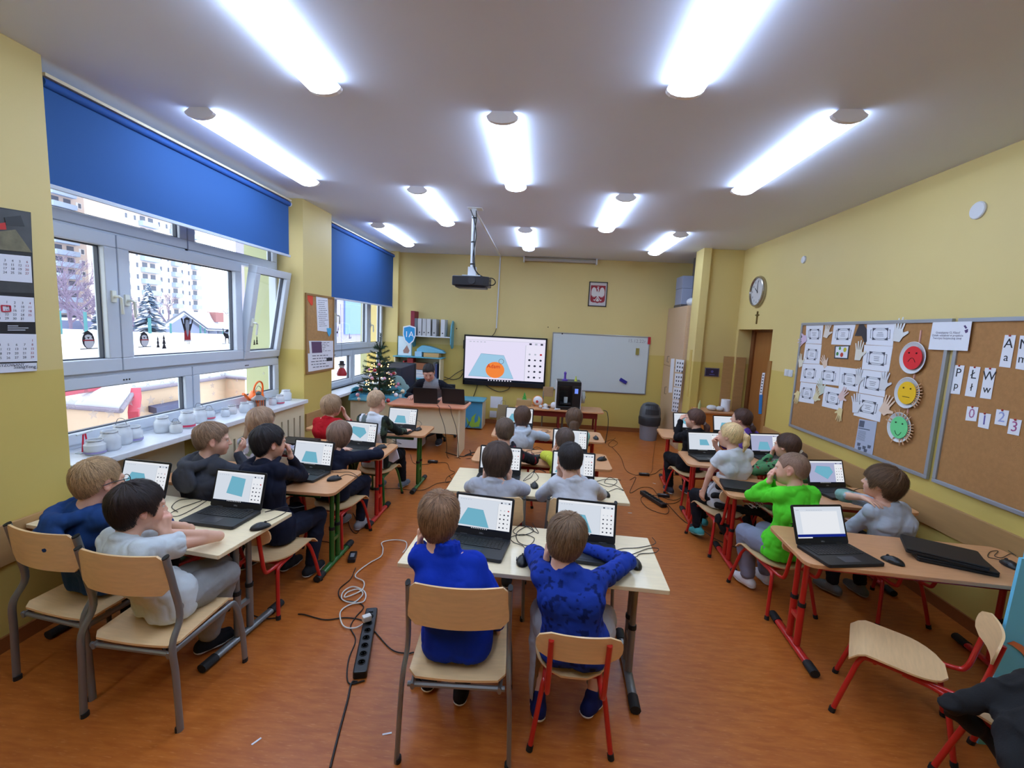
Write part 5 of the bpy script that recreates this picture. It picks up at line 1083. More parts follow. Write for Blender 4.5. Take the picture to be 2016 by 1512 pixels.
def hand(L, w_, ang):
    a_ = R(ang); d = Vector((0, -math.sin(a_), math.cos(a_))); s_ = Vector((0, -math.cos(a_), -math.sin(a_))); return MB().add([Vector((-x, 0, 0)) + p for x in (0.028, 0.030) for p in (d * -0.02 + s_ * w_, d * -0.02 - s_ * w_, d * L - s_ * w_ * 0.6, d * L + s_ * w_ * 0.6)], [(0, 1, 2, 3), (7, 6, 5, 4), (0, 4, 5, 1), (1, 5, 6, 2), (2, 6, 7, 3), (3, 7, 4, 0)])
ob('hour_hand', hand(0.09, 0.007, -55), M_ink, ck); ob('minute_hand', hand(0.14, 0.005, 0), M_ink, ck)
cr = empty('crucifix', (XR, 6.385, 2.12), 0, 'small wooden cross on the wall between clock and door', 'cross'); M_cw = mat('dark_cross', (110, 90, 50), 0.4, 0.3)
ob('upright', MB().bx(-0.014, -0.001, -0.01, 0.01, -0.09, 0.08), M_cw, cr); ob('crossbar', MB().bx(-0.014, -0.001, -0.045, 0.045, 0.02, 0.038), M_cw, cr)
ob('figure', MB().bx(-0.018, -0.014, -0.004, 0.004, -0.03, 0.03).bx(-0.018, -0.014, -0.03, 0.03, 0.024, 0.030), mat('cross_fig', (150, 130, 70), 0.4, 0.6), cr)
sw = empty('light_switch', (XR, 5.44, 1.45), 0, 'double white light switch left of the corkboard', 'switch')
for y in (-0.085, 0.005): o = ob('switch_plate', MB().bx(-0.012, -0.001, y, y + 0.08, -0.04, 0.04), M_white, sw, bev=0.003); ob('rocker', MB().bx(-0.017, -0.012, y + 0.015, y + 0.065, -0.025, 0.025), M_white, o, bev=0.002)
for y, z, r_, lab in ((3.365, 2.747, 0.058, 'round white cover disc high on the right wall'), (5.416, 2.735, 0.042, 'smaller white cover disc high on the right wall near the clock')): ob('cover_disc', MB().lathe([(r_, 0), (r_, 0.010), (r_ * 0.9, 0.016), (0.0005, 0.017)], 28).tf(Matrix.Translation((XR, y, z)) @ RX), M_white, label=lab, cat='cover disc', smooth=True)
ob('nail_mark', MB().ball((0, 0, 0), 0.012, 8).tf(Matrix.Translation(at(899, 647, Y=YB - 0.003))), mat('rust_dark', (90, 74, 50), 0.7), label='small hook on the back wall right of the shelf', cat='hook')
ob('nail_mark', MB().ball((0, 0, 0), 0.010, 8).tf(Matrix.Translation(at(1079, 644, Y=YB - 0.003))), MATS['rust_dark'], label='small hook on the back wall above the display and whiteboard gap', cat='hook')
ob('nail_mark', MB().ball((0, 0, 0), 0.010, 8).tf(Matrix.Translation(at(1100, 645, Y=YB - 0.003))), MATS['rust_dark'], label='small hook just above the top left corner of the whiteboard', cat='hook')
# ================================================================== WINDOW SIDE THINGS
def quadslab(P, n, t=0.0015):
    n = Vector(n) * t; return MB().add([p + n for p in P] + list(P), [(0, 1, 2, 3), (7, 6, 5, 4), (0, 4, 5, 1), (1, 5, 6, 2), (2, 6, 7, 3), (3, 7, 4, 0)])
def onX(X, pts): return [at(a, b, X=X) for a, b in pts]
# corkboard on the pillar
M_cork = mat('cork', (176, 134, 84), 0.85, vary=0.10, vscale=30, bump=0.3, bscale=300)
cbd = empty('cork_board', (XL, 5.355, 1.63), 0, 'small wooden framed corkboard with letters on the pillar between the windows', 'corkboard')
ob('cork_panel', MB().bx(0.001, 0.012, -0.335, 0.335, -0.455, 0.455), M_cork, cbd)
fr = MB()
for a_ in ((-0.345, 0.345, 0.44, 0.465), (-0.345, 0.345, -0.465, -0.44), (-0.345, -0.32, -0.44, 0.44), (0.32, 0.345, -0.44, 0.44)): fr.bx(0.001, 0.02, *a_)
ob('frame', fr, wood('cork_frame_wood', (150, 112, 66)), cbd, bev=0.002)
def sheet_on(X, quad, lab, m=M_paper, cat='paper', nrm=(1, 0, 0), lines=0, group=None, seed=0, pic=None):
    P = onX(X, quad); e = empty('paper_sheet', (0, 0, 0), 0, lab, cat, group); ob('sheet', quadslab(P, nrm), m, e)
    u, v_ = P[1] - P[0], P[3] - P[0]; n = Vector(nrm) * 0.0022; rg_ = random.Random(seed + 5)
    if lines:
        b = MB()
        for j in range(lines):
            t0 = 0.12 + 0.8 * j / lines; a_ = 0.1 + rg_.random() * 0.12; w_ = rg_.uniform(0.4, 0.75); k_ = a_
            while k_ < a_ + w_ and k_ < 0.9:
                l_ = rg_.uniform(0.05, 0.14); c_ = P[0] + u * k_ + v_ * t0 + n; b.add([c_, c_ + u * l_, c_ + u * l_ + v_ * 0.22 / lines, c_ + v_ * 0.22 / lines], [(0, 1, 2, 3)]); k_ += l_ + 0.03
        props(ob('writing', b, mat('grey_ink', (96, 98, 110), 0.8), e), kind='stuff')
    if pic:
        a0, a1, b0, b1, pc_ = pic; c_ = [P[0] + u * a_ + v_ * b_ + n * 1.1 for a_, b_ in ((a0, b0), (a1, b0), (a1, b1), (a0, b1))]; ob('picture', MB().add(c_, [(0, 1, 2, 3)]), pc_, e)
    return e, P
sheet_on(XL + 0.014, ((622, 582), (645, 584), (648, 654), (625, 651)), 'long white sheet with pencil writing on the pillar corkboard', lines=14, seed=3)
sheet_on(XL + 0.014, ((608, 671), (656, 671), (656, 697), (610, 697)), 'printed sheet with a purple picture, middle of the pillar corkboard', lines=6, seed=5, pic=(0.08, 0.48, 0.06, 0.94, mat('purple_print', (96, 70, 100), 0.7)))
sheet_on(XL + 0.0165, ((606, 696), (656, 694), (655, 726), (607, 732)), 'printed sheet with small drawings at the foot of the pillar corkboard', lines=5, seed=6, pic=(0.7, 0.95, 0.3, 0.5, M_ink))
P = onX(XL + 0.016, ((605, 580), (616, 580), (616, 600), (613, 602), (608, 594), (605, 588))); ob('paper_shape', MB().add([p for p in P] + [p - Vector((0.001, 0, 0)) for p in P], [tuple(range(6)), tuple(range(11, 5, -1))]), mat('orange_red_paper', (220, 70, 40), 0.7), label='half round orange red paper shape at the corkboard top left', cat='paper')
P = onX(XL + 0.018, ((643, 646), (652, 646), (652, 656), (648, 663), (645, 656))); ob('paper_shape', MB().add(P + [p - Vector((0.001, 0, 0)) for p in P], [tuple(range(5)), tuple(range(9, 4, -1))]), mat('sky_blue_paper', (80, 176, 220), 0.7), label='sky blue paper shield at the lower corner of the long sheet', cat='paper')
# wall calendar on the near pillar
X0 = XL + 0.004
cal = empty('wall_calendar', (0, 0, 0), 0, 'long three month wall calendar with dark car photo on the near left pillar', 'calendar')
def calq(name, quad, m, dx=0): return ob(name, quadslab(onX(X0 + dx, quad), (1, 0, 0), 0.002), m, cal)
calq('backing', ((-60, 398), (60, 418), (73, 726), (-60, 742)), mat('calendar_black', (30, 30, 36), 0.4))
calq('photo', ((-60, 402), (59, 419), (63, 498), (-60, 486)), mat('calendar_photo', (62, 64, 66), 0.4, vary=0.35, vscale=9), 0.003)
calq('photo_ground', ((-60, 462), (30, 452), (62, 497), (-60, 486)), mat('calendar_photo_ground', (110, 104, 78), 0.5, vary=0.3, vscale=20), 0.0045)
calq('photo_car', ((8, 428), (40, 424), (48, 446), (12, 444)), mat('calendar_photo_car', (22, 24, 28), 0.3), 0.006); calq('photo_red', ((-5, 440), (10, 438), (12, 452), (-5, 452)), mat('calendar_photo_red', (190, 36, 30), 0.5), 0.007)
M_cp = mat('calendar_paper', (222, 224, 234), 0.7)
months = [((-60, 494), (60, 505), (63, 557), (-60, 548)), ((-60, 578), (66, 586), (68, 634), (-60, 633)), ((-60, 656), (71, 658), (73, 711), (-60, 715))]
msh = [calq('month_sheet', q, M_cp, 0.004) for q in months]
calq('month_photo', ((-60, 550), (64, 558), (66, 577), (-60, 574)), MATS['calendar_photo'], 0.003); calq('printed_footer', ((-60, 718), (72, 714), (72, 730), (-60, 738)), M_cp, 0.004)
nums = [[[None, None, 3, 4, 5, 6], [None, None, 10, 11, 12, 13], [None, None, 17, 18, 19, 20], [None, None, 24, 25, 26, 27]], [[None, None, 1, 2, 3, 4], [None, None, 8, 9, 10, 11], [None, None, 15, 16, 17, 18], [None, 21, 22, 23, 24, 25], [None, 28, 29, 30, 31, None]], [[None, None, None, None, None, 1], [None, 4, 5, 6, 7, 8], [None, 11, 12, 13, 14, 15], [None, 18, 19, 20, 21, 22], [None, 25, 26, 27, 28, 29]]]
for q, tb, mo_ in zip(months, nums, msh):
    nb, nr = MB(), MB()
    P = onX(X0 + 0.0065, q); u, v_ = P[1] - P[0], P[3] - P[0]
    # visible numbers sit between px 0 and the sheet edge
    for i, row in enumerate(tb):
        for j, n_ in enumerate(row):
            if n_ is None: continue
            c_ = P[1] - u * ((5.0 - j) * 0.128 + 0.06) + v_ * (0.16 + 0.78 * (i + 0.5) / 5)
            text_mb(nr if j == 5 or n_ == 25 and tb is nums[1] else nb, str(n_), 0.017, basis(c_, u, -v_), 0.0003)
    props(ob('day_numbers', nb, mat('calendar_ink', (90, 94, 104), 0.8), mo_), kind='stuff'); ob('red_day_numbers', nr, mat('calendar_red', (160, 84, 96), 0.8), mo_)
P = onX(X0 + 0.009, ((3, 601), (20, 602), (21, 613), (4, 613))); b = MB()
for p, q in zip(P, P[1:] + P[:1]): b.tube([p, q], 0.0032, 4)
ob('date_marker', b, mat('marker_red', (190, 30, 60), 0.4), cal)
b = MB()
for k, (x0_, x1_, y_) in enumerate(((15, 36, 641), (15, 56, 645), (15, 50, 649))): b.v and None; P = onX(X0 + 0.005, ((x0_, y_), (x1_, y_), (x1_, y_ + 1.4), (x0_, y_ + 1.4))); b.add(P, [(0, 1, 2, 3)])
ob('white_print', b, M_cp, cal)
P = onX(X0 + 0.0075, ((-2, 720), (22, 719), (22, 723), (-2, 724))); text_mb((b := MB()), 'AUTORYZOWANY', 0.020, basis((P[0] + P[1]) / 2, P[1] - P[0], P[0] - P[3]), 0.0003); P = onX(X0 + 0.0075, ((30, 720), (68, 719), (68, 725), (30, 725))); text_mb(b, 'SsangYong', 0.024, basis((P[0] + P[1] + P[2] + P[3]) / 4, P[1] - P[0], P[0] - P[3]), 0.0003); ob('footer_print', b, MATS['calendar_ink'], cal)
# ------------------------------------------------------------------ stickers on the panes
def sticker(px, py, parts, lab, X=WX - 0.022, cat='window sticker', grp=None):
    c = at(px, py, X=X); e = empty('window_sticker', tuple(c), 0, lab, cat, grp)
    by = {}
    for k, (m_, pts) in enumerate(parts):
        b = by.setdefault(m_.name, (MB(), m_))[0]; z_ = 0.0003 * (k + 1)
        b.add([(z_, y * 0.001, z * 0.001) for y, z in pts], [tuple(range(len(pts)))])
    for nm, (b, m_) in by.items(): ob(nm, b, m_, e)
    return e
K_, W_, RD_, GR_ = mat('sticker_black', (40, 36, 44), 0.6), mat('sticker_white', (214, 214, 220), 0.6), mat('sticker_red', (168, 34, 44), 0.6), mat('sticker_grey', (150, 156, 170), 0.6)
def ell(cx, cz, rx, rz, n=16): return [(cx + rx * math.cos(6.2832 * i / n), cz + rz * math.sin(6.2832 * i / n)) for i in range(n)]
def peng(s): return [(K_, ell(0, 0, 42 * s, 58 * s)), (W_, ell(4 * s, -16 * s, 32 * s, 40 * s)), (W_, ell(0, 24 * s, 24 * s, 15 * s)), (K_, [(-10 * s, 22 * s), (10 * s, 22 * s), (0, 8 * s)]), (K_, [(-44 * s, 46 * s), (0, 66 * s), (34 * s, 40 * s)]), (RD_, [(-38 * s, -4 * s), (38 * s, -4 * s), (36 * s, 4 * s), (-36 * s, 4 * s)]), (K_, [(-60 * s, -60 * s), (60 * s, -58 * s), (60 * s, -52 * s), (-60 * s, -54 * s)])]
sticker(174, 670, peng(1), 'penguin sticker on the near window pane')
sticker(284, 669, peng(0.95), 'penguin sticker with a small red bow on the middle pane')
st_ = [(0, 60), (-24, 20), (-10, 22), (-34, -20), (-14, -16), (-40, -56), (40, -56), (14, -16), (34, -20), (10, 22), (24, 20)]
sticker(317, 673, [(K_, [(x * 0.55 + 28, z) for x, z in st_]), (K_, [(x * 0.4 - 30, z * 0.8) for x, z in st_])], 'two small dark fir tree stickers between penguin and bearded figure')
sticker(369, 650, [(K_, [(-36, 95), (0, 112), (30, 100), (22, 50), (44, 56), (60, 98), (70, 92), (48, 30), (32, -10), (34, -95), (-38, -95), (-36, -10), (-56, 60), (-66, 92), (-60, 104), (-48, 96), (-40, 60), (-34, 50)]), (RD_, [(-34, -92), (30, -92), (30, -10), (20, 0), (-24, 0), (-36, -20)]), (GR_, [(-14, 88), (14, 86), (22, 40), (12, -30), (0, -60), (-10, -30), (-22, 40)]), (W_, [(-34, -95), (30, -95), (30, -84), (-34, -84)]), (K_, [(-10, -120), (-4, -120), (-4, -95), (-10, -95)]), (K_, [(8, -120), (14, -120), (14, -95), (8, -95)])], 'tall bearded winter figure sticker with red robe on the middle pane')
sticker(445, 662, [(K_, [(-40, 24), (-30, 40), (-8, 30), (30, 22), (40, 0), (40, -70), (32, -70), (28, -22), (0, -20), (-6, -70), (-14, -70), (-16, -10), (-30, 6)]), (K_, [(-46, 80), (-34, 74), (-28, 40), (-36, 38)]), (K_, [(4, 60), (30, 66), (40, 50), (20, 40), (-20, 40)]), (K_, [(-60, -72), (50, -70), (50, -66), (-60, -68)])], 'dark moose sticker at the right edge of the middle pane')
sticker(503, 671, [(K_, [(x * 0.5 + 24, z * 0.8 + 6) for x, z in st_]), (K_, [(x * 0.5 - 20, z * 0.5 - 14) for x, z in st_])], 'small dark fir and bird sticker on the tilted sash', X=WX - 0.012)
def star(r_): return [((r_ if i % 2 == 0 else r_ * 0.42) * math.sin(math.pi * i / 5), (r_ if i % 2 == 0 else r_ * 0.42) * math.cos(math.pi * i / 5)) for i in range(10)]
M_star = mat('frosted_star', (236, 228, 230), 0.9); M_star.node_tree.nodes['Principled BSDF'].inputs['Alpha'].default_value = 0.35
for i, (px, py, r_) in enumerate(((140, 794, 50), (170, 777, 60), (223, 764, 52), (184, 816, 40), (218, 812, 46), (263, 757, 30), (254, 790, 50), (279, 805, 44), (297, 788, 42), (291, 755, 26), (319, 749, 34), (339, 753, 40), (320, 791, 26), (337, 783, 24), (412, 743, 24), (436, 738, 26), (418, 759, 32), (466, 748, 28), (420, 775, 26), (466, 772, 24), (519, 735, 26))):
    c = at(px, py, X=WX - 0.022)
    lp = 'lower left pane' if px < 370 else 'lower right pane'; sz = 'large' if r_ > 41 else 'small'; sticker(px, py, [(M_star, star(r_))], '%s pale frosted star sticker on the %s of the near window' % (sz, lp), grp='%s frosted stars on the %s' % (sz, lp))
sticker(664, 655, [(K_, [(-40, -60), (-30, -60), (-26, -10), (10, -10), (12, -60), (22, -60), (24, 10), (34, 40), (50, 50), (40, 70), (20, 60), (10, 20), (-36, 14)]), (K_, [(30, 70), (40, 110), (46, 70)]), (K_, [(10, 60), (6, 100), (18, 64)])], 'deer sticker on the far window pane')
sticker(688, 661, [(K_, [(x * 0.5, z * 0.8) for x, z in st_]), (K_, [(30, -50), (60, -40), (66, -10), (44, -20)])], 'small fir sticker on the far window pane')
# ------------------------------------------------------------------ things on the near sill
M_jar = bpy.data.materials.new('jar_glass'); M_jar.use_nodes = True; nt = M_jar.node_tree; b_ = nt.nodes['Principled BSDF']; b_.inputs['Base Color'].default_value = (0.86, 0.9, 0.95, 1); b_.inputs['Roughness'].default_value = 0.25; b_.inputs['Alpha'].default_value = 0.55; b_.inputs['Specular IOR Level'].default_value = 0.6
M_jarw = mat('jar_frosted_white', (226, 230, 238), 0.45)
SZ = 0.8805
def jar(px, py, r_, h, lab, band=None, fr=0.75, lid=False, x=None):
    p = at(px, py, Z=SZ) if x is None else at(px, py, X=x); p.x = max(p.x, -2.93); p.x = min(p.x, -2.72)
    e = empty('glass_jar', (p.x, p.y, SZ), 0, lab, 'jar', 'decorated jars on the window sill')
    o = ob('jar_body', MB().lathe([(r_ * 0.85, 0), (r_, 0.01), (r_ * 1.02, h * 0.65), (r_ * 0.78, h * 0.8), (r_ * 0.76, h), (r_ * 0.70, h), (r_ * 0.70, h * 0.82), (r_ * 0.93, h * 0.62), (r_ * 0.92, 0.012), (0.001, 0.012)], 20, cap=False), M_jar, e, smooth=True)
    ob('filling', MB().lathe([(r_ * 0.88, 0.013), (r_ * 0.9, h * fr * 0.8), (0.001, h * fr * 0.8)], 18), band if band and band.name.startswith('fill') else M_jarw, e, smooth=True)
    if band and not band.name.startswith('fill'): ob('ribbon', MB().lathe([(r_ * 1.03, h * 0.10), (r_ * 1.04, h * 0.22)], 20, cap=False), band, e, smooth=True)
    b = MB().tube([(0.77 * r_ * math.cos(t * 0.6), 0.77 * r_ * math.sin(t * 0.6), h * 0.9) for t in range(11)], 0.0028, 5, closed=True)
    if lid: b.tube(spl([(-r_ * 0.75, 0, h * 0.9), (-r_ * 0.4, 0, h * 1.25), (r_ * 0.4, 0, h * 1.25), (r_ * 0.75, 0, h * 0.9)], 4), 0.002, 5)
    ob('wire', b, mat('thin_wire', (120, 122, 130), 0.4, 0.6), e)
M_rib = mat('pink_red_ribbon', (214, 70, 100), 0.6); M_ribp = mat('violet_ribbon', (150, 140, 190), 0.6)
jar(188, 893, 0.055, 0.095, 'low round jar with violet band, second thing from the pillar on the sill', M_ribp)
jar(217, 885, 0.058, 0.13, 'white lantern jar third along the sill from the near pillar', None)
jar(241, 874, 0.058, 0.14, 'taller white jar with crumpled top beside two others on the sill', None, lid=True)
jar(263, 868, 0.055, 0.11, 'round white jar at the right of the three grouped ones', M_ribp)
jar(320, 851, 0.052, 0.125, 'white cloth covered jar standing alone mid sill', None)
jar(347, 852, 0.042, 0.085, 'small jar with golden base beside the pink ribboned one', mat('fill_gold', (222, 206, 160), 0.5), lid=True)
jar(369, 842, 0.055, 0.14, 'large jar with pink red ribbon near the window mullion', M_rib)
jar(393, 832, 0.055, 0.13, 'white jar with dark wire right of the pink ribboned jar', None, lid=True)
jar(412, 825, 0.045, 0.095, 'small jar with pink ribbon and wire handle mid sill', M_rib, lid=True)
jar(444, 820, 0.036, 0.08, 'small clear handled jar left of the orange filled glass', None)
jar(457, 815, 0.040, 0.085, 'glass holding orange liquid with a white stick', mat('fill_orange', (236, 150, 50), 0.4), fr=0.6)
jar(482, 812, 0.045, 0.10, 'white wrapped jar left of the metal lantern', None)
jar(495, 806, 0.050, 0.09, 'pale violet tinted jar just left of the metal lantern', M_ribp)
jar(537, 797, 0.038, 0.08, 'small jar with dark filling right of the metal lantern', mat('fill_dark', (50, 30, 50), 0.4), fr=0.35)
jar(551, 795, 0.045, 0.10, 'jar with pink ribbon at the far end of the sill', M_rib)
jar(563, 788, 0.058, 0.12, 'bulging white wrapped jar in the far corner of the sill', None)
p = at(168, 880, X=-2.90); e = empty('bell_ornament', (-2.9, p.y, SZ), 0, 'small clear stand with a red ribbon at the pillar end of the sill', 'ornament'); ob('ribbon', MB().tube([(0, -0.02, 0.0), (0, -0.008, 0.12), (0, 0.005, 0.12), (0, 0.02, 0.0)], 0.005, 6), mat('bright_red_ribbon', (204, 20, 60), 0.5), e); ob('stand', MB().bx(-0.02, 0.02, -0.05, 0.05, 0, 0.005).tube([(0, 0, 0.125), (0, -0.05, 0.12)], 0.006, 6).tube([(0, 0, 0.125), (0, 0.05, 0.13)], 0.006, 6), MATS['clear_plastic'], e)
# lantern and watering can
p = at(517, 806, Z=SZ); e = empty('metal_lantern', (-2.80, p.y - 0.0, SZ), 0, 'small grey metal lantern with vertical bars on the sill', 'lantern'); M_lm = mat('lantern_grey', (130, 122, 120), 0.4, 0.4)
ob('base', MB().lathe([(0.065, 0), (0.065, 0.012), (0.055, 0.016)], 20), M_lm, e, smooth=True); ob('roof', MB().lathe([(0.070, 0.10), (0.068, 0.108), (0.045, 0.125), (0.028, 0.14), (0.02, 0.15)], 20), M_lm, e, smooth=True)
ob('top_knob', MB().lathe([(0.022, 0.15), (0.028, 0.16), (0.018, 0.175), (0.008, 0.182)], 14), mat('lantern_green', (74, 90, 84), 0.5), e, smooth=True)
for k in range(8): a_ = k * 0.785; ob('bar', MB().bx(-0.004, 0.004, -0.004, 0.004, 0.012, 0.102).tf(Matrix.Translation((0.058 * math.cos(a_), 0.058 * math.sin(a_), 0))), M_lm, e)
ob('candle', MB().lathe([(0.025, 0.016), (0.025, 0.07)], 14), mat('candle_orange', (220, 120, 70), 0.5), e, smooth=True)
ob('handle', MB().tube(spl([(0, -0.035, 0.14), (0, -0.045, 0.20), (0, 0, 0.235), (0, 0.045, 0.20), (0, 0.035, 0.14)], 5), 0.003, 6), M_lm, e)
M_wc = mat('orange_can', (248, 112, 36), 0.35); e = empty('watering_can', (-2.91, p.y + 0.13, SZ), 0, 'bright orange plastic watering can behind the lantern on the sill', 'watering can')
ob('can_body', MB().lathe([(0.06, 0), (0.075, 0.02), (0.07, 0.12), (0.055, 0.155), (0.05, 0.16)], 22), M_wc, e, smooth=True); ob('spout', MB().tube(spl([(0.0, -0.05, 0.03), (0.02, -0.13, 0.08), (0.03, -0.22, 0.15), (0.03, -0.25, 0.165)], 5), [0.022] * 6 + [0.013] * 10 if False else 0.013, 10), M_wc, e, smooth=True)
ob('handle', MB().tube(spl([(0.0, -0.05, 0.13), (0.02, -0.05, 0.22), (0.03, 0.0, 0.26), (0.03, 0.055, 0.23), (0.02, 0.075, 0.14), (0.01, 0.078, 0.05)], 6), 0.009, 8), M_wc, e, smooth=True)
# ------------------------------------------------------------------ cabinet, christmas tree, monitor
# sideboard under the tree
cz = 0.70
pL, pR = at(660, 778, Z=cz), at(745, 792, Z=cz)
sc_ = empty('turquoise_sideboard', (-2.38, 6.40, 0), 0, 'turquoise and cream sideboard with curved back pieces under the christmas tree', 'sideboard')
ob('body', MB().bx(-0.32, 0.36, -0.20, 0.24, 0.03, cz - 0.02), M_cream, sc_); ob('top_board', MB().bx(-0.34, 0.40, -0.23, 0.26, cz - 0.02, cz), M_turq, sc_, bev=0.004)
arch = [(-0.24, 0.0), (-0.22, 0.07), (-0.14, 0.14), (0.0, 0.15), (0.14, 0.12), (0.24, 0.0)]
ob('arched_side', MB().plate([(x, y) for x, y in arch], -0.34, -0.32, Matrix(((0, 0, 1, 0), (1, 0, 0, 0.02), (0, 1, 0, cz), (0, 0, 0, 1)))), M_turq, sc_, bev=0.004)
ob('arched_back', MB().plate([(-0.32, 0), (0.38, 0), (0.34, 0.10), (0.18, 0.17), (-0.1, 0.15), (-0.3, 0.2)][::1], 0.0, 0.02, Matrix.Translation((0, 0.262, cz)) @ v2), M_turq, sc_, bev=0.004)
ob('corner_post', MB().bx(0.36, 0.40, -0.21, 0.24, 0.03, cz - 0.02), M_turq, sc_)
cab2 = empty('turquoise_cupboard', (-1.93, 6.95, 0), 0, 'turquoise computer stand with a wavy grey board behind the fair haired boy', 'cupboard')
ob('side_panel', MB().bx(-0.42, -0.40, -0.25, 0.22, 0, 0.74), M_turq, cab2); ob('side_panel', MB().bx(-0.02, 0.0, -0.42, 0.22, 0, 0.74), M_turq, cab2); ob('top_board', MB().bx(-0.42, 0.0, -0.25, 0.22, 0.74, 0.76), M_turq, cab2)
ob('inner_panel', MB().bx(-0.40, -0.02, 0.18, 0.2, 0, 0.74), mat('brown_inner', (110, 64, 44), 0.6), cab2)
wv = [(-0.14, 0), (0.19, 0), (0.185, 0.05), (0.15, 0.11), (0.12, 0.12), (0.09, 0.18), (0.04, 0.235), (-0.03, 0.25), (-0.10, 0.22), (-0.14, 0.14)]
ob('wavy_board', MB().plate(wv, 0, 0.02, Matrix.Translation((-0.24, -0.22, 0.762)) @ v2), mat('pale_teal_board', (150, 184, 184), 0.5), cab2, bev=0.004)
mo = empty('computer_monitor', (-2.28, 6.98, 0.7605), R(-6), 'bulky old dark computer monitor behind the tree', 'monitor')
ob('front_bezel', MB().bx(-0.25, 0.25, 0.14, 0.18, 0.02, 0.42), M_dark, mo, bev=0.01); ob('rear_housing', MB().add([(-0.24, 0.14, 0.03), (0.24, 0.14, 0.03), (0.24, 0.14, 0.41), (-0.24, 0.14, 0.41), (-0.15, -0.17, 0.05), (0.15, -0.17, 0.05), (0.15, -0.17, 0.36), (-0.15, -0.17, 0.36)], [(0, 1, 2, 3), (7, 6, 5, 4), (0, 4, 5, 1), (1, 5, 6, 2), (2, 6, 7, 3), (3, 7, 4, 0)]), mat('monitor_back', (40, 42, 60), 0.45), mo, bev=0.01)
ob('foot', MB().bx(-0.1, 0.1, -0.1, 0.12, 0, 0.03), M_dark, mo)
# tree
tx, ty, H = -2.33, 6.34, 0.86
tr = empty('christmas_tree', (tx, ty, cz), 0, 'small artificial christmas tree with lights and baubles on the turquoise sideboard', 'christmas tree')
ob('stand', MB().lathe([(0.09, 0.0), (0.085, 0.03), (0.03, 0.04), (0.018, 0.06)], 16), M_black, tr, smooth=True); ob('trunk', MB().tube([(0, 0, 0.03), (0.0, 0, H * 0.97)], [0.014, 0.006], 8), mat('trunk_wire', (60, 50, 36), 0.8), tr)
rg = random.Random(8)
M_need = mat('tree_needles', (26, 58, 36), 0.7); M_need2 = mat('tree_needles_frosted', (70, 104, 84), 0.7)
k = 0
def branch(a_, b_, par):
    b = MB(); L = (b_ - a_).length; n = int(L * 520) + 14; d = (b_ - a_).normalized()
    b.tube([a_, (a_ + b_) / 2 + Vector((0, 0, -0.01)), b_], 0.003, 4)
    for i in range(n):
        t = 0.12 + 0.88 * i / n; c_ = a_ + (b_ - a_) * t; v_ = Vector([rg.gauss(0, 1) for _ in range(3)]); v_ = (v_ - d * v_.dot(d)).normalized() * 0.85 + d * 0.6
        e_ = c_ + v_ * rg.uniform(0.028, 0.042); w_ = v_.cross(d).normalized() * 0.0032; o_ = len(b.v)
        b.cur = 1 if rg.random() < 0.22 else 0; b.add([c_ - w_, c_ + w_, e_ + w_ * 0.4, e_ - w_ * 0.4], [(0, 1, 2, 3)])
    b.cur = 0; b.mi[:] = b.mi
    return ob('branch', b, [M_need, M_need2], par)
tips = []
for lev in range(9):
    z = 0.10 + lev * (H - 0.2) / 8.4; rr = 0.30 * (1 - (z / H)) ** 0.8 + 0.03; nb_ = 9 if lev < 5 else 6 if lev < 7 else 4
    for j in range(nb_):
        a_ = j * 6.283 / nb_ + lev * 0.5 + rg.uniform(-0.2, 0.2); r_ = rr * rg.uniform(0.85, 1.15); s_ = Vector((0, 0, z)); e_ = Vector((r_ * math.cos(a_), r_ * math.sin(a_), z + rg.uniform(0.0, 0.06)))
        branch(s_, e_, tr); tips.append((e_, lev))
branch(Vector((0, 0, H * 0.84)), Vector((0.01, 0, H * 1.1)), tr); branch(Vector((0, 0, H * 0.8)), Vector((0.05, 0.03, H * 0.95)), tr); branch(Vector((0, 0, H * 0.8)), Vector((-0.05, 0.0, H * 0.95)), tr)
M_lt = emis('warm_fairy_light', (255, 186, 110), 14)
bz = MB(); n_ = 0
for i in range(46):
    z = rg.uniform(0.06, H * 0.62); rr = (0.30 * (1 - z / H) ** 0.8 + 0.03) * rg.uniform(0.5, 0.98); a_ = rg.uniform(-2.9, 0.5)
    ob('fairy_light', MB().ball((rr * math.cos(a_), rr * math.sin(a_), z), 0.0065, 8), M_lt, tr)
BC = [((226, 226, 230), 'white'), ((230, 168, 186), 'pink'), ((170, 36, 52), 'red'), ((214, 200, 190), 'pale'), ((200, 120, 160), 'rose')]
for i in range(20):
    z = rg.uniform(0.05, H * 0.72); rr = (0.30 * (1 - z / H) ** 0.8 + 0.035); a_ = -2.7 + i * 0.16 + rg.uniform(-0.1, 0.1); c_, nm = BC[i % 5]
    p = Vector((tx + rr * math.cos(a_), ty + rr * math.sin(a_), cz + z - 0.03)); r_ = rg.uniform(0.018, 0.03)
    e = empty('bauble', tuple(p), 0, '%s bauble hanging on the small christmas tree' % nm, 'bauble', '%s baubles on the tree' % nm); ob('ball', MB().ball((0, 0, 0), r_, 14), mat('bauble_%s' % nm, c_, 0.25, coat=0.4), e, smooth=True); ob('cap', MB().tube([(0, 0, r_ * 0.95), (0, 0, r_ * 1.15)], 0.005, 8), mat('gold_cap', (190, 160, 90), 0.3, 0.8), e)
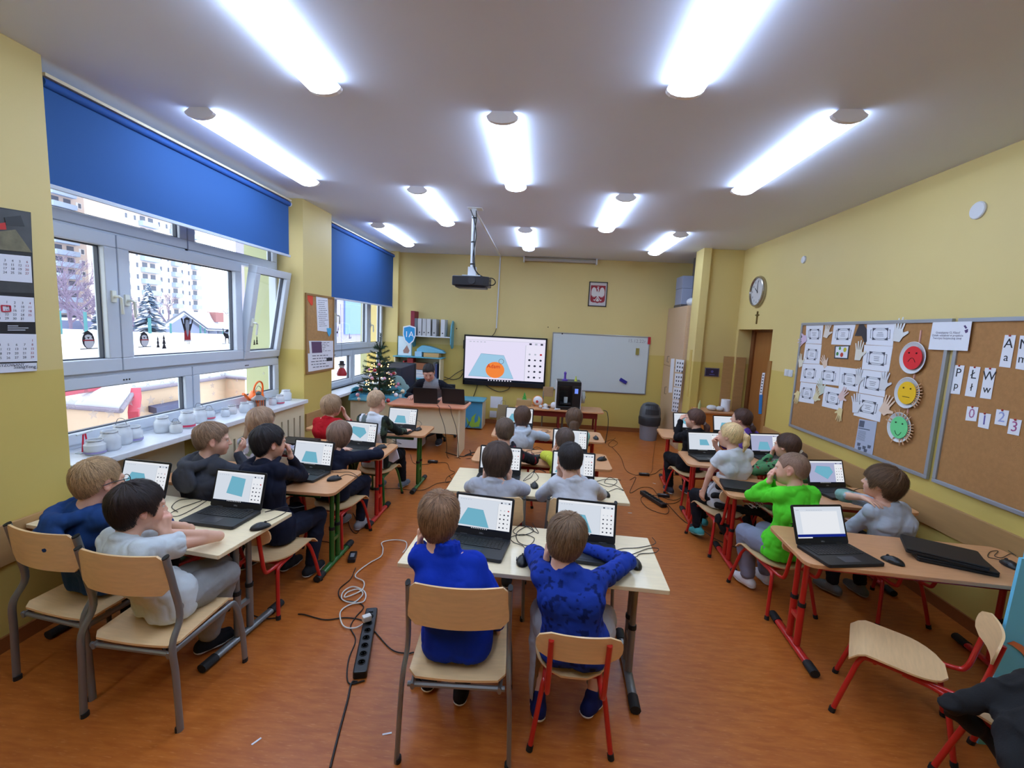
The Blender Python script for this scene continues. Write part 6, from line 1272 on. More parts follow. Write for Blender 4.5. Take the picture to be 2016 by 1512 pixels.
e = empty('snowman_toy', (-2.70, 5.92, 1.12), 0, 'small figure with dark hat and red body hanging at the far window', 'toy'); ob('head', MB().ball((0, 0, 0.07), 0.035, 12), W_, e, smooth=True); ob('hat', MB().lathe([(0.045, 0.085), (0.045, 0.095), (0.03, 0.1), (0.026, 0.14)], 14), K_, e, smooth=True); ob('body', MB().lathe([(0.06, -0.06), (0.065, -0.03), (0.04, 0.03), (0.02, 0.05)], 14), RD_, e, smooth=True); ob('hanging_thread', MB().tube([(0, 0, 0.14), (-0.02, 0, 0.9)], 0.0015, 4), K_, e)
# ================================================================== RIGHT CORKBOARDS
RXX = XR - 0.025
for nm, y0_, y1_, lab in (('a', 3.40, 5.27, 'large silver framed corkboard full of white sheets and paper hands'), ('b', 1.45, 3.355, 'large silver framed corkboard with letter and number cards at the right picture edge')):
    e = empty('cork_board', (XR, (y0_ + y1_) / 2, 1.44), 0, lab, 'corkboard'); hw, hh = (y1_ - y0_) / 2, 0.585
    ob('cork_panel', MB().bx(-0.014, -0.001, -hw + 0.01, hw - 0.01, -hh + 0.01, hh - 0.01), mat('cork_right', (170, 122, 72), 0.85, vary=0.07, vscale=40, bump=0.3, bscale=300), e)
    fr = MB()
    for a_ in ((-hw, hw, hh - 0.028, hh), (-hw, hw, -hh, -hh + 0.028), (-hw, -hw + 0.028, -hh + 0.028, hh - 0.028), (hw - 0.028, hw, -hh + 0.028, hh - 0.028)): fr.bx(-0.026, -0.001, *a_)
    ob('frame', fr, mat('aluminium_matt', (168, 172, 180), 0.35, 0.5), e, bev=0.003)
CX = XR - 0.0155
nL = (-1, 0, 0)
def zq(px, py, k=1638 / 260.0, ox=1540, oy=620): return (ox + px / k, oy + py / k)
def zsheet(quad, lab, zo=0.0, deco=True, txt=None, k=1638 / 260.0, ox=1540, oy=620):
    P = onX(CX - zo, [zq(a, b, k, ox, oy) for a, b in quad]); e = empty('certificate', (0, 0, 0), 0, lab, 'certificate', 'framed text sheets on the large corkboard')
    ob('sheet', quadslab(P, nL, 0.0012), M_paper, e); u, v_ = P[1] - P[0], P[3] - P[0]; n = Vector(nL) * 0.002
    def pt(a, b): return P[0] + u * a + v_ * b + n
    b = MB()
    def ln(a0, b0, a1, b1, w_=0.0022): b.tube([pt(a0, b0), pt(a1, b1)], w_, 4)
    c = (0.22, 0.80, 0.22, 0.80)
    for q in (((.24, .26), (.76, .26)), ((.76, .26), (.76, .76)), ((.76, .76), (.24, .76)), ((.24, .76), (.24, .26)), ((.16, .32), (.84, .32)), ((.16, .32), (.16, .70)), ((.84, .32), (.84, .70)), ((.16, .70), (.84, .70))): ln(*q[0], *q[1], 0.0016)
    for (a0, b0, sa, sb) in ((.24, .26, 1, 1), (.76, .26, -1, 1), (.76, .76, -1, -1), (.24, .76, 1, -1)): b.add([pt(a0 - sa * .02, b0 - sb * .02), pt(a0 + sa * .13, b0), pt(a0 + sa * .04, b0 + sb * .06), pt(a0, b0 + sb * .15)], [(0, 1, 2, 3)])
    ob('border_print', b, mat('border_ink', (70, 72, 86), 0.8), e)
    b = MB()
    for j in range(3): s_ = rg.uniform(0.08, 0.14); yy = .44 + j * 0.07; b.add([pt(.5 - s_, yy), pt(.5 + s_, yy), pt(.5 + s_, yy + .022), pt(.5 - s_, yy + .022)], [(0, 1, 2, 3)])
    ob('text_lines', b, mat('text_grey', (128, 130, 140), 0.8), e); return P
GL = 'text sheet on the large corkboard, '
zsheet([(300, 118), (512, 112), (488, 362), (292, 352)], GL + 'top of the left column')
zsheet([(290, 355), (490, 368), (462, 608), (255, 600)], GL + 'second in the left column')
zsheet([(255, 605), (470, 612), (448, 852), (222, 826)], GL + 'third in the left column')
zsheet([(230, 832), (425, 856), (392, 1104), (198, 1072)], GL + 'bottom of the left column')
zsheet([(645, 108), (918, 98), (848, 376), (608, 366)], GL + 'alone at top centre, a bit tilted')
zsheet([(1055, 98), (1408, 90), (1372, 388), (1040, 368)], GL + 'top of the right column')
zsheet([(1020, 372), (1374, 390), (1322, 712), (988, 672)], GL + 'second in the right column')
zsheet([(990, 676), (1312, 716), (1270, 1020), (950, 965)], GL + 'third in the right column')
zsheet([(945, 970), (1262, 1025), (1212, 1330), (885, 1244)], GL + 'bottom of the right column above the grey leaflet')
zsheet([(470, 620), (720, 648), (700, 880), (440, 850)], GL + 'left one of the middle bridge', 0.003)
zsheet([(715, 645), (985, 676), (940, 955), (700, 915)], GL + 'right one of the middle bridge', 0.001)
zsheet([(525, 880), (775, 925), (738, 1190), (492, 1132)], GL + 'hanging below the middle bridge', 0.004)
# paper hands
def handp(px, py, ang, s, c_, lab, zo=0.006):
    c = at(*zq(px, py), X=CX - zo); pts = [(-0.32, -0.5), (0.28, -0.5)]
    def fing(a_, L, w_, bx_, bz_): ca, sa = math.sin(R(a_)), math.cos(R(a_)); return [(bx_ - w_ * sa, bz_ + w_ * ca), (bx_ + L * ca - w_ * sa * .7, bz_ + L * sa + w_ * ca * .7), (bx_ + L * ca + w_ * sa * .7, bz_ + L * sa - w_ * ca * .7), (bx_ + w_ * sa, bz_ - w_ * ca)]
    pts += [(0.42, -0.2), (0.82, 0.12), (0.76, 0.24), (0.40, 0.10)]
    for a_, L, x_ in ((14, .62, .26), (4, .74, .08), (-6, .66, -.10), (-18, .52, -.27)):
        f = fing(a_, L, .075, x_, .28); pts += [f[3], f[2], f[1], f[0]]
    P = [Vector((0, -(x * math.cos(R(ang)) - z * math.sin(R(ang))) * s, (x * math.sin(R(ang)) + z * math.cos(R(ang))) * s)) for x, z in pts]
    n_ = len(P); b = MB().add([p + c for p in P] + [p + c + Vector((-0.0015, 0, 0)) for p in P], [tuple(range(n_)), tuple(range(2 * n_ - 1, n_ - 1, -1))] + [(i, n_ + i, n_ + (i + 1) % n_, (i + 1) % n_) for i in range(n_)])
    nm = 'paper_hand_%d_%d_%d' % c_; ob('paper_hand', b, mat(nm, c_, 0.8), label=lab, cat='paper hand', group='cut out paper hands on the large corkboard')
for px, py, a_, s, c_, lab in ((1435, 230, -6, .13, (222, 224, 224), 'white open paper hand right of the top right sheet'), (550, 215, -12, .11, (226, 218, 206), 'cream paper hand right of the top left sheet'), (265, 310, 115, .11, (214, 190, 214), 'lilac paper hand at the left corkboard edge'),
    (225, 590, 20, .10, (226, 220, 200), 'cream paper hand left of the second left sheet'), (945, 480, 0, .12, (226, 222, 208), 'cream paper hand with a dark number in its palm'), (525, 600, 40, .09, (224, 200, 180), 'peach paper hand above the middle bridge'),
    (190, 1000, 165, .10, (228, 208, 150), 'yellow paper hand at the lower left sheet'), (420, 1010, -30, .10, (226, 216, 176), 'yellowish paper hand between the lower left sheets'), (480, 920, 30, .11, (206, 212, 196), 'grey green paper hand under the middle bridge'),
    (740, 1000, -40, .10, (226, 196, 190), 'pink paper hand right of the hanging sheet'), (715, 1215, 175, .09, (226, 206, 150), 'yellow orange paper hand at the bottom of the hanging sheet'), (910, 1130, 10, .12, (222, 224, 230), 'white paper hand left of the bottom right sheet'),
    (1275, 1150, -28, .12, (228, 200, 176), 'peach paper hand right of the bottom right sheet'), (1255, 850, -5, .11, (220, 220, 224), 'white paper hand over the third right sheet'), (940, 790, 0, .10, (216, 216, 218), 'white paper hand at the right end of the middle bridge')):
    handp(px, py, a_, s, c_, lab)
P = onX(CX - 0.002, [zq(a, b) for a, b in ((1005, 110), (1050, 180), (1050, 330), (1020, 350), (985, 260), (900, 260), (960, 110))]); b = MB().add(P + [p + Vector((-0.0012, 0, 0)) for p in P], [tuple(range(7)), tuple(range(13, 6, -1))]); ob('dark_paper_shape', b, mat('camo_dark', (60, 56, 60), 0.8), label='dark camouflage coloured cut-out between the two top sheets', cat='paper')
e = empty('sticker_card', (0, 0, 0), 0, 'small dark framed card with coloured stickers under the tilted top sheet', 'card'); P = onX(CX - 0.002, [zq(a, b) for a, b in ((655, 385), (835, 378), (815, 548), (645, 540))]); ob('card_back', quadslab(P, nL), mat('card_navy', (60, 70, 80), 0.7), e); P = onX(CX - 0.004, [zq(a, b) for a, b in ((668, 395), (822, 390), (805, 535), (658, 528))]); ob('card_front', quadslab(P, nL), M_paper, e)
for px, py, r_, c_ in ((778, 432, .022, (200, 190, 40)), (684, 482, .018, (60, 130, 60)), (716, 415, .016, (80, 150, 60)), (738, 495, .022, (190, 60, 40))): c = at(*zq(px, py), X=CX - 0.0058); ob('round_sticker', MB().tube([c, c + Vector((-0.0008, 0, 0))], r_, 14), mat('dot_%d' % c_[0], c_, 0.6), e)
# leaflet
e = empty('leaflet', (0, 0, 0), 0, 'long narrow grey blue leaflet pinned at the bottom of the large corkboard', 'leaflet'); P = onX(CX - 0.001, [zq(a, b, 1814 / 300, 1560, 780) for a, b in ((800, 270), (1010, 305), (952, 706), (736, 640))]); ob('sheet', quadslab(P, nL), mat('leaflet_blue_grey', (176, 184, 204), 0.7), e); u, v_ = P[1] - P[0], P[3] - P[0]
def pt(a, b): return P[0] + u * a + v_ * b + Vector((-0.0022, 0, 0))
b = MB().add([pt(.04, .04), pt(.34, .04), pt(.34, .24), pt(.04, .24)], [(0, 1, 2, 3)]).add([pt(.04, .27), pt(.7, .27), pt(.7, .30), pt(.04, .30)], [(0, 1, 2, 3)])
for j in range(9): b.add([pt(.06, .36 + j * .035), pt(.5 + .03 * (j % 3), .36 + j * .035), pt(.5, .37 + j * .035), pt(.06, .37 + j * .035)], [(0, 1, 2, 3)])
for a_, b__ in ((.12, .74), (.45, .80), (.72, .74), (.2, .86), (.55, .88)): b.add([pt(a_, b__), pt(a_ + .2, b__), pt(a_ + .18, b__ + .09), pt(a_ + .02, b__ + .1)], [(0, 1, 2, 3)])
ob('leaflet_print', b, mat('leaflet_ink', (90, 96, 112), 0.8), e)
# plates
def plate(px, py, rad, c_, mouth, lab, pegs):
    c = at(px, py, X=CX); e = empty('paper_plate', (CX, c.y, c.z), 0, lab, 'paper plate', 'paper plate faces on the corkboard')
    ob('plate', MB().lathe([(rad, 0.020), (rad * 0.97, 0.022), (rad * 0.72, 0.003), (0.0005, 0.002), (0.0005, 0.0), (rad * 0.70, 0.0), (rad * 0.98, 0.018)], 36, cap=False).tf(RX), mat('plate_white', (214, 216, 220), 0.6), e, smooth=True)
    fz = 0.024; o = ob('face_disc', MB().lathe([(rad * 0.72, fz - 0.002), (rad * 0.72, fz), (0.0005, fz)], 32).tf(Matrix.Translation((0, -rad * 0.05, 0)) @ RX), mat('face_%d_%d' % (c_[0], c_[1]), c_, 0.7), e)
    b = MB()
    for s_ in (-1, 1): b.ball((-fz - 0.001, s_ * rad * 0.28 - rad * 0.05, rad * 0.3), rad * 0.055, 8)
    m_ = [(-fz - 0.001, -rad * 0.05 + t * rad * 0.09, -rad * 0.26 + mouth * (1 - (t / 3.0) ** 2) * rad * 0.16) for t in range(-3, 4)]
    b.tube(m_, rad * 0.018, 5); ob('drawn_face', b, mat('face_ink_%d' % c_[0], tuple(int(v * .35) for v in c_), 0.8), e)
    for a_ in pegs: d = Vector((-0.004, -math.cos(R(a_)), math.sin(R(a_)))); q = Vector((-0.018, 0, 0)) + d * rad * 0.95; ob('clothes_peg', MB().tube([q - d * 0.02, q + d * 0.03], 0.005, 4), mat('peg_wood', (206, 160, 120), 0.6), e)
    return e
k2 = 1439 / 276.0
def z2(px, py): return (1740 + px / k2, 610 + py / k2)
plate(*z2(318, 494), 0.125, (222, 36, 44), 1.6, 'white paper plate with a red sad face on the corkboard', ())
plate(*z2(260, 853), 0.122, (240, 190, 20), 0.0, 'white paper plate with a yellow neutral face on the corkboard', (25, 15, 5, -5, -15, -25, -35, -45, 35))
plate(*z2(178, 1208), 0.120, (112, 214, 140), -1.6, 'white paper plate with a green smiling face and pegs on the corkboard', (20, 10, 0, -10, -20, -30, -40, 45, 60, 75, 95, 115, 150, 165, -75, -60, -110))
for (a, b_) in (((385, 210), (365, 340)), ((318, 655), (312, 705)), ((252, 1010), (245, 1060))): P = onX(CX - 0.003, [z2(*a), z2(*b_)]); ob('hanging_ribbon', MB().tube(P, 0.006, 4), mat('ribbon_pale_pink', (220, 170, 160), 0.7), label=('pink ribbon above the red face plate', 'pink ribbon between red and yellow plates', 'pink ribbon between yellow and green plates')[((385, 318, 252).index(a[0]))], cat='ribbon')
# congratulation sheet across both boards
e = empty('notice_sheet', (0, 0, 0), 0, 'white printed notice pinned across the joint of the two corkboards', 'notice'); P = onX(XR - 0.030, [z2(a, b) for a, b in ((505, 128), (908, 118), (862, 422), (458, 406))]); ob('sheet', quadslab(P, nL), M_paper, e); u, v_ = P[1] - P[0], P[3] - P[0]
b = MB(); 
for j, s_ in enumerate(('Gratulujemy Ci, Klaso!', 'Dzi\u0119ki udzia\u0142owi w projekcie', 'Tworzysz bezpieczn\u0105 zim\u0119')): c = P[0] + u * 0.45 + v_ * (0.38 + 0.1 * j) + Vector((-0.002, 0, 0)); text_mb(b, s_, 0.021, basis(c, u, -v_), 0.0002)
ob('print', b, mat('notice_ink', (80, 70, 100), 0.8), e); c = P[0] + u * 0.88 + v_ * 0.2 + Vector((-0.002, 0, 0)); ob('drawing', MB().add([c + u * a + v_ * b_ for a, b_ in ((-.02, .1), (.06, .05), (.07, .16), (.02, .2))], [(0, 1, 2, 3)]).add([c + u * a + v_ * b_ for a, b_ in ((-.06, -.05), (-.02, -.08), (.04, .02), (.0, .05))], [(0, 1, 2, 3)]), mat('notice_purple', (80, 60, 110), 0.7), e)
# letter cards
def card(quad, big, small, lab, c_=M_ink, g='letter cards on the right corkboard'):
    P = onX(CX - 0.001, [z2(a, b) for a, b in quad]); e = empty('letter_card', (0, 0, 0), 0, lab, 'card', g); ob('card', quadslab(P, nL), M_paper, e); u, v_ = P[1] - P[0], P[3] - P[0]; b = MB(); L = v_.length
    if small: text_mb(b, big, L * 0.42, basis(P[0] + u * .5 + v_ * .27 + Vector((-.002, 0, 0)), u, -v_), 0.0004); text_mb(b, small, L * 0.36, basis(P[0] + u * .5 + v_ * .70 + Vector((-.002, 0, 0)), u, -v_), 0.0004)
    else: text_mb(b, big, L * 0.95, basis(P[0] + u * .5 + v_ * .5 + Vector((-.002, 0, 0)), u, -v_), 0.0004)
    ob('character', b, c_, e)
    ob('pin', MB().ball(tuple(P[0] + u * .5 + v_ * .02 + Vector((-.004, 0, 0))), 0.006, 8), mat('pin_red', (180, 50, 50), 0.4), e)
card([(732, 566), (832, 572), (780, 868), (682, 858)], 'P', 'p', 'tall white card with letters P p on the right corkboard')
card([(886, 580), (996, 588), (940, 898), (832, 882)], '\u0141', '\u0142', 'tall white card with a barred letter L in two sizes on the right corkboard')
card([(1042, 594), (1156, 600), (1100, 918), (988, 904)], 'W', 'w', 'tall white card with letters W w on the right corkboard')
card([(1246, 258), (1360, 260), (1300, 596), (1184, 582)], 'A', 'a', 'tall white card with letters A a on the right corkboard')
card([(1402, 264), (1530, 268), (1475, 625), (1352, 604)], 'M', 'm', 'tall white card with letters M m cut by the right picture edge')
card([(860, 990), (974, 1000), (950, 1146), (838, 1134)], '0', None, 'square card with the number zero on the right corkboard', mat('num_rose', (170, 110, 150), 0.7))
card([(984, 1056), (1104, 1070), (1076, 1226), (966, 1200)], '1', None, 'square card with the number one on the right corkboard', mat('num_violet', (90, 76, 150), 0.7))
card([(1160, 1020), (1290, 1036), (1258, 1194), (1136, 1172)], '2', None, 'square card with the number two on the right corkboard', mat('num_blue', (150, 160, 210), 0.7))
card([(1296, 1116), (1420, 1134), (1388, 1294), (1268, 1270)], '3', None, 'square card with the number three on the right corkboard', mat('num_mauve', (160, 80, 130), 0.7))
# blue panel at the right edge
bp = empty('blue_cabinet', (0, 0, 0), 0, 'light blue play cabinet side with an orange arc at the right picture edge', 'cabinet')
q0, q1 = at(2012, 1100, Y=2.02), at(1952, 1350, Y=2.02)
b = MB().add([(q0.x, 2.02, q0.z), (q0.x + 0.5, 2.02, q0.z), (q0.x + 0.5, 2.02, 0.0), (q1.x - 0.01, 2.02, 0.0)] + [(q0.x, 2.034, q0.z), (q0.x + 0.5, 2.034, q0.z), (q0.x + 0.5, 2.034, 0.0), (q1.x - 0.01, 2.034, 0.0)], [(3, 2, 1, 0), (4, 5, 6, 7), (0, 1, 5, 4), (1, 2, 6, 5), (2, 3, 7, 6), (3, 0, 4, 7)])
ob('side_panel', b, mat('play_blue', (110, 200, 238), 0.45), bp)
P = [at(a, b_, Y=2.017) for a, b_ in ((1982, 1266), (1996, 1262), (2012, 1270), (2030, 1292), (2030, 1312), (2010, 1284), (1992, 1270))]; ob('rear_panel', MB().bx(q0.x + 0.3, q0.x + 0.5, 2.04, 2.3, 0, q0.z - 0.02), MATS['play_blue'], bp); ob('orange_arc', MB().add(P + [p + Vector((0, -0.003, 0)) for p in P], [tuple(range(7)), tuple(range(13, 6, -1))]), mat('arc_orange', (226, 130, 90), 0.5), bp)
# ================================================================== PEOPLE: signed distance bodies meshed with surface nets
def vnoise(p, s=1.0, seed=0):
    q = p * s + seed * 17.31; i = np.floor(q).astype(np.int64); f = q - i; f = f * f * (3 - 2 * f)
    def h(x, y, z):
        n = (x * 73856093) ^ (y * 19349663) ^ (z * 83492791) ^ (seed * 2654435761 & 0xffffff)
        n = (n ^ (n >> 13)) * 1274126177 & 0x7fffffff; return ((n ^ (n >> 16)) & 0xffff) / 65535.0
    r = 0
    for dx in (0, 1):
        for dy in (0, 1):
            for dz in (0, 1):
                wt = (f[:, 0] if dx else 1 - f[:, 0]) * (f[:, 1] if dy else 1 - f[:, 1]) * (f[:, 2] if dz else 1 - f[:, 2])
                r = r + wt * h(i[:, 0] + dx, i[:, 1] + dy, i[:, 2] + dz)
    return r * 2 - 1
A3 = lambda v: np.array([v[0], v[1], v[2]], float)
class SDF:
    def __init__(s): s.p = []
    def cap(s, a, b, r0, r1=None, k=0.02): s.p.append(('c', A3(a), A3(b), r0, r0 if r1 is None else r1, k)); return s
    def chain(s, pts, rs, k=0.02):
        for i in range(len(pts) - 1): s.cap(pts[i], pts[i + 1], rs[i], rs[i + 1], k)
        return s
    def ell(s, c, ax, r, k=0.02, sub=False): s.p.append(('x' if sub else 'e', A3(c), np.array([A3(v) for v in ax]), np.array(r, float), k)); return s
    def cut(s, pt, n, reg=None): s.p.append(('h', A3(pt), A3(n), reg)); return s
    def mesh(s, h):
        lo, hi = np.full(3, 1e9), np.full(3, -1e9)
        def bb(q):
            if q[0] == 'c': m = max(q[3], q[4]); return np.minimum(q[1], q[2]) - m, np.maximum(q[1], q[2]) + m
            if q[0] in 'ex': e = np.sqrt(((q[2] * q[3][:, None]) ** 2).sum(0)); return q[1] - e, q[1] + e
        for q in s.p:
            if q[0] in 'ce': a, b = bb(q); lo = np.minimum(lo, a); hi = np.maximum(hi, b)
        lo -= 2.5 * h; hi += 2.5 * h; n = np.ceil((hi - lo) / h).astype(int) + 1
        D = np.full(n, 0.06, np.float32); ax = [lo[i] + h * np.arange(n[i]) for i in range(3)]
        for q in s.p:
            if q[0] == 'h':
                if q[3] is None: i0, i1 = np.zeros(3, int), n
                else: i0 = np.maximum(0, ((q[3][0] - lo) / h).astype(int)); i1 = np.minimum(n, ((q[3][1] - lo) / h).astype(int) + 2)
            else:
                a, b = bb(q); mg = 0.03 + (q[5] if q[0] == 'c' else q[4])
                i0 = np.maximum(0, ((a - mg - lo) / h).astype(int)); i1 = np.minimum(n, ((b + mg - lo) / h).astype(int) + 2)
            if (i1 <= i0).any(): continue
            sl = tuple(slice(i0[i], i1[i]) for i in range(3))
            X, Y, Z = ax[0][sl[0]][:, None, None], ax[1][sl[1]][None, :, None], ax[2][sl[2]][None, None, :]
            if q[0] == 'c':
                ab = q[2] - q[1]; L2 = max(1e-12, ab @ ab); px, py, pz = X - q[1][0], Y - q[1][1], Z - q[1][2]
                t = np.clip((px * ab[0] + py * ab[1] + pz * ab[2]) / L2, 0, 1)
                d = np.sqrt((px - t * ab[0]) ** 2 + (py - t * ab[1]) ** 2 + (pz - t * ab[2]) ** 2) - (q[3] + (q[4] - q[3]) * t); k = q[5]
            elif q[0] in 'ex':
                px, py, pz = X - q[1][0], Y - q[1][1], Z - q[1][2]; u = [px * q[2][i][0] + py * q[2][i][1] + pz * q[2][i][2] for i in range(3)]; r = q[3]
                k0 = np.sqrt(sum((u[i] / r[i]) ** 2 for i in range(3))) + 1e-9; k1 = np.sqrt(sum((u[i] / r[i] ** 2) ** 2 for i in range(3))) + 1e-9
                d = k0 * (k0 - 1) / k1; k = q[4]
            else: d = (X - q[1][0]) * q[2][0] + (Y - q[1][1]) * q[2][1] + (Z - q[1][2]) * q[2][2]
            B = D[sl]
            if q[0] in 'ce': hh = np.clip(0.5 + 0.5 * (B - d) / k, 0, 1); D[sl] = B * (1 - hh) + d * hh - k * hh * (1 - hh)
            elif q[0] == 'x': hh = np.clip(0.5 - 0.5 * (B + d) / k, 0, 1); D[sl] = B * (1 - hh) - d * hh + k * hh * (1 - hh)
            else: D[sl] = np.maximum(B, d)
        return snets(D, lo, h)
def snets(D, org, h):
    S = D < 0; c = S[:-1, :-1, :-1].astype(np.int8)
    for dx in (0, 1):
        for dy in (0, 1):
            for dz in (0, 1):
                if dx + dy + dz: c = c + S[dx:S.shape[0] - 1 + dx, dy:S.shape[1] - 1 + dy, dz:S.shape[2] - 1 + dz]
    act = (c > 0) & (c < 8); I = np.argwhere(act); idx = np.full(act.shape, -1, np.int64); idx[act] = np.arange(len(I))
    pos = np.zeros((len(I), 3)); cnt = np.zeros(len(I)); cr = [(0, 0, 0), (1, 0, 0), (0, 1, 0), (0, 0, 1), (1, 1, 0), (1, 0, 1), (0, 1, 1), (1, 1, 1)]
    V = {k: D[I[:, 0] + k[0], I[:, 1] + k[1], I[:, 2] + k[2]] for k in cr}
    for a in cr:
        for i in range(3):
            if a[i] == 0:
                b = list(a); b[i] = 1; b = tuple(b); va, vb = V[a], V[b]; m_ = (va < 0) != (vb < 0); t = np.where(m_, va / np.where(m_, va - vb, 1), 0)
                p = np.array(a, float)[None] + t[:, None] * (np.array(b, float) - np.array(a, float))[None]; pos += np.where(m_[:, None], p, 0); cnt += m_
    P = (I + pos / np.maximum(cnt, 1)[:, None]) * h + org; F = []
    for ax_ in range(3):
        o = [0, 0, 0]; o[ax_] = 1; A = S[:S.shape[0] - o[0], :S.shape[1] - o[1], :S.shape[2] - o[2]]; B = S[o[0]:, o[1]:, o[2]:]
        E = np.argwhere(A != B); u, v = [(1, 2), (2, 0), (0, 1)][ax_]; E = E[(E[:, u] > 0) & (E[:, v] > 0)]
        du, dv = np.zeros(3, int), np.zeros(3, int); du[u] = 1; dv[v] = 1
        def ix(q): return idx[q[:, 0], q[:, 1], q[:, 2]]
        ok = (E < np.array(act.shape)).all(1); E = E[ok]
        q = np.stack([ix(E - du - dv), ix(E - dv), ix(E), ix(E - du)], 1); fl = A[E[:, 0], E[:, 1], E[:, 2]]
        q = np.where(fl[:, None], q, q[:, ::-1]); F.append(q[(q >= 0).all(1)])
    return P, np.concatenate(F)
def normals(P, F):
    n = np.cross(P[F[:, 2]] - P[F[:, 0]], P[F[:, 3]] - P[F[:, 1]]); N = np.zeros_like(P)
    for i in range(4): np.add.at(N, F[:, i], n)
    return N / (np.linalg.norm(N, axis=1)[:, None] + 1e-12)
def relax(P, F, it=1, lam=0.5):
    for _ in range(it):
        S = np.zeros_like(P); C = np.zeros(len(P))
        for i in range(4):
            np.add.at(S, F[:, i], P[F[:, (i + 1) % 4]]); np.add.at(C, F[:, i], 1)
        P = P + lam * (S / np.maximum(C, 1)[:, None] - P)
    return P
def np_obj(name, P, F, m, parent, inv, colr=None, mi=None):
    P = P @ np.array(inv.to_3x3()).T + np.array(inv.translation); me = bpy.data.meshes.new(name); k = F.shape[1]
    me.vertices.add(len(P)); me.vertices.foreach_set('co', P.astype(np.float32).ravel()); me.loops.add(F.size); me.loops.foreach_set('vertex_index', F.astype(np.int32).ravel())
    me.polygons.add(len(F)); me.polygons.foreach_set('loop_start', np.arange(0, F.size, k, dtype=np.int32)); me.polygons.foreach_set('loop_total', np.full(len(F), k, np.int32))
    me.polygons.foreach_set('use_smooth', np.ones(len(F), bool)); me.update(calc_edges=True)
    for x in (m if isinstance(m, (list, tuple)) else [m]): me.materials.append(x)
    if mi is not None: me.polygons.foreach_set('material_index', mi.astype(np.int32))
    if colr is not None:
        ca = me.color_attributes.new('tint', 'FLOAT_COLOR', 'POINT'); ca.data.foreach_set('color', np.concatenate([colr, np.ones((len(colr), 1))], 1).astype(np.float32).ravel())
    o = bpy.data.objects.new(name, me); col.objects.link(o); o.parent = parent; return o
M_skin = mat('skin', (222, 172, 148), 0.5, attr='tint', bump=0.04, bscale=400)
M_skin.node_tree.nodes['Principled BSDF'].inputs['Subsurface Weight'].default_value = 0.0
M_hair = mat('hair', (90, 66, 46), 0.55, attr='tint', spec=0.35)
M_cloth = mat('clothing', (120, 120, 120), 0.85, attr='tint', bump=0.35, bscale=42, spec=0.2)
M_eye = mat('eye_white', (232, 230, 228), 0.2); M_iris = mat('iris_dark', (60, 44, 34), 0.15)
L = lambda c: np.array(lin(c))
def V(*a): return Vector(a)
def head_axes(yaw, pitch, roll):
    y, p, r = R(yaw), R(pitch), R(roll); f = V(math.sin(y) * math.cos(p), math.cos(y) * math.cos(p), math.sin(p)); rt_ = f.cross(V(0, 0, 1)).normalized(); u = rt_.cross(f)
    return (rt_ * math.cos(r) - u * math.sin(r)), f, (u * math.cos(r) + rt_ * math.sin(r))
def hand_prims(S, W, d, n, side, curl, s, r_out, thumb_in=0.6, spread=1.0):
    """W wrist, d finger direction, n palm normal, side +1 right / -1 left"""
    d = Vector(d).normalized(); n = Vector(n); n = (n - d * n.dot(d)).normalized(); w = d.cross(n).normalized() * side  # toward thumb
    K = 0.0045 * s; P = W + d * 0.012 * s
    for t, x in ((-0.5, .55), (0.0, .6), (0.5, .58)):
        S.cap(W + w * t * 0.022 * s, P + d * 0.052 * s + w * t * 0.042 * s, 0.0115 * s, 0.0105 * s, 0.010)
    for i, (off, L_, c_) in enumerate(((0.027, .052, .9), (0.009, .060, 1.0), (-0.009, .056, 1.05), (-0.026, .044, 1.15))):
        b = P + d * (0.055 - abs(off) * 0.25) * s + w * off * s; a = 0.25 * curl * c_; dd = (d + w * off * 3.0 * spread).normalized(); segs = (.46, .31, .25); q = b; rr = 0.0076 * s * (0.9 if i == 3 else 1)
        for j, sg in enumerate(segs):
            ang = a + curl * c_ * (0.35, 0.75, 0.5)[j]; a = ang; v = dd * math.cos(ang) + n * math.sin(ang); e = q + v * L_ * sg * s; S.cap(q, e, rr, rr * 0.92, K if j else 0.006); q = e; rr *= 0.93
    b = W + d * 0.022 * s + w * 0.018 * s; v = (d * 0.55 + w * 0.75 + n * 0.35 * thumb_in).normalized(); e = b + v * 0.034 * s; S.cap(b, e, 0.0115 * s, 0.009 * s, 0.010)
    v2_ = (d * 0.9 + w * (0.45 - 0.5 * thumb_in) + n * 0.35 * thumb_in).normalized(); S.cap(e, e + v2_ * 0.026 * s, 0.0088 * s, 0.0075 * s, K)
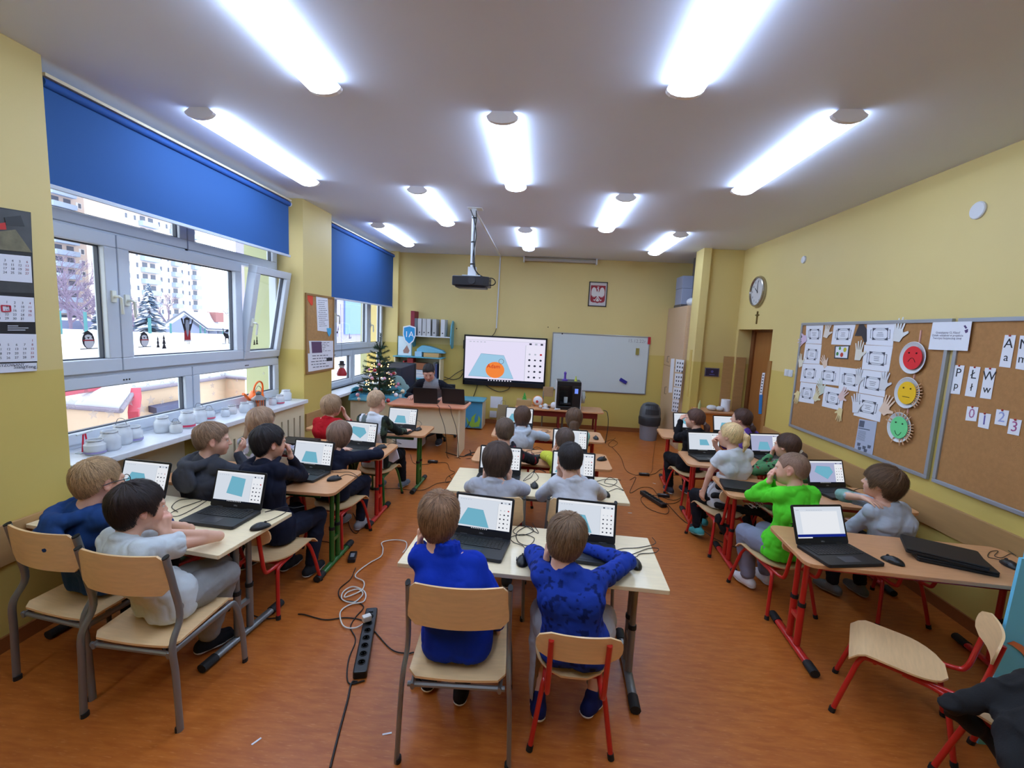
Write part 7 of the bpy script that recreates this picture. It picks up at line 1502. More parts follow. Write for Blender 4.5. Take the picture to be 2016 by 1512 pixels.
def person(root_name, label, pel, seat, face, head, look, arms, hair, top, legs, s=1.0, skin=(226, 176, 150), h=0.0065, group=None, adult=False, hsc=None, shoes=(((60, 62, 70)), ((225, 225, 225)))):
    fx, fy = math.sin(R(face)), math.cos(R(face)); fw, rt_ = V(fx, fy, 0), V(fy, -fx, 0); up_ = V(0, 0, 1)
    root = empty(root_name, (pel[0], pel[1], 0), -R(face), label, 'person', group); bpy.context.view_layer.update(); inv = root.matrix_world.inverted()
    H = Vector(head); hr, hf, hu = head_axes(*look); hs = hsc or s
    def hl(x, y, z): return H + (hr * x + hf * y + hu * z) * hs
    P0 = V(pel[0], pel[1], seat + 0.085 * s); nt_ = hl(0, -0.03, -0.085)
    back = 0.03 * s; N = nt_ - up_ * 0.045 * s - fw * 0.022 * s
    N = N + rt_ * ((P0 - N).dot(rt_) * 0.45)
    sp = [P0, P0.lerp(N, 0.33) - fw * back * 0.8, P0.lerp(N, 0.68) - fw * back, N - up_ * 0.02 * s - fw * 0.004]
    sw = 0.113 * s * (1.08 if adult else 1)
    # shoulders
    E_, Wd = {}, {}
    SH = {1: N + rt_ * sw - up_ * 0.045 * s + fw * 0.006, -1: N - rt_ * sw - up_ * 0.045 * s + fw * 0.006}
    def loc(p): return V(*p[:3]) if len(p) > 3 else V(pel[0], pel[1], 0) + rt_ * p[0] + fw * p[1] + up_ * p[2]
    A = {}
    for sd, key in ((1, 'R'), (-1, 'L')):
        a = arms[key]; W = a.get('W'); W = hl(*a['Wh']) if 'Wh' in a else loc(W)
        ul, fl_ = 0.225 * s * (1.12 if adult else 1), 0.19 * s * (1.12 if adult else 1); S0 = SH[sd] + (fw * a.get('sf', 0) + up_ * a.get('su', 0))
        if 'E' in a: E = loc(a['E'])
        else:
            dv = W - S0; D_ = min(dv.length, (ul + fl_) * 0.985); 
            if dv.length > D_: W = S0 + dv.normalized() * D_
            dn = (W - S0).normalized(); a_ = (ul * ul - fl_ * fl_ + D_ * D_) / (2 * D_); hgt = math.sqrt(max(0, ul * ul - a_ * a_)); pol = rt_ * a.get('pole', (sd * .5, 0, -1))[0] + fw * a.get('pole', (sd * .5, 0, -1))[1] + up_ * a.get('pole', (sd * .5, 0, -1))[2]
            pol = (pol - dn * pol.dot(dn)).normalized(); E = S0 + dn * a_ + pol * hgt
        hd = a.get('hd'); hd = (hr * hd[0] + hf * hd[1] + hu * hd[2]) if hd and 'Wh' in a else (rt_ * hd[0] + fw * hd[1] + up_ * hd[2]) if hd else (W - E)
        hn = a.get('hn', (0, 0, -1)); hn = (hr * hn[0] + hf * hn[1] + hu * hn[2]) if 'Wh' in a else (rt_ * hn[0] + fw * hn[1] + up_ * hn[2])
        A[sd] = (S0, E, W, hd, hn, a)
    # --------------------------- body
    B = SDF(); X, Y, Z = hr, hf, hu; ax = (X, Y, Z)
    k = 0.018 * hs
    B.ell(hl(0, -0.014, 0.026), ax, np.array([.0735, .090, .080]) * hs, k)
    B.ell(hl(0, 0.020, -0.020), ax, np.array([.060, .066, .080]) * hs, 0.03 * hs)
    B.ell(hl(0, 0.035, -0.066), ax, np.array([.040, .040, .034]) * hs, 0.03 * hs)
    for q in (-1, 1):
        B.ell(hl(q * .036, .048, -.034), ax, np.array([.026, .026, .026]) * hs, 0.02 * hs); B.ell(hl(q * .028, .072, .020), ax, np.array([.022, .012, .008]) * hs, 0.012 * hs)
    for q in (-1, 1): B.ell(hl(q * .031, .093, .002), ax, np.array([.017, .012, .011]) * hs, 0.010 * hs, True)
    for q in (-1, 1): (B.ell(hl(q * .031, .074, .0125), ax, np.array([.0165, .0115, .0055]) * hs, 0.005), B.ell(hl(q * .031, .073, -.0075), ax, np.array([.0155, .0105, .0045]) * hs, 0.005))
    B.cap(hl(0, .083, .004), hl(0, .100, -.026), .0065 * hs, .0095 * hs, 0.012 * hs)
    for q in (-1, 1): B.ell(hl(q * .009, .092, -.030), ax, np.array([.007, .008, .006]) * hs, 0.006 * hs)
    B.ell(hl(0, .083, -.0495), ax, np.array([.020, .0085, .0055]) * hs, 0.006 * hs); B.ell(hl(0, .080, -.0600), ax, np.array([.017, .0085, .006]) * hs, 0.005 * hs)
    B.ell(hl(0, .090, -.0545), ax, np.array([.022, .006, .0016]) * hs, 0.003, True)
    B.ell(hl(0, .066, -.086), ax, np.array([.017, .014, .013]) * hs, 0.014 * hs)
    for q in (-1, 1):
        eax = ((X + Y * 0.35 * q * -1).normalized(), (Y + X * .35 * q).normalized(), Z)
        B.ell(hl(q * .0765, -.010, -.004), eax, np.array([.0075, .017, .029]) * hs, 0.006); B.ell(hl(q * .083, -.006, .0), eax, np.array([.005, .010, .017]) * hs, 0.005, True)
        B.ell(hl(q * .0745, -.004, -.026), eax, np.array([.006, .009, .009]) * hs, 0.006)
    nr = .041 * s * (1.25 if adult else 1)
    B.chain([hl(0, -.020, -.045), nt_ - up_ * .005, N - up_ * .02 * s], [nr * 1.02, nr, nr * 1.15], 0.02)
    for q in (-1, 1):
        t = rt_ * q
        B.chain([P0 + t * .045 * s, sp[1] + t * .038 * s, sp[2] + t * .048 * s, sp[3] + t * .05 * s - up_ * .03], [.075 * s, .062 * s, .068 * s, .045 * s], 0.03)
        S0, E, W, hd, hn, a = A[q]
        B.cap(N + t * .03 * s - up_ * .015, S0, .034 * s, .040 * s, 0.03); B.cap(S0, E, .034 * s, .0245 * s, 0.015); B.chain([E, E.lerp(W, 0.3), W], [.0245 * s, .0265 * s, .0180 * s], 0.008)
        if not a.get('hidden'): hand_prims(B, W, hd, hn, q, a.get('curl', 0.6), s * (1.12 if adult else 1.0), None, a.get('th', 0.6), a.get('spread', 1.0))
        g = legs[q > 0]; Hp = P0 + t * .07 * s; Kn = loc(g[0]); An = loc(g[1]); 
        B.cap(Hp, Kn, .058 * s, .038 * s, 0.02); B.chain([Kn, Kn.lerp(An, .3), An], [.038 * s, .037 * s, .024 * s], 0.015)
    Pn, Fn = B.mesh(h); Pn = relax(Pn, Fn, 1, 0.35)
    base = L(skin); colr = np.tile(base, (len(Pn), 1)); hd3 = lambda x, y, z: A3(hl(x, y, z))
    q_ = (Pn - A3(H)) @ np.array([A3(X), A3(Y), A3(Z)]).T / hs
    lip = np.exp(-(((q_[:, 0]) / .020) ** 2 + ((q_[:, 2] + .055) / .0085) ** 2) ** 1.5) * (q_[:, 1] > .06); colr = colr * (1 - lip[:, None] * np.array([.12, .50, .42]))
    rosy = (np.exp(-(((np.abs(q_[:, 0]) - .042) / .02) ** 2 + ((q_[:, 2] + .035) / .02) ** 2)) * (q_[:, 1] > .03) + np.exp(-((np.abs(q_[:, 0]) - .082) / .012) ** 2 - ((q_[:, 2] + .0) / .03) ** 2) * (np.abs(q_[:, 0]) > .068)).clip(0, 1); colr = colr * (1 - rosy[:, None] * np.array([.02, .20, .18]))
    brow = np.exp(-(((np.abs(q_[:, 0]) - .030) / .017) ** 2 + ((q_[:, 2] - .0225 + .15 * np.abs(np.abs(q_[:, 0]) - .03)) / .0032) ** 2) ** 1.5) * (q_[:, 1] > .055); colr = colr * (1 - brow[:, None]) + brow[:, None] * L(hair['c']) * 0.9
    np_obj('body', Pn, Fn, M_skin, root, inv, colr)
    for q in (-1, 1):
        c = hl(q * .031, .0705, .002); b = MB(); r_ = .0120 * hs; ef = (hf + hr * 0.0).normalized(); ball = MB().ball((0, 0, 0), r_, 16); Mx = Matrix((hr, hu * -1, hf)).transposed().to_4x4(); Mx.translation = c
        ball.tf(inv @ Mx); me_ = ob('eye', ball, [M_eye, M_iris], root, smooth=True); 
        cc = inv @ c; fd = (inv.to_3x3() @ hf)
        for p_ in me_.data.polygons:
            if (p_.center - cc).normalized().dot(fd) > 0.86: p_.material_index = 1
    make_hair(root, inv, hl, (hr, hf, hu), hs, hair, H, N, fw, label)
    # --------------------------- top
    T = SDF(); bulk = top.get('bulk', 0.010); kk = 0.03; tc_ = top['c']
    for q in (-1, 1):
        t = rt_ * q
        T.chain([P0 + t * .055 * s - up_ * .03 * s, P0 + t * .053 * s + up_ * 0.03, sp[1] + t * .046 * s, sp[2] + t * .060 * s, sp[3] + t * .058 * s - up_ * .045], [x * s * (1.12 if adult else 1) + bulk for x in (.088, .082, .066, .072, .050)], kk)
        S0, E, W, hd, hn, a = A[q]
        T.cap(N + t * .035 * s - up_ * .030, S0, .036 * s + bulk, .043 * s + bulk * .8, 0.03)
        if top.get('sleeve', 'long') == 'long':
            Wc = E.lerp(W, top.get('cuff', 0.9)); T.cap(S0, E, .041 * s + bulk * .8, .036 * s + bulk * .6, 0.02); T.chain([E, E.lerp(Wc, 0.4), Wc], [.036 * s + bulk * .6, .034 * s + bulk * .6, .024 * s + bulk * .5], 0.012)
        else:
            Mi = S0.lerp(E, top.get('sl', 0.66)); T.cap(S0, Mi, .042 * s + bulk, .047 * s + bulk, 0.02)
            dv = (E - S0).normalized(); c_ = Mi; rg_ = (A3(Mi) - .075, A3(Mi) + .075)
            T.cut(Mi + dv * 0.012, dv, rg_)
    T.chain([N + up_ * .004, N - up_ * .05 * s, sp[2]], [nr * 1.12 + .004, .056 * s + bulk, .062 * s + bulk], .025)
    T.cut(P0 + fw * 0.0 + up_ * (-0.072 * s), V(0, 0, -1))
    if top.get('hood'):
        for i in range(11):
            f = lambda a_: N + rt_ * math.cos(a_) * (.078 + .03 * math.sin(a_)) * s + fw * (-math.sin(a_) * .125 + .022) * s + up_ * (.022 - .040 * math.sin(a_)) * s
            a0, a1 = math.pi * (-.10 + 1.20 * i / 11), math.pi * (-.10 + 1.20 * (i + 1) / 11)
            T.cap(f(a0), f(a1), (.020 + .016 * math.sin(a0)) * s, (.020 + .016 * math.sin(a1)) * s, 0.010)
        T.ell(N - fw * .125 * s - up_ * .10 * s, (rt_, fw, up_), np.array([.100, .036, .085]) * s, 0.015)
    elif top.get('collar', True):
        nk = top.get('ck', .015)
        ring = [N + (rt_ * math.cos(i * .5236) * (nr + .007) + fw * (math.sin(i * .5236) * (nr + .005) + .004)) + up_ * (nk - .010 * math.sin(i * .5236)) for i in range(12)]
        for i in range(12): T.cap(ring[i], ring[(i + 1) % 12], .0085 + top.get('cth', 0), None, 0.010)
        if top.get('high'): 
            for i in range(12): T.cap(ring[i], ring[i] + up_ * .028, .010, None, 0.012)
    Pt, Ft = T.mesh(max(h, .007) if h < .009 else h); Nt = normals(Pt, Ft); sd = abs(hash_i(label)) % 97
    amp = top.get('fold', .004) * 1.15; w_ = vnoise(Pt * np.array([1, 1, .55]), 22, sd); w2 = vnoise(Pt * np.array([.8, .8, 1.6]), 38, sd + 5)
    Pt = Pt + Nt * (-(1 - np.abs(w_)) ** 4 * amp * 1.1 + amp * .2 + w2 * amp * .3)[:, None]; Pt = relax(Pt, Ft, 1, 0.3)
    ct = np.tile(L(tc_), (len(Pt), 1)); loc_ = (Pt - A3(P0)) @ np.array([A3(rt_), A3(fw), A3(up_)]).T
    if top.get('paint'): ct = top['paint'](loc_, ct, Pt, A, dict(N=N, P0=P0, s=s))
    tn = top.get('name', 'shirt'); to = np_obj(tn, Pt, Ft, M_cloth, root, inv, ct)
    # --------------------------- trousers
    Q = SDF(); tb = legs[2].get('bulk', .010); 
    Q.cap(P0 + rt_ * .055 * s, P0 - rt_ * .050 * s, .070 * s + tb * .5, None, 0.03)
    for q in (-1, 1):
        g = legs[q > 0]; Hp = P0 + rt_ * q * .072 * s - up_ * .008; Kn = loc(g[0]); An = loc(g[1]); Ac = Kn.lerp(An, legs[2].get('len', .93))
        Q.chain([P0 + rt_ * q * .05 * s, Hp, Hp.lerp(Kn, .5), Kn], [.070 * s + tb * .3, .066 * s + tb * .5, .060 * s + tb, .044 * s + tb], 0.025); Q.chain([Kn, Kn.lerp(Ac, .4), Ac], [.044 * s + tb, .041 * s + tb, .030 * s + tb], 0.015)
    zc = seat + 0.002
    Pq, Fq = Q.mesh(max(h, .008)); Nq = normals(Pq, Fq); w_ = vnoise(Pq * np.array([.7, .7, 1.5]), 24, sd + 9); Pq = Pq + Nq * ((1 - np.abs(w_)) ** 3 * .005 - .002)[:, None]; Pq = relax(Pq, Fq, 1, .3)
    near = ((Pq[:, :2] - np.array(pel)) ** 2).sum(1) < .17 ** 2; Pq[:, 2] = np.where(near, np.maximum(Pq[:, 2], zc), Pq[:, 2])
    cq = np.tile(L(legs[2]['c']), (len(Pq), 1))
    if legs[2].get('paint'): cq = legs[2]['paint'](Pq, cq)
    np_obj('trousers', Pq, Fq, M_cloth, root, inv, cq)
    # --------------------------- shoes
    for q in (-1, 1):
        g = legs[q > 0]; An = loc(g[1]); fd = g[2] if len(g) > 2 else 0; a_ = R(face + fd); d = V(math.sin(a_), math.cos(a_), 0); pt = g[3] if len(g) > 3 else 0; tz = R(pt); d3 = d * math.cos(tz) + up_ * math.sin(tz); u3 = up_ * math.cos(tz) - d * math.sin(tz); sx = d3.cross(u3)
        C = V(An.x, An.y, An.z) - u3 * .040 * s; S_ = SDF(); S_.chain([C - d3 * .035 * s, C + d3 * .05 * s, C + d3 * .105 * s - u3 * .004], [.034 * s, .034 * s, .027 * s], .02); S_.cap(C + u3 * .0, An + u3 * .012, .034 * s, .032 * s, .02); S_.cut(C - u3 * .018 * s, -u3)
        Ps, Fs = S_.mesh(max(h, .007)); cs = np.tile(L(shoes[0]), (len(Ps), 1)); so = np_obj('shoe', Ps, Fs, M_cloth, root, inv, cs)
        S2 = SDF(); S2.chain([C - d3 * .036 * s, C + d3 * .05 * s, C + d3 * .108 * s], [.0365 * s, .0365 * s, .0295 * s], .02); S2.cut(C - u3 * .012 * s, u3); S2.cut(C - u3 * .032 * s, -u3)
        Ps, Fs = S2.mesh(max(h, .006)); so2 = np_obj('sole', Ps, Fs, M_cloth, root, inv, np.tile(L(shoes[1]), (len(Ps), 1))); so2.parent = so
    return root, dict(top=to, hl=hl, N=N, P0=P0, rt=rt_, fw=fw, up=up_, inv=inv, A=A, axes=(hr, hf, hu), hs=hs, Pt=Pt, Ft=Ft)
def hash_i(t): 
    v = 7
    for ch in t: v = (v * 31 + ord(ch)) % 1000003
    return v
def make_hair(root, inv, hl, axs, hs, hp, H, N, fw, label):
    rg_ = np.random.RandomState(hash_i(label) % 9999); kind = hp.get('kind', 'boy'); thick = hp.get('t', .014); fade = hp.get('fade', .35); base = L(hp['c'])
    # hairline height (head units) by azimuth from the front
    front = hp.get('front', .052); nape = hp.get('nape', -.062); side = hp.get('side', -.004); 
    key = np.array([0, 38, 58, 72, 82, 97, 110, 122, 150, 180.]); val = np.array([front, front - .004, front - .022, side - .012, side + .028, side + .034, side + .022, (side + nape) / 2, nape, nape])
    if hp.get('ears'): val = np.array([front, front - .006, front - .03, side - .01, side, side, side, nape + .004, nape, nape])
    pole = np.array([0, -.45, .89]); pole /= np.linalg.norm(pole); e1 = np.array([1., 0, 0]); e2 = np.cross(pole, e1); NA, NT = 200, 42
    def surf(phi, th, add):
        d = np.cos(th)[..., None] * pole + np.sin(th)[..., None] * (np.cos(phi)[..., None] * e1 + np.sin(phi)[..., None] * e2); c = np.array([0, -.014, .026]); r = np.array([.0735, .090, .080]) + .0015; r = np.stack([np.full(d.shape[:-1], r[0]), np.full(d.shape[:-1], r[1]), np.where(d[..., 2] < 0, .125, r[2])], -1)
        # below the ears follow the neck: widen downward
        t = 1 / np.sqrt(((d / r) ** 2).sum(-1)); p = c + d * (t + add)[..., None]; return p, d
    def zline(p): az = np.degrees(np.arctan2(np.abs(p[..., 0]), p[..., 1])); return np.interp(az, key, val)
    phi = np.linspace(0, 2 * np.pi, NA, endpoint=False); ths = np.linspace(0, 2.75, 140); PH, TH = np.meshgrid(phi, ths, indexing='ij'); p, _ = surf(PH, TH, np.zeros_like(PH)); below = p[..., 2] < zline(p); tmax = np.array([ths[np.argmax(b)] if b.any() else 2.75 for b in below])
    fr = hp.get('fringe', .05); tmax = tmax * (1 + fr * .5 * (vn1(phi * 7, 3, rg_) )) ; tmax = np.convolve(np.r_[tmax[-2:], tmax, tmax[:2]], np.ones(5) / 5, 'valid')
    t = np.linspace(0, 1, NT); TH = tmax[:, None] * t[None]; PH = phi[:, None] + np.zeros_like(TH); sw_ = hp.get('swirl', .25); PS = PH + sw_ * np.sin(TH * .8)
    str_ = vn2(PS * hp.get('freq', 9), TH * 2.2, rg_); str2 = vn2(PS * hp.get('freq', 9) * 3.3, TH * 3.5, rg_)
    prof = thick * (1 - (1 - fade) * np.clip((t - .35) / .65, 0, 1))[None] * (1 - .0 * TH); add = prof + hp.get('amp', .0045) * str_ * np.clip(t * 3, .2, 1)[None] * (prof / thick) + hp.get('amp', .0045) * .45 * str2 * (prof / thick)
    add[:, -1] = -.002; add[:, -2] = np.minimum(add[:, -2], .004 + .5 * prof[:, -2])
    p, d = surf(PH, TH, add)
    if hp.get('quiff'): m_ = np.clip((p[..., 1] - .02) / .07, 0, 1) * np.clip((p[..., 2] - .03) / .05, 0, 1); p = p + m_[..., None] * np.array([0, hp['quiff'] * .6, hp['quiff']])
    Pp = p.reshape(-1, 3); i, j = np.meshgrid(np.arange(NA), np.arange(NT - 1), indexing='ij'); a = i * NT + j; b = ((i + 1) % NA) * NT + j; F = np.stack([a, a + 1, b + 1, b], -1).reshape(-1, 4)
    tone = (1 + .28 * str_ + .22 * str2).reshape(-1, 1); cl = np.clip(base[None] * tone, 0, 1)
    if hp.get('shave'): m_ = np.clip((t - hp['shave']) / .2, 0, 1)[None] + np.zeros_like(TH); m_ = m_.reshape(-1, 1); cl = cl * (1 - m_ * .55) + m_ * .55 * L((190, 150, 128)) * .75
    def toW(q): hr, hf, hu = axs; return A3(H) + (q @ np.array([A3(hr), A3(hf), A3(hu)])) * hs
    ho = np_obj('hair', toW(Pp), F, M_hair, root, inv, cl)
    # strands
    n = hp.get('n', 1500); VV, FF, CC = [], [], []
    ph = rg_.uniform(0, 2 * np.pi, n); tm = np.interp(ph, phi, tmax, period=2 * np.pi); st = np.sqrt(rg_.uniform(0, .85, n)) * .92; ln = hp.get('len', .34) * rg_.uniform(.7, 1.2, n); en = np.minimum(st + ln, 1 + hp.get('over', .02)); m_ = 5; lift = hp.get('lift', .004); wd = hp.get('wd', .0014)
    cj = rg_.uniform(.5, 1.75, n); jit = rg_.normal(0, .06, n); pr_ = []
    for k_ in range(m_):
        f = k_ / (m_ - 1); tt = st + (en - st) * f; th = tt * tm; pf = thick * (1 - (1 - fade) * np.clip((tt - .35) / .65, 0, 1)); q, d = surf(ph + jit * f + 0.0, th, pf * (.9 if k_ else .3) + lift * f * (pf / thick) * rg_.uniform(.3, 1.3, n) + .001)
        if hp.get('quiff'): mm = np.clip((q[:, 1] - .02) / .07, 0, 1) * np.clip((q[:, 2] - .03) / .05, 0, 1); q = q + mm[:, None] * np.array([0, hp['quiff'] * .6, hp['quiff']])
        pr_.append((q, d))
    for k_ in range(m_):
        q, d = pr_[k_]; nx = pr_[min(k_ + 1, m_ - 1)][0] - pr_[max(k_ - 1, 0)][0]; sdv = np.cross(nx, d); sdv /= np.linalg.norm(sdv, axis=1)[:, None] + 1e-9; w_ = wd * (1 - .8 * k_ / (m_ - 1)); VV += [q + sdv * w_, q - sdv * w_]
    Vv = np.stack(VV, 1).reshape(-1, 3)  # n, 2m
    base_i = np.arange(n)[:, None] * 2 * m_
    for k_ in range(m_ - 1): FF.append(np.stack([base_i[:, 0] + 2 * k_, base_i[:, 0] + 2 * k_ + 1, base_i[:, 0] + 2 * k_ + 3, base_i[:, 0] + 2 * k_ + 2], 1))
    cc = np.clip(base[None] * cj[:, None], 0, 1)
    if hp.get('shave'): mm = np.clip((st - hp['shave']) / .2, 0, 1)[:, None]; cc = cc * (1 - mm * .4) + mm * .4 * L((190, 150, 128)) * .75
    o = np_obj('hair_strands', toW(Vv), np.concatenate(FF), M_hair, root, inv, np.repeat(cc, 2 * m_, 0)); o.parent = ho; props(o, kind='stuff')
    # long hair / ponytail volumes
    if hp.get('tail'):
        S = SDF(); pts = hp['tail']; rs = hp['tr']; Wp = [hl(*q) for q in pts]
        S.chain(Wp, [r_ * hs for r_ in rs], .012); Pq, Fq = S.mesh(.006); Nq = normals(Pq, Fq)
        q = (Pq - A3(H)) @ np.array([A3(axs[0]), A3(axs[1]), A3(axs[2])]).T; w_ = vnoise(q * np.array([1, 1, .10]), 170, 3); Pq = Pq + Nq * (w_ * .003)[:, None]
        o = np_obj('ponytail' if hp.get('band') else 'long_hair', Pq, Fq, M_hair, root, inv, np.clip(base[None] * (1 + .35 * w_)[:, None], 0, 1)); o.parent = root
        if hp.get('band'):
            S = SDF(); c = Wp[0]; S.ell(c, axs, np.array([.022, .016, .022]) * hs, .01); Pq, Fq = S.mesh(.005); np_obj('hair_band', Pq, Fq, M_cloth, root, inv, np.tile(L(hp['band']), (len(Pq), 1)))
def vn1(x, f, rg_):
    ph_ = rg_.uniform(0, 6.28, 4); return sum(np.sin(x * (k_ + 1) * .5 + ph_[k_]) / (k_ + 1) for k_ in range(4)) / 2
def vn2(a, b, rg_):
    p = np.stack([np.cos(a / 9.0) * 9 if False else a, b, np.zeros_like(a) + rg_.randint(50)], -1).reshape(-1, 3); return vnoise(p, 1.0, rg_.randint(90)).reshape(a.shape)
# ================================================================== THE PUPILS AND THE TEACHER
def cheek(sd, **k): d = dict(Wh=(sd * .078, .030, -.130), hd=(0.10 * sd, .22, 1), hn=(-sd * 1.0, .15, .1), curl=.75, pole=(sd * .7, .8, -1), su=.015); d.update(k); return d
def mouth(sd, **k): d = dict(Wh=(sd * .045, .115, -.125), hd=(-.45 * sd, -.1, .9), hn=(-sd * .3, -1, .1), curl=.9, pole=(sd * .7, .6, -1), su=.015); d.update(k); return d
def ondesk(W, **k): d = dict(W=W, hd=(0, 1, 0), hn=(0, 0, -1), curl=.4, pole=(0, -.3, -1)); d.update(k); return d
def lg(seat, c, kf=.30, af=.20, sp=.10, az=.078, fd=0, pt=0, **k):
    d = dict(c=c); d.update(k); return [((-sp, kf, seat + .075), (-sp, af, az), -abs(fd), pt), ((sp, kf, seat + .075), (sp, af, az), abs(fd), pt), d]
GP = 'pupils at the desks'
GREY = (168, 170, 178)
# --- middle row
person('person', 'person in a plain royal blue jacket at the left of the nearest middle desk', (-0.30, 1.80), .385, -2, (-.41, 1.86, .965), (-10, -8, 0), dict(L=cheek(-1, E=(-.515, 2.02, .70, 1)), R=dict(E=(-.125, 1.79, .615, 1), W=(-.13, 1.90, .455, 1), hn=(-.8, 0, -.3), hd=(-.1, .8, -.7), curl=.5)),
    dict(c=(130, 96, 68), t=.017, fade=.55, nape=-.066, amp=.006, freq=11, n=4500, len=.42, lift=.012, wd=.0019), dict(c=(14, 50, 172), high=True, name='jacket', fold=.004, bulk=.012),
    [((-.10, .30, .455), (-.47, 2.04, .08, 1), 5), ((.09, .30, .455), (-.30, 1.98, .08, 1), 2), dict(c=(24, 26, 36))], h=.005, group=GP, shoes=((28, 24, 28), (228, 226, 224)))
def speck(l, c, P, A, g): n = vnoise(P, 60, 3); n2 = vnoise(P, 34, 8); m_ = ((n > .25) & (n2 > -.1))[:, None]; return np.where(m_, c * .35, c)
person('person', 'person in a patterned royal blue sweater and grey trousers, head on hand', (0.215, 1.88), .34, 3, (.156, 1.97, .862), (6, -16, 8), dict(L=cheek(-1, E=(.01, 2.16, .685, 1), Wh=(-.07, .02, -.115)), R=dict(E=(.475, 2.14, .69, 1), W=(.27, 2.28, .675, 1), hd=(-1, .1, 0), hn=(0, 0, -1), curl=.3)),
    dict(c=(118, 91, 66), t=.017, fade=.6, nape=-.066, amp=.006, freq=10, n=4500, len=.42, lift=.012, wd=.0019), dict(c=(28, 56, 152), paint=speck, name='sweater', fold=.005, bulk=.012, cuff=.92),
    [((-.15, .24, .40), (.075, 1.93, .085, 1), -6, -10), ((.15, .24, .40), (.325, 1.97, .085, 1), 30, -6), dict(c=(168, 164, 166), bulk=.018)], h=.005, group=GP, shoes=((24, 34, 92), (226, 226, 232)))
def blogo(l, c, P, A, g):
    x, y, z = l[:, 0], l[:, 1], l[:, 2]; d = np.sqrt((x - .03) ** 2 + (z - .22) ** 2); m1 = (np.abs(d - .022) < .005) & (y < 0); m2 = (np.abs(z - .195 - .3 * np.abs(x - .03)) < .005) & (np.abs(x - .03) < .035) & (y < 0)
    c = np.where(m1[:, None], L((210, 130, 50)), c); return np.where(m2[:, None], L((150, 40, 80)), c)
person('person', 'person with long dark hair and a coloured print on a grey shirt back', (-0.26, 2.79), .385, 0, (-.247, 2.78, .965), (2, -10, 0), dict(L=cheek(-1, E=(-.45, 3.02, .69, 1)), R=cheek(1, E=(-.07, 3.04, .69, 1))),
    dict(c=(72, 54, 45), t=.020, fade=1.0, nape=-.115, side=-.085, ears=True, amp=.006, freq=8, n=2400, len=.6, lift=.008, over=.06), dict(c=(178, 180, 190), paint=blogo, name='shirt', cuff=.95), lg(.385, (60, 70, 96)), h=.0055, group=GP)
person('person', 'person with short black hair in plain grey at the second middle desk', (0.28, 2.83), .385, 0, (.218, 2.87, .975), (-6, -8, 0), dict(L=mouth(-1), R=cheek(1, E=(.46, 3.06, .69, 1), Wh=(.07, .07, -.12))),
    dict(c=(42, 35, 35), t=.013, fade=.3, nape=-.05, amp=.003, freq=14, n=2000, len=.22, lift=.004), dict(c=(200, 202, 210), name='shirt', cuff=.9), lg(.385, (50, 50, 60)), h=.0055, group=GP)
def redbits(l, c, P, A, g): return np.where((vnoise(P, 40, 4) > .55)[:, None], L((140, 30, 44)), c)
person('person', 'person with short brown hair in a dark top at the third middle desk', (-0.27, 3.74), .34, 4, (-.280, 3.72, .938), (-8, -8, 0), dict(L=ondesk((-.12, .28, .67)), R=ondesk((.17, .26, .67), pole=(1, 0, -.4))),
    dict(c=(95, 75, 61), t=.013, fade=.3, nape=-.055, n=1500, len=.24), dict(c=(34, 32, 40), paint=redbits, hood=True, name='sweater'), lg(.34, (40, 44, 60)), h=.0065, group=GP)
person('person', 'person with short brown hair in a lime yellow sweater leaning on a hand', (0.28, 3.76), .34, 0, (.232, 3.78, .872), (-6, -12, 0), dict(L=cheek(-1, E=(.075, 3.95, .69, 1)), R=ondesk((.14, .26, .67))),
    dict(c=(88, 70, 61), t=.012, fade=.3, nape=-.055, n=1500, len=.24), dict(c=(204, 206, 70), name='sweater'), lg(.34, (90, 90, 100)), h=.0065, group=GP, shoes=((190, 210, 60), (226, 226, 226)))
person('person', 'person with long brown hair in a light grey hoodie at the farthest middle desk', (-0.17, 4.68), .34, 4, (-.172, 4.68, .885), (0, -8, 0), dict(L=ondesk((-.12, .28, .67)), R=ondesk((.16, .27, .67), pole=(1, 0, -.3))),
    dict(c=(82, 59, 47), t=.016, fade=1, nape=-.10, side=-.07, ears=True, n=1400, len=.5, over=.04), dict(c=(184, 192, 202), hood=True, name='hoodie'), lg(.34, (50, 60, 90)), h=.007, group=GP)
person('person', 'person with long brown hair in a mint green top, farthest middle desk', (0.40, 4.76), .34, 0, (.377, 4.78, .880), (0, -8, 0), dict(L=ondesk((-.10, .28, .67)), R=ondesk((.12, .27, .67))),
    dict(c=(95, 70, 52), t=.016, fade=1, nape=-.09, side=-.06, ears=True, n=1400, len=.5, over=.04, tail=[(0, -.085, -.05), (0, -.08, -.12), (0, -.085, -.17)], tr=[.05, .05, .03]), dict(c=(150, 208, 196), name='shirt'), lg(.34, (60, 60, 80)), h=.007, group=GP)
# --- window row
person('person', 'person with dark hair in a pale grey T-shirt resting chin on both hands', (-1.71, 1.875), .385, 22, (-1.742, 1.80, .935), (30, -6, 0), dict(L=mouth(-1, E=(-1.80, 2.14, .675, 1), Wh=(-.03, .115, -.11)), R=cheek(1, E=(-1.60, 2.09, .675, 1), Wh=(.055, .085, -.12), hd=(-.25, -.1, 1), curl=1.1)),
    dict(c=(44, 34, 33), t=.020, fade=.5, nape=-.07, side=-.02, amp=.005, freq=9, n=4000, len=.42, lift=.008, wd=.0018), dict(c=(200, 208, 212), sleeve='short', sl=.40, bulk=.014, name='t_shirt', fold=.006),
    [((-.08, .30, .45), (-.10, .24, .08), 0), ((-1.59, 2.12, .45, 1), (-1.70, 2.12, .085, 1), 10), dict(c=(142, 142, 142), bulk=.018)], h=.0045, group=GP, shoes=((28, 28, 32), (206, 202, 200)))
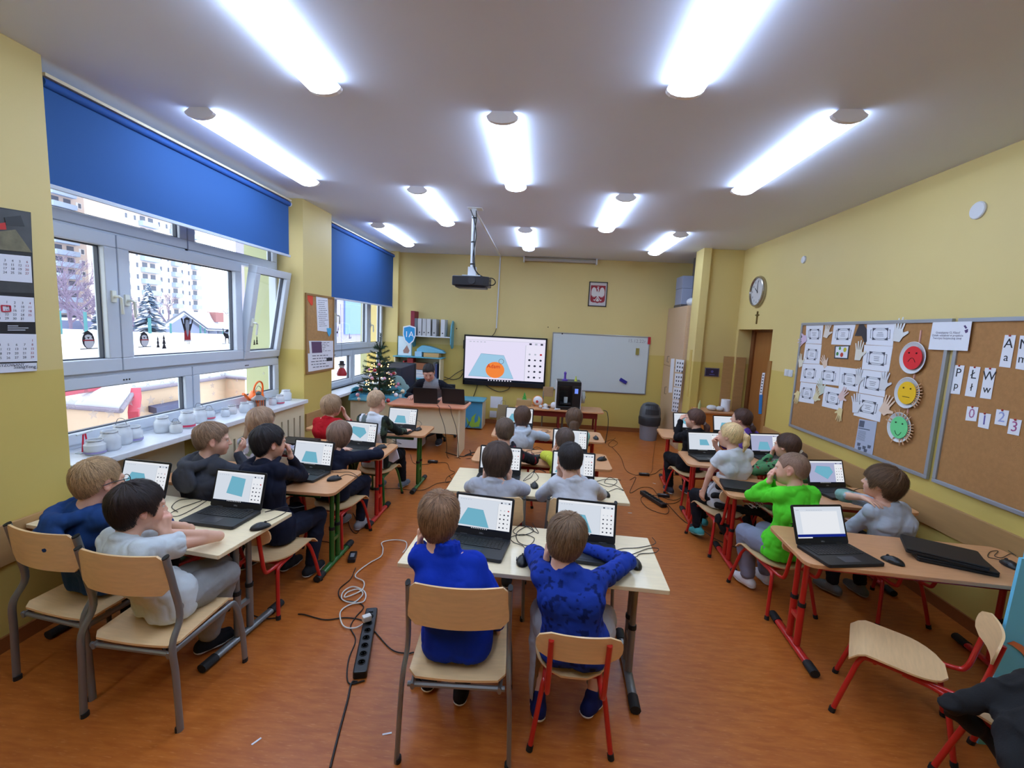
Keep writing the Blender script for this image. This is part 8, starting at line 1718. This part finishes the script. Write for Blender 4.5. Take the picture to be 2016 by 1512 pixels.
gl = person('person', 'person with fair hair and glasses in a blue hooded top by the pillar', (-2.20, 2.02), .385, 10, (-2.105, 1.97, .970), (16, -6, 0), dict(L=ondesk((-.12, .26, .67)), R=cheek(1, E=(-1.96, 2.16, .68, 1), Wh=(.078, .045, -.13))),
    dict(c=(170, 139, 102), t=.015, fade=.35, nape=-.055, side=-.004, amp=.005, freq=12, n=4000, len=.3, lift=.007, wd=.0017), dict(c=(34, 66, 120), hood=True, name='hoodie', bulk=.014), lg(.385, (26, 28, 36)), h=.005, group=GP)[1]
g = gl; b = MB(); q = lambda x, y, z: g['inv'] @ g['hl'](x, y, z)
for sd in (-1, 1): b.tube([q(sd * .082, -.03, -.002), q(sd * .082, .01, .008), q(sd * .070, .085, .010)], .0022, 6); b.tube([q(sd * .032 + .026 * math.cos(t * .45), .098, .002 + .020 * math.sin(t * .45)) for t in range(14)], .002, 6, closed=True)
b.tube([q(-.008, .102, .006), q(.008, .102, .006)], .002, 6); gob = ob('glasses', b, M_black, g['top'].parent)
person('person', 'person with black hair in a navy top at the second window desk', (-1.70, 2.72), .34, 14, (-1.722, 2.73, .995), (36, -4, 0), dict(L=ondesk((-.10, .30, .67)), R=mouth(1, E=(-1.66, 3.0, .69, 1), Wh=(.03, .125, -.10))),
    dict(c=(35, 30, 32), t=.020, fade=.5, nape=-.07, side=-.01, n=2000, len=.4, lift=.006), dict(c=(22, 26, 44), hood=True, name='hoodie', bulk=.012), lg(.34, (28, 32, 48), kf=.30, af=.22), h=.0055, group=GP, shoes=((40, 40, 44), (200, 200, 200)))
person('person', 'person with light brown hair in profile wearing a charcoal hooded top', (-2.18, 2.76), .34, 14, (-2.128, 2.76, .980), (50, -4, 0), dict(L=ondesk((-.10, .28, .67)), R=mouth(1, Wh=(.01, .14, -.09), hd=(-.3, .5, .5))),
    dict(c=(139, 111, 88), t=.018, fade=.35, nape=-.055, side=-.004, amp=.006, quiff=.012, n=2000, len=.32), dict(c=(66, 68, 76), hood=True, name='hoodie', bulk=.014), lg(.34, (50, 52, 60)), h=.0055, group=GP)
person('person', 'person with long brown hair in navy leaning low over the third window desk', (-1.66, 3.46), .34, 14, (-1.60, 3.48, .878), (16, -10, 4), dict(L=ondesk((-.12, .28, .67)), R=dict(E=(-1.33, 3.62, .70, 1), W=(-1.42, 3.80, .68, 1), hd=(-.7, .6, 0), hn=(0, 0, -1), curl=.4)),
    dict(c=(127, 100, 84), t=.016, fade=1, nape=-.105, side=-.075, ears=True, n=1800, len=.6, over=.07, tail=[(-.01, -.055, -.06), (-.01, -.065, -.12), (0, -.07, -.16)], tr=[.052, .045, .02]), dict(c=(24, 28, 46), name='sweater', bulk=.014), lg(.34, (30, 34, 50), kf=.3, af=.24), h=.006, group=GP, shoes=((150, 150, 152), (206, 206, 206)))
def flow(l, c, P, A, g): c = np.where((vnoise(P, 34, 2) > .35)[:, None], L((110, 116, 96)), c); return np.where((vnoise(P, 44, 7) > .5)[:, None], L((226, 222, 226)), c)
person('person', 'person with wavy light brown hair in a pale flowered top', (-2.24, 3.46), .34, 12, (-2.235, 3.44, .955), (26, -6, 0), dict(L=ondesk((-.10, .28, .67)), R=ondesk((.10, .30, .67), pole=(1, 0, -.4))),
    dict(c=(159, 129, 104), t=.019, fade=1, nape=-.09, side=-.06, ears=True, amp=.008, freq=7, n=1600, len=.5, over=.05, tail=[(-.04, -.06, -.05), (-.05, -.06, -.12), (-.05, -.06, -.17)], tr=[.045, .045, .03]), dict(c=(168, 164, 178), paint=flow, name='blouse'), lg(.34, (80, 80, 100)), h=.006, group=GP)
def camo(l, c, P, A, g):
    S_, E, W = A[1][:3]; sl = (np.abs(l[:, 0]) > .115 * g['s']); gr = np.where((vnoise(P, 26, 3) > 0)[:, None], L((60, 74, 60)), L((30, 36, 34))); c = np.where(sl[:, None], gr, c)
    m_ = (l[:, 0] < -.035) & (l[:, 0] > -.09) & (l[:, 1] < -.01) & (l[:, 2] > .14); return np.where(m_[:, None], L((100, 110, 110)), c)
person('person', 'person with cropped fair hair in a white top with dark camouflage sleeves', (-1.62, 4.34), .34, 6, (-1.612, 4.32, 1.015), (14, -8, 0), dict(L=ondesk((-.10, .30, .67)), R=dict(W=(-1.395, 4.59, .675, 1), pole=(.8, -.3, -1), hn=(0, 0, -1), hd=(0, 1, 0), curl=.5)),
    dict(c=(191, 159, 127), t=.013, fade=.2, nape=-.045, side=.01, shave=.45, quiff=.006, n=1800, len=.2), dict(c=(214, 218, 226), paint=camo, name='sweater', cuff=.84), [((-.10, .30, .41), (-.10, .30, .078), 0), ((.12, .32, .41), (-1.46, 4.73, .08, 1), 10), dict(c=(26, 28, 34))], h=.006, group=GP, shoes=((120, 128, 140), (206, 206, 210)))
ch_ = (-1.40, 4.52)
person('person', 'person with a light brown bowl haircut in a bright red top', (-2.13, 4.42), .34, 10, (-2.112, 4.41, .930), (30, -4, 0), dict(L=ondesk((-.10, .28, .67)), R=mouth(1, Wh=(.05, .12, -.09))),
    dict(c=(159, 129, 100), t=.018, fade=.95, nape=-.065, side=-.04, ears=True, n=1600, len=.5), dict(c=(176, 22, 34), name='sweater', cuff=.55), lg(.34, (60, 80, 60)), h=.0065, group=GP)
# --- corkboard row
kg, gi = person('person', 'person with cropped hair in a neon green sweatshirt, hands clasped at the mouth', (1.72, 3.04), .34, -14, (1.690, 3.03, .965), (-50, -4, 0), dict(L=mouth(-1, E=(1.575, 3.27, .685, 1), Wh=(-.03, .115, -.10)), R=mouth(1, E=(1.75, 3.36, .69, 1), Wh=(.025, .125, -.10))),
    dict(c=(141, 113, 93), t=.008, fade=.3, nape=-.05, side=.012, shave=.35, amp=.001, n=2200, len=.10, lift=.003), dict(c=(92, 224, 52), name='sweatshirt', bulk=.015, fold=.006, cuff=.88),
    [((-.10, .26, .40), (-.07, .22, .085), -10, 0), ((.08, .28, .40), (.10, .25, .085), 10, 0), dict(c=(128, 132, 152), bulk=.020)], h=.005, group=GP, shoes=((214, 208, 204), (220, 220, 220)))
# lettering pressed onto the back of the sweatshirt
def press(gi, tb, dx, z, m_, par):
    """tb: flat mesh in x (right) and y (up), pressed onto the back of the garment"""
    o0 = gi['P0'] - gi['fw'] * .35 + gi['rt'] * dx + gi['up'] * z; vs = []
    bv = BVHTree.FromPolygons([Vector(p) for p in gi['Pt']], [tuple(int(i) for i in f) for f in gi['Ft']])
    for v in tb.v: w_ = o0 + gi['rt'] * v[0] + gi['up'] * v[1]; h_ = bv.ray_cast(w_, gi['fw']); vs.append(gi['inv'] @ ((h_[0] - gi['fw'] * .003) if h_[0] else w_ + gi['fw'] * .3))
    ob('lettering', MB().add(vs, tb.f), m_, par)
M_pg = mat('print_dark_green', (16, 40, 18), 0.8)
press(gi, text_mb(MB(), 'Relax', .085, Matrix.Identity(4), 0.0), -.015, .245, M_pg, gi['top'])
fb = MB()
for (x0, y0, x1, y1) in ((-.095, .05, -.088, .33), (-.095, .325, .10, .332), (.093, .05, .10, .33)):
    n_ = 14
    for i in range(n_):
        if x1 - x0 > y1 - y0: a0, a1 = x0 + (x1 - x0) * i / n_, x0 + (x1 - x0) * (i + 1) / n_; fb.add([(a0, y0, 0), (a1, y0, 0), (a1, y1, 0), (a0, y1, 0)], [(0, 1, 2, 3)])
        else: a0, a1 = y0 + (y1 - y0) * i / n_, y0 + (y1 - y0) * (i + 1) / n_; fb.add([(x0, a0, 0), (x1, a0, 0), (x1, a1, 0), (x0, a1, 0)], [(0, 1, 2, 3)])
press(gi, fb, -.0, 0, M_pg, gi['top'])
person('person', 'person with thick brown hair in a pale grey shirt, hand on own shoulder', (2.34, 3.02), .34, -10, (2.254, 3.00, .920), (-42, 6, 0), dict(R=dict(E=(2.20, 3.27, .735, 1), W=(2.17, 3.025, .805, 1), hd=(.15, -1, .0), hn=(0, 0, -1), curl=.35, sf=.03), L=dict(W=(-.02, .22, .55), pole=(-1, 0, -1), hd=(.4, 1, 0), hn=(0, 0, -1))),
    dict(c=(100, 75, 54), t=.024, fade=.75, nape=-.06, side=-.025, amp=.009, freq=8, n=4500, len=.45, lift=.014, wd=.0019, front=.035), dict(c=(178, 186, 198), name='shirt', cuff=.35, bulk=.012, fold=.006, paint=lambda l, c, P, A, g: np.where((((P - A3(A[1][1])) ** 2).sum(1) < .085 ** 2)[:, None], L((130, 168, 158)), c)),
    [((-.10, .28, .41), (2.20, 3.24, .08, 1), -20), ((.10, .28, .41), (.10, .22, .08), 0), dict(c=(28, 28, 34))], h=.005, group=GP, shoes=((108, 108, 106), (140, 140, 136)))
def plaid(P, c):
    m_ = (P[:, 0] + .0 * P[:, 1] > 1.62); pl_ = ((np.mod(P[:, 1] * 15, 1) < .17) | (np.mod(P[:, 2] * 15, 1) < .17)); return np.where(m_[:, None], np.where(pl_[:, None], L((110, 112, 122)), L((190, 192, 202))), c)
person('person', 'person with a blond ponytail in a white T-shirt, one arm hanging down', (1.66, 3.92), .34, -14, (1.625, 3.86, .995), (-44, -2, 0), dict(R=mouth(1, Wh=(.02, .13, -.11)), L=dict(W=(1.465, 3.88, .50, 1), E=(1.50, 3.86, .68, 1), hd=(-.1, .2, -1), hn=(1, 0, 0), curl=.6)),
    dict(c=(223, 189, 139), t=.008, fade=.8, nape=-.045, side=.0, ears=True, front=.060, amp=.002, freq=16, n=1600, len=.5, lift=.002, tail=[(.01, -.105, .035), (.0, -.135, .005), (0, -.135, -.05), (.0, -.12, -.115)], tr=[.014, .026, .024, .008], band=(214, 196, 206)),
    dict(c=(208, 212, 218), sleeve='short', sl=.5, name='t_shirt', bulk=.012), [((-.14, .20, .38), (1.50, 4.02, .10, 1), 0, -15), ((.08, .28, .41), (.02, .30, .12), 0), dict(c=(26, 26, 32), paint=plaid, bulk=.014)], h=.0055, group=GP, shoes=((80, 170, 170), (150, 200, 200)))
def embro(l, c, P, A, g): c = np.where((vnoise(P, 40, 2) > .52)[:, None], L((150, 60, 60)), c); return np.where((vnoise(P, 46, 6) > .55)[:, None], L((30, 40, 34)), c)
person('person', 'person with a dark ponytail in a green embroidered sweater, hand over the mouth', (2.18, 3.98), .34, -14, (2.135, 3.93, .920), (-36, -4, 0), dict(L=mouth(-1, Wh=(-.02, .115, -.10)), R=ondesk((.06, .26, .68))),
    dict(c=(79, 56, 45), t=.010, fade=.9, nape=-.045, side=.0, ears=True, front=.060, amp=.002, freq=16, n=1500, len=.5, lift=.002, tail=[(.02, -.105, -.035), (.03, -.125, -.07), (.03, -.12, -.12), (.04, -.10, -.16)], tr=[.016, .026, .026, .012], band=(208, 204, 190)), dict(c=(86, 140, 94), paint=embro, name='sweater', bulk=.014), lg(.34, (26, 26, 32)), h=.006, group=GP)
person('person', 'person with a long dark ponytail in black, one hand raised to the screen', (1.70, 4.98), .34, -12, (1.684, 4.93, .930), (-56, -2, 0), dict(L=dict(W=(1.585, 5.08, .885, 1), E=(1.545, 5.00, .70, 1), hd=(.5, .3, .6), hn=(.6, 0, -.4), curl=.8), R=ondesk((.06, .26, .68))),
    dict(c=(88, 61, 52), t=.010, fade=.9, nape=-.045, side=-.0, ears=True, front=.060, amp=.002, freq=16, n=1400, len=.5, lift=.002, tail=[(.02, -.105, -.04), (.04, -.125, -.08), (.05, -.12, -.15), (.06, -.10, -.20)], tr=[.018, .030, .030, .012], band=(150, 140, 140)), dict(c=(20, 20, 24), name='sweater', bulk=.014), lg(.34, (20, 20, 24)), h=.0065, group=GP)
person('person', 'person with a dark ponytail in a purple top beside the door', (2.20, 4.93), .34, -12, (2.150, 4.88, .972), (-52, 2, 0), dict(L=ondesk((-.10, .28, .68)), R=ondesk((.10, .26, .68))),
    dict(c=(75, 52, 45), t=.010, fade=.9, nape=-.045, side=-.0, ears=True, front=.062, amp=.002, freq=16, n=1400, len=.5, lift=.002, tail=[(.02, -.105, -.045), (.03, -.12, -.09), (.04, -.11, -.16)], tr=[.018, .030, .014], band=(120, 110, 120)), dict(c=(104, 72, 160), name='sweater', bulk=.012), lg(.34, (40, 40, 60)), h=.0065, group=GP)
# --- teacher
def raglan(l, c, P, A, g):
    x, y, z = l[:, 0], l[:, 1], l[:, 2]; m_ = (y > -.02) & (np.abs(x) < .15 - .28 * np.clip(z - .22, 0, 1)) & (z < .52); return np.where(m_[:, None], L((140, 142, 148)), c)
person('person', 'person with short dark hair in a black and grey shirt behind the teacher desk', (-1.64, 6.96), .46, 178, (-1.662, 6.55, 1.100), (170, -28, 4), dict(L=dict(W=(-1.43, 6.60, .73, 1), pole=(-.6, -.3, -.5), hd=(0, 1, 0), hn=(0, 0, -1)), R=dict(W=(-1.88, 6.50, .74, 1), pole=(.6, -.3, -.5), hd=(0, 1, 0), hn=(0, 0, -1))),
    dict(c=(39, 33, 33), t=.012, fade=.25, nape=-.05, side=.01, n=1400, len=.2, quiff=.004), dict(c=(22, 24, 34), paint=raglan, name='shirt', bulk=.014), lg(.46, (24, 26, 34), kf=.36, af=.3, sp=.13, az=.09), s=1.30, h=.007, adult=True, hsc=1.10, skin=(214, 160, 138))
oc = empty('office_chair', (-1.60, 7.03, 0), 0, 'dark office chair under the teacher, mostly hidden by the big desk', 'chair'); ob('seat', MB().plate(rrect(-.23, .23, -.22, .22, .06), .40, .455), M_black, oc, bev=.01); ob('backrest', MB().bx(-.2, .2, .24, .28, .52, .85), M_black, oc, bev=.01); ob('gas_lift', MB().tube([(0, 0, .08), (0, 0, .40)], .025, 12), M_dark, oc)
for k in range(5): a_ = k * 1.2566 + .3; ob('leg', MB().tube([(0, 0, .10), (.26 * math.cos(a_), .26 * math.sin(a_), .055)], .018, 8).ball((.27 * math.cos(a_), .27 * math.sin(a_), .028), .027, 8), M_black, oc)
# --- black jackets on chairs
def jacket(pts, lab, h=.009, seed=1, extra=None, cuts=()):
    S = SDF()
    for a_, b_, r0, r1 in pts: S.cap(a_, b_, r0, r1, .03)
    P, F = S.mesh(h); N_ = normals(P, F); w_ = vnoise(P, 13, seed); P = P + N_ * ((1 - np.abs(w_)) ** 3 * .016 - .006)[:, None]; P = relax(P, F, 1, .3)
    P[:, 2] = np.maximum(P[:, 2], .004); e = empty('black_jacket', (0, 0, 0), 0, lab, 'jacket'); o = np_obj('jacket_fabric', P, F, mat('black_fabric', (14, 14, 17), .9, bump=.3, bscale=120), e, Matrix.Identity(4)); return e, P, F
# chair at (2.03,1.75) facing -28
def jp(px, py, z, r_): p = at(px, py, Z=z); return (tuple(p), r_)
def jl(*q): return [(q[i][0], q[i + 1][0], q[i][1], q[i + 1][1]) for i in range(len(q) - 1)]
jacket(jl(jp(1868, 1388, .40, .025), jp(1905, 1378, .43, .035), jp(1950, 1372, .46, .045), jp(2000, 1358, .50, .05), jp(2060, 1350, .52, .06)) + jl(jp(1880, 1400, .34, .03), jp(1915, 1425, .30, .035), jp(1935, 1432, .27, .03)) + jl(jp(1868, 1388, .40, .02), jp(1880, 1400, .34, .02))
    + jl(jp(1992, 1400, .45, .05), jp(2000, 1450, .42, .05), jp(2010, 1500, .38, .05), jp(2030, 1560, .34, .05)) + jl(jp(2040, 1380, .50, .06), jp(2050, 1450, .45, .06), jp(2060, 1540, .36, .06)) + jl(jp(1950, 1455, .26, .03), jp(1985, 1490, .22, .04), jp(2020, 1530, .2, .05)),
    'black jacket thrown over the red tubed chair in the bottom right corner')
je, JP, JF = jacket([((1.50, 3.68, .60), (1.80, 3.64, .60), .022, .022), ((1.48, 3.68, .52), (1.82, 3.63, .52), .024, .024), ((1.50, 3.67, .44), (1.84, 3.62, .42), .024, .026), ((1.52, 3.67, .34), (1.60, 3.66, .20), .03, .03), ((1.80, 3.63, .45), (1.92, 3.70, .36), .03, .025), ((1.74, 3.64, .36), (1.80, 3.64, .22), .03, .03)],
    'black jacket with small white lettering hanging over the blond ponytail girl chair', .008, 5)
tb = text_mb(MB(), 'NEW\nSPORT', .035, basis((1.70, 3.40, .565), (1, -.1, 0), (0, 0, 1)), 0.0); bv = BVHTree.FromPolygons([Vector(p) for p in JP], [tuple(int(i) for i in f) for f in JF]); vs = []
for v in tb.v: h_ = bv.ray_cast(Vector(v), Vector((0, 1, 0))); vs.append((h_[0] - Vector((0, .003, 0))) if h_[0] else Vector(v))
ob('lettering', MB().add(vs, tb.f), M_paper, je)
# white cloth hanging at the red desk corner
wcP = [at(765, 893, Y=4.15), at(780, 882, Y=4.15), at(786, 903, Y=4.15), at(774, 911, Y=4.15), at(765, 908, Y=4.15)]
ob('white_cloth', MB().add(wcP + [p + Vector((0, .012, 0)) for p in wcP], [tuple(range(5)), tuple(range(9, 4, -1))] + [(i, 5 + i, 5 + (i + 1) % 5, (i + 1) % 5) for i in range(5)]), M_paper, label='white cloth hanging from the chair of the fair haired boy', cat='cloth', bev=.003)
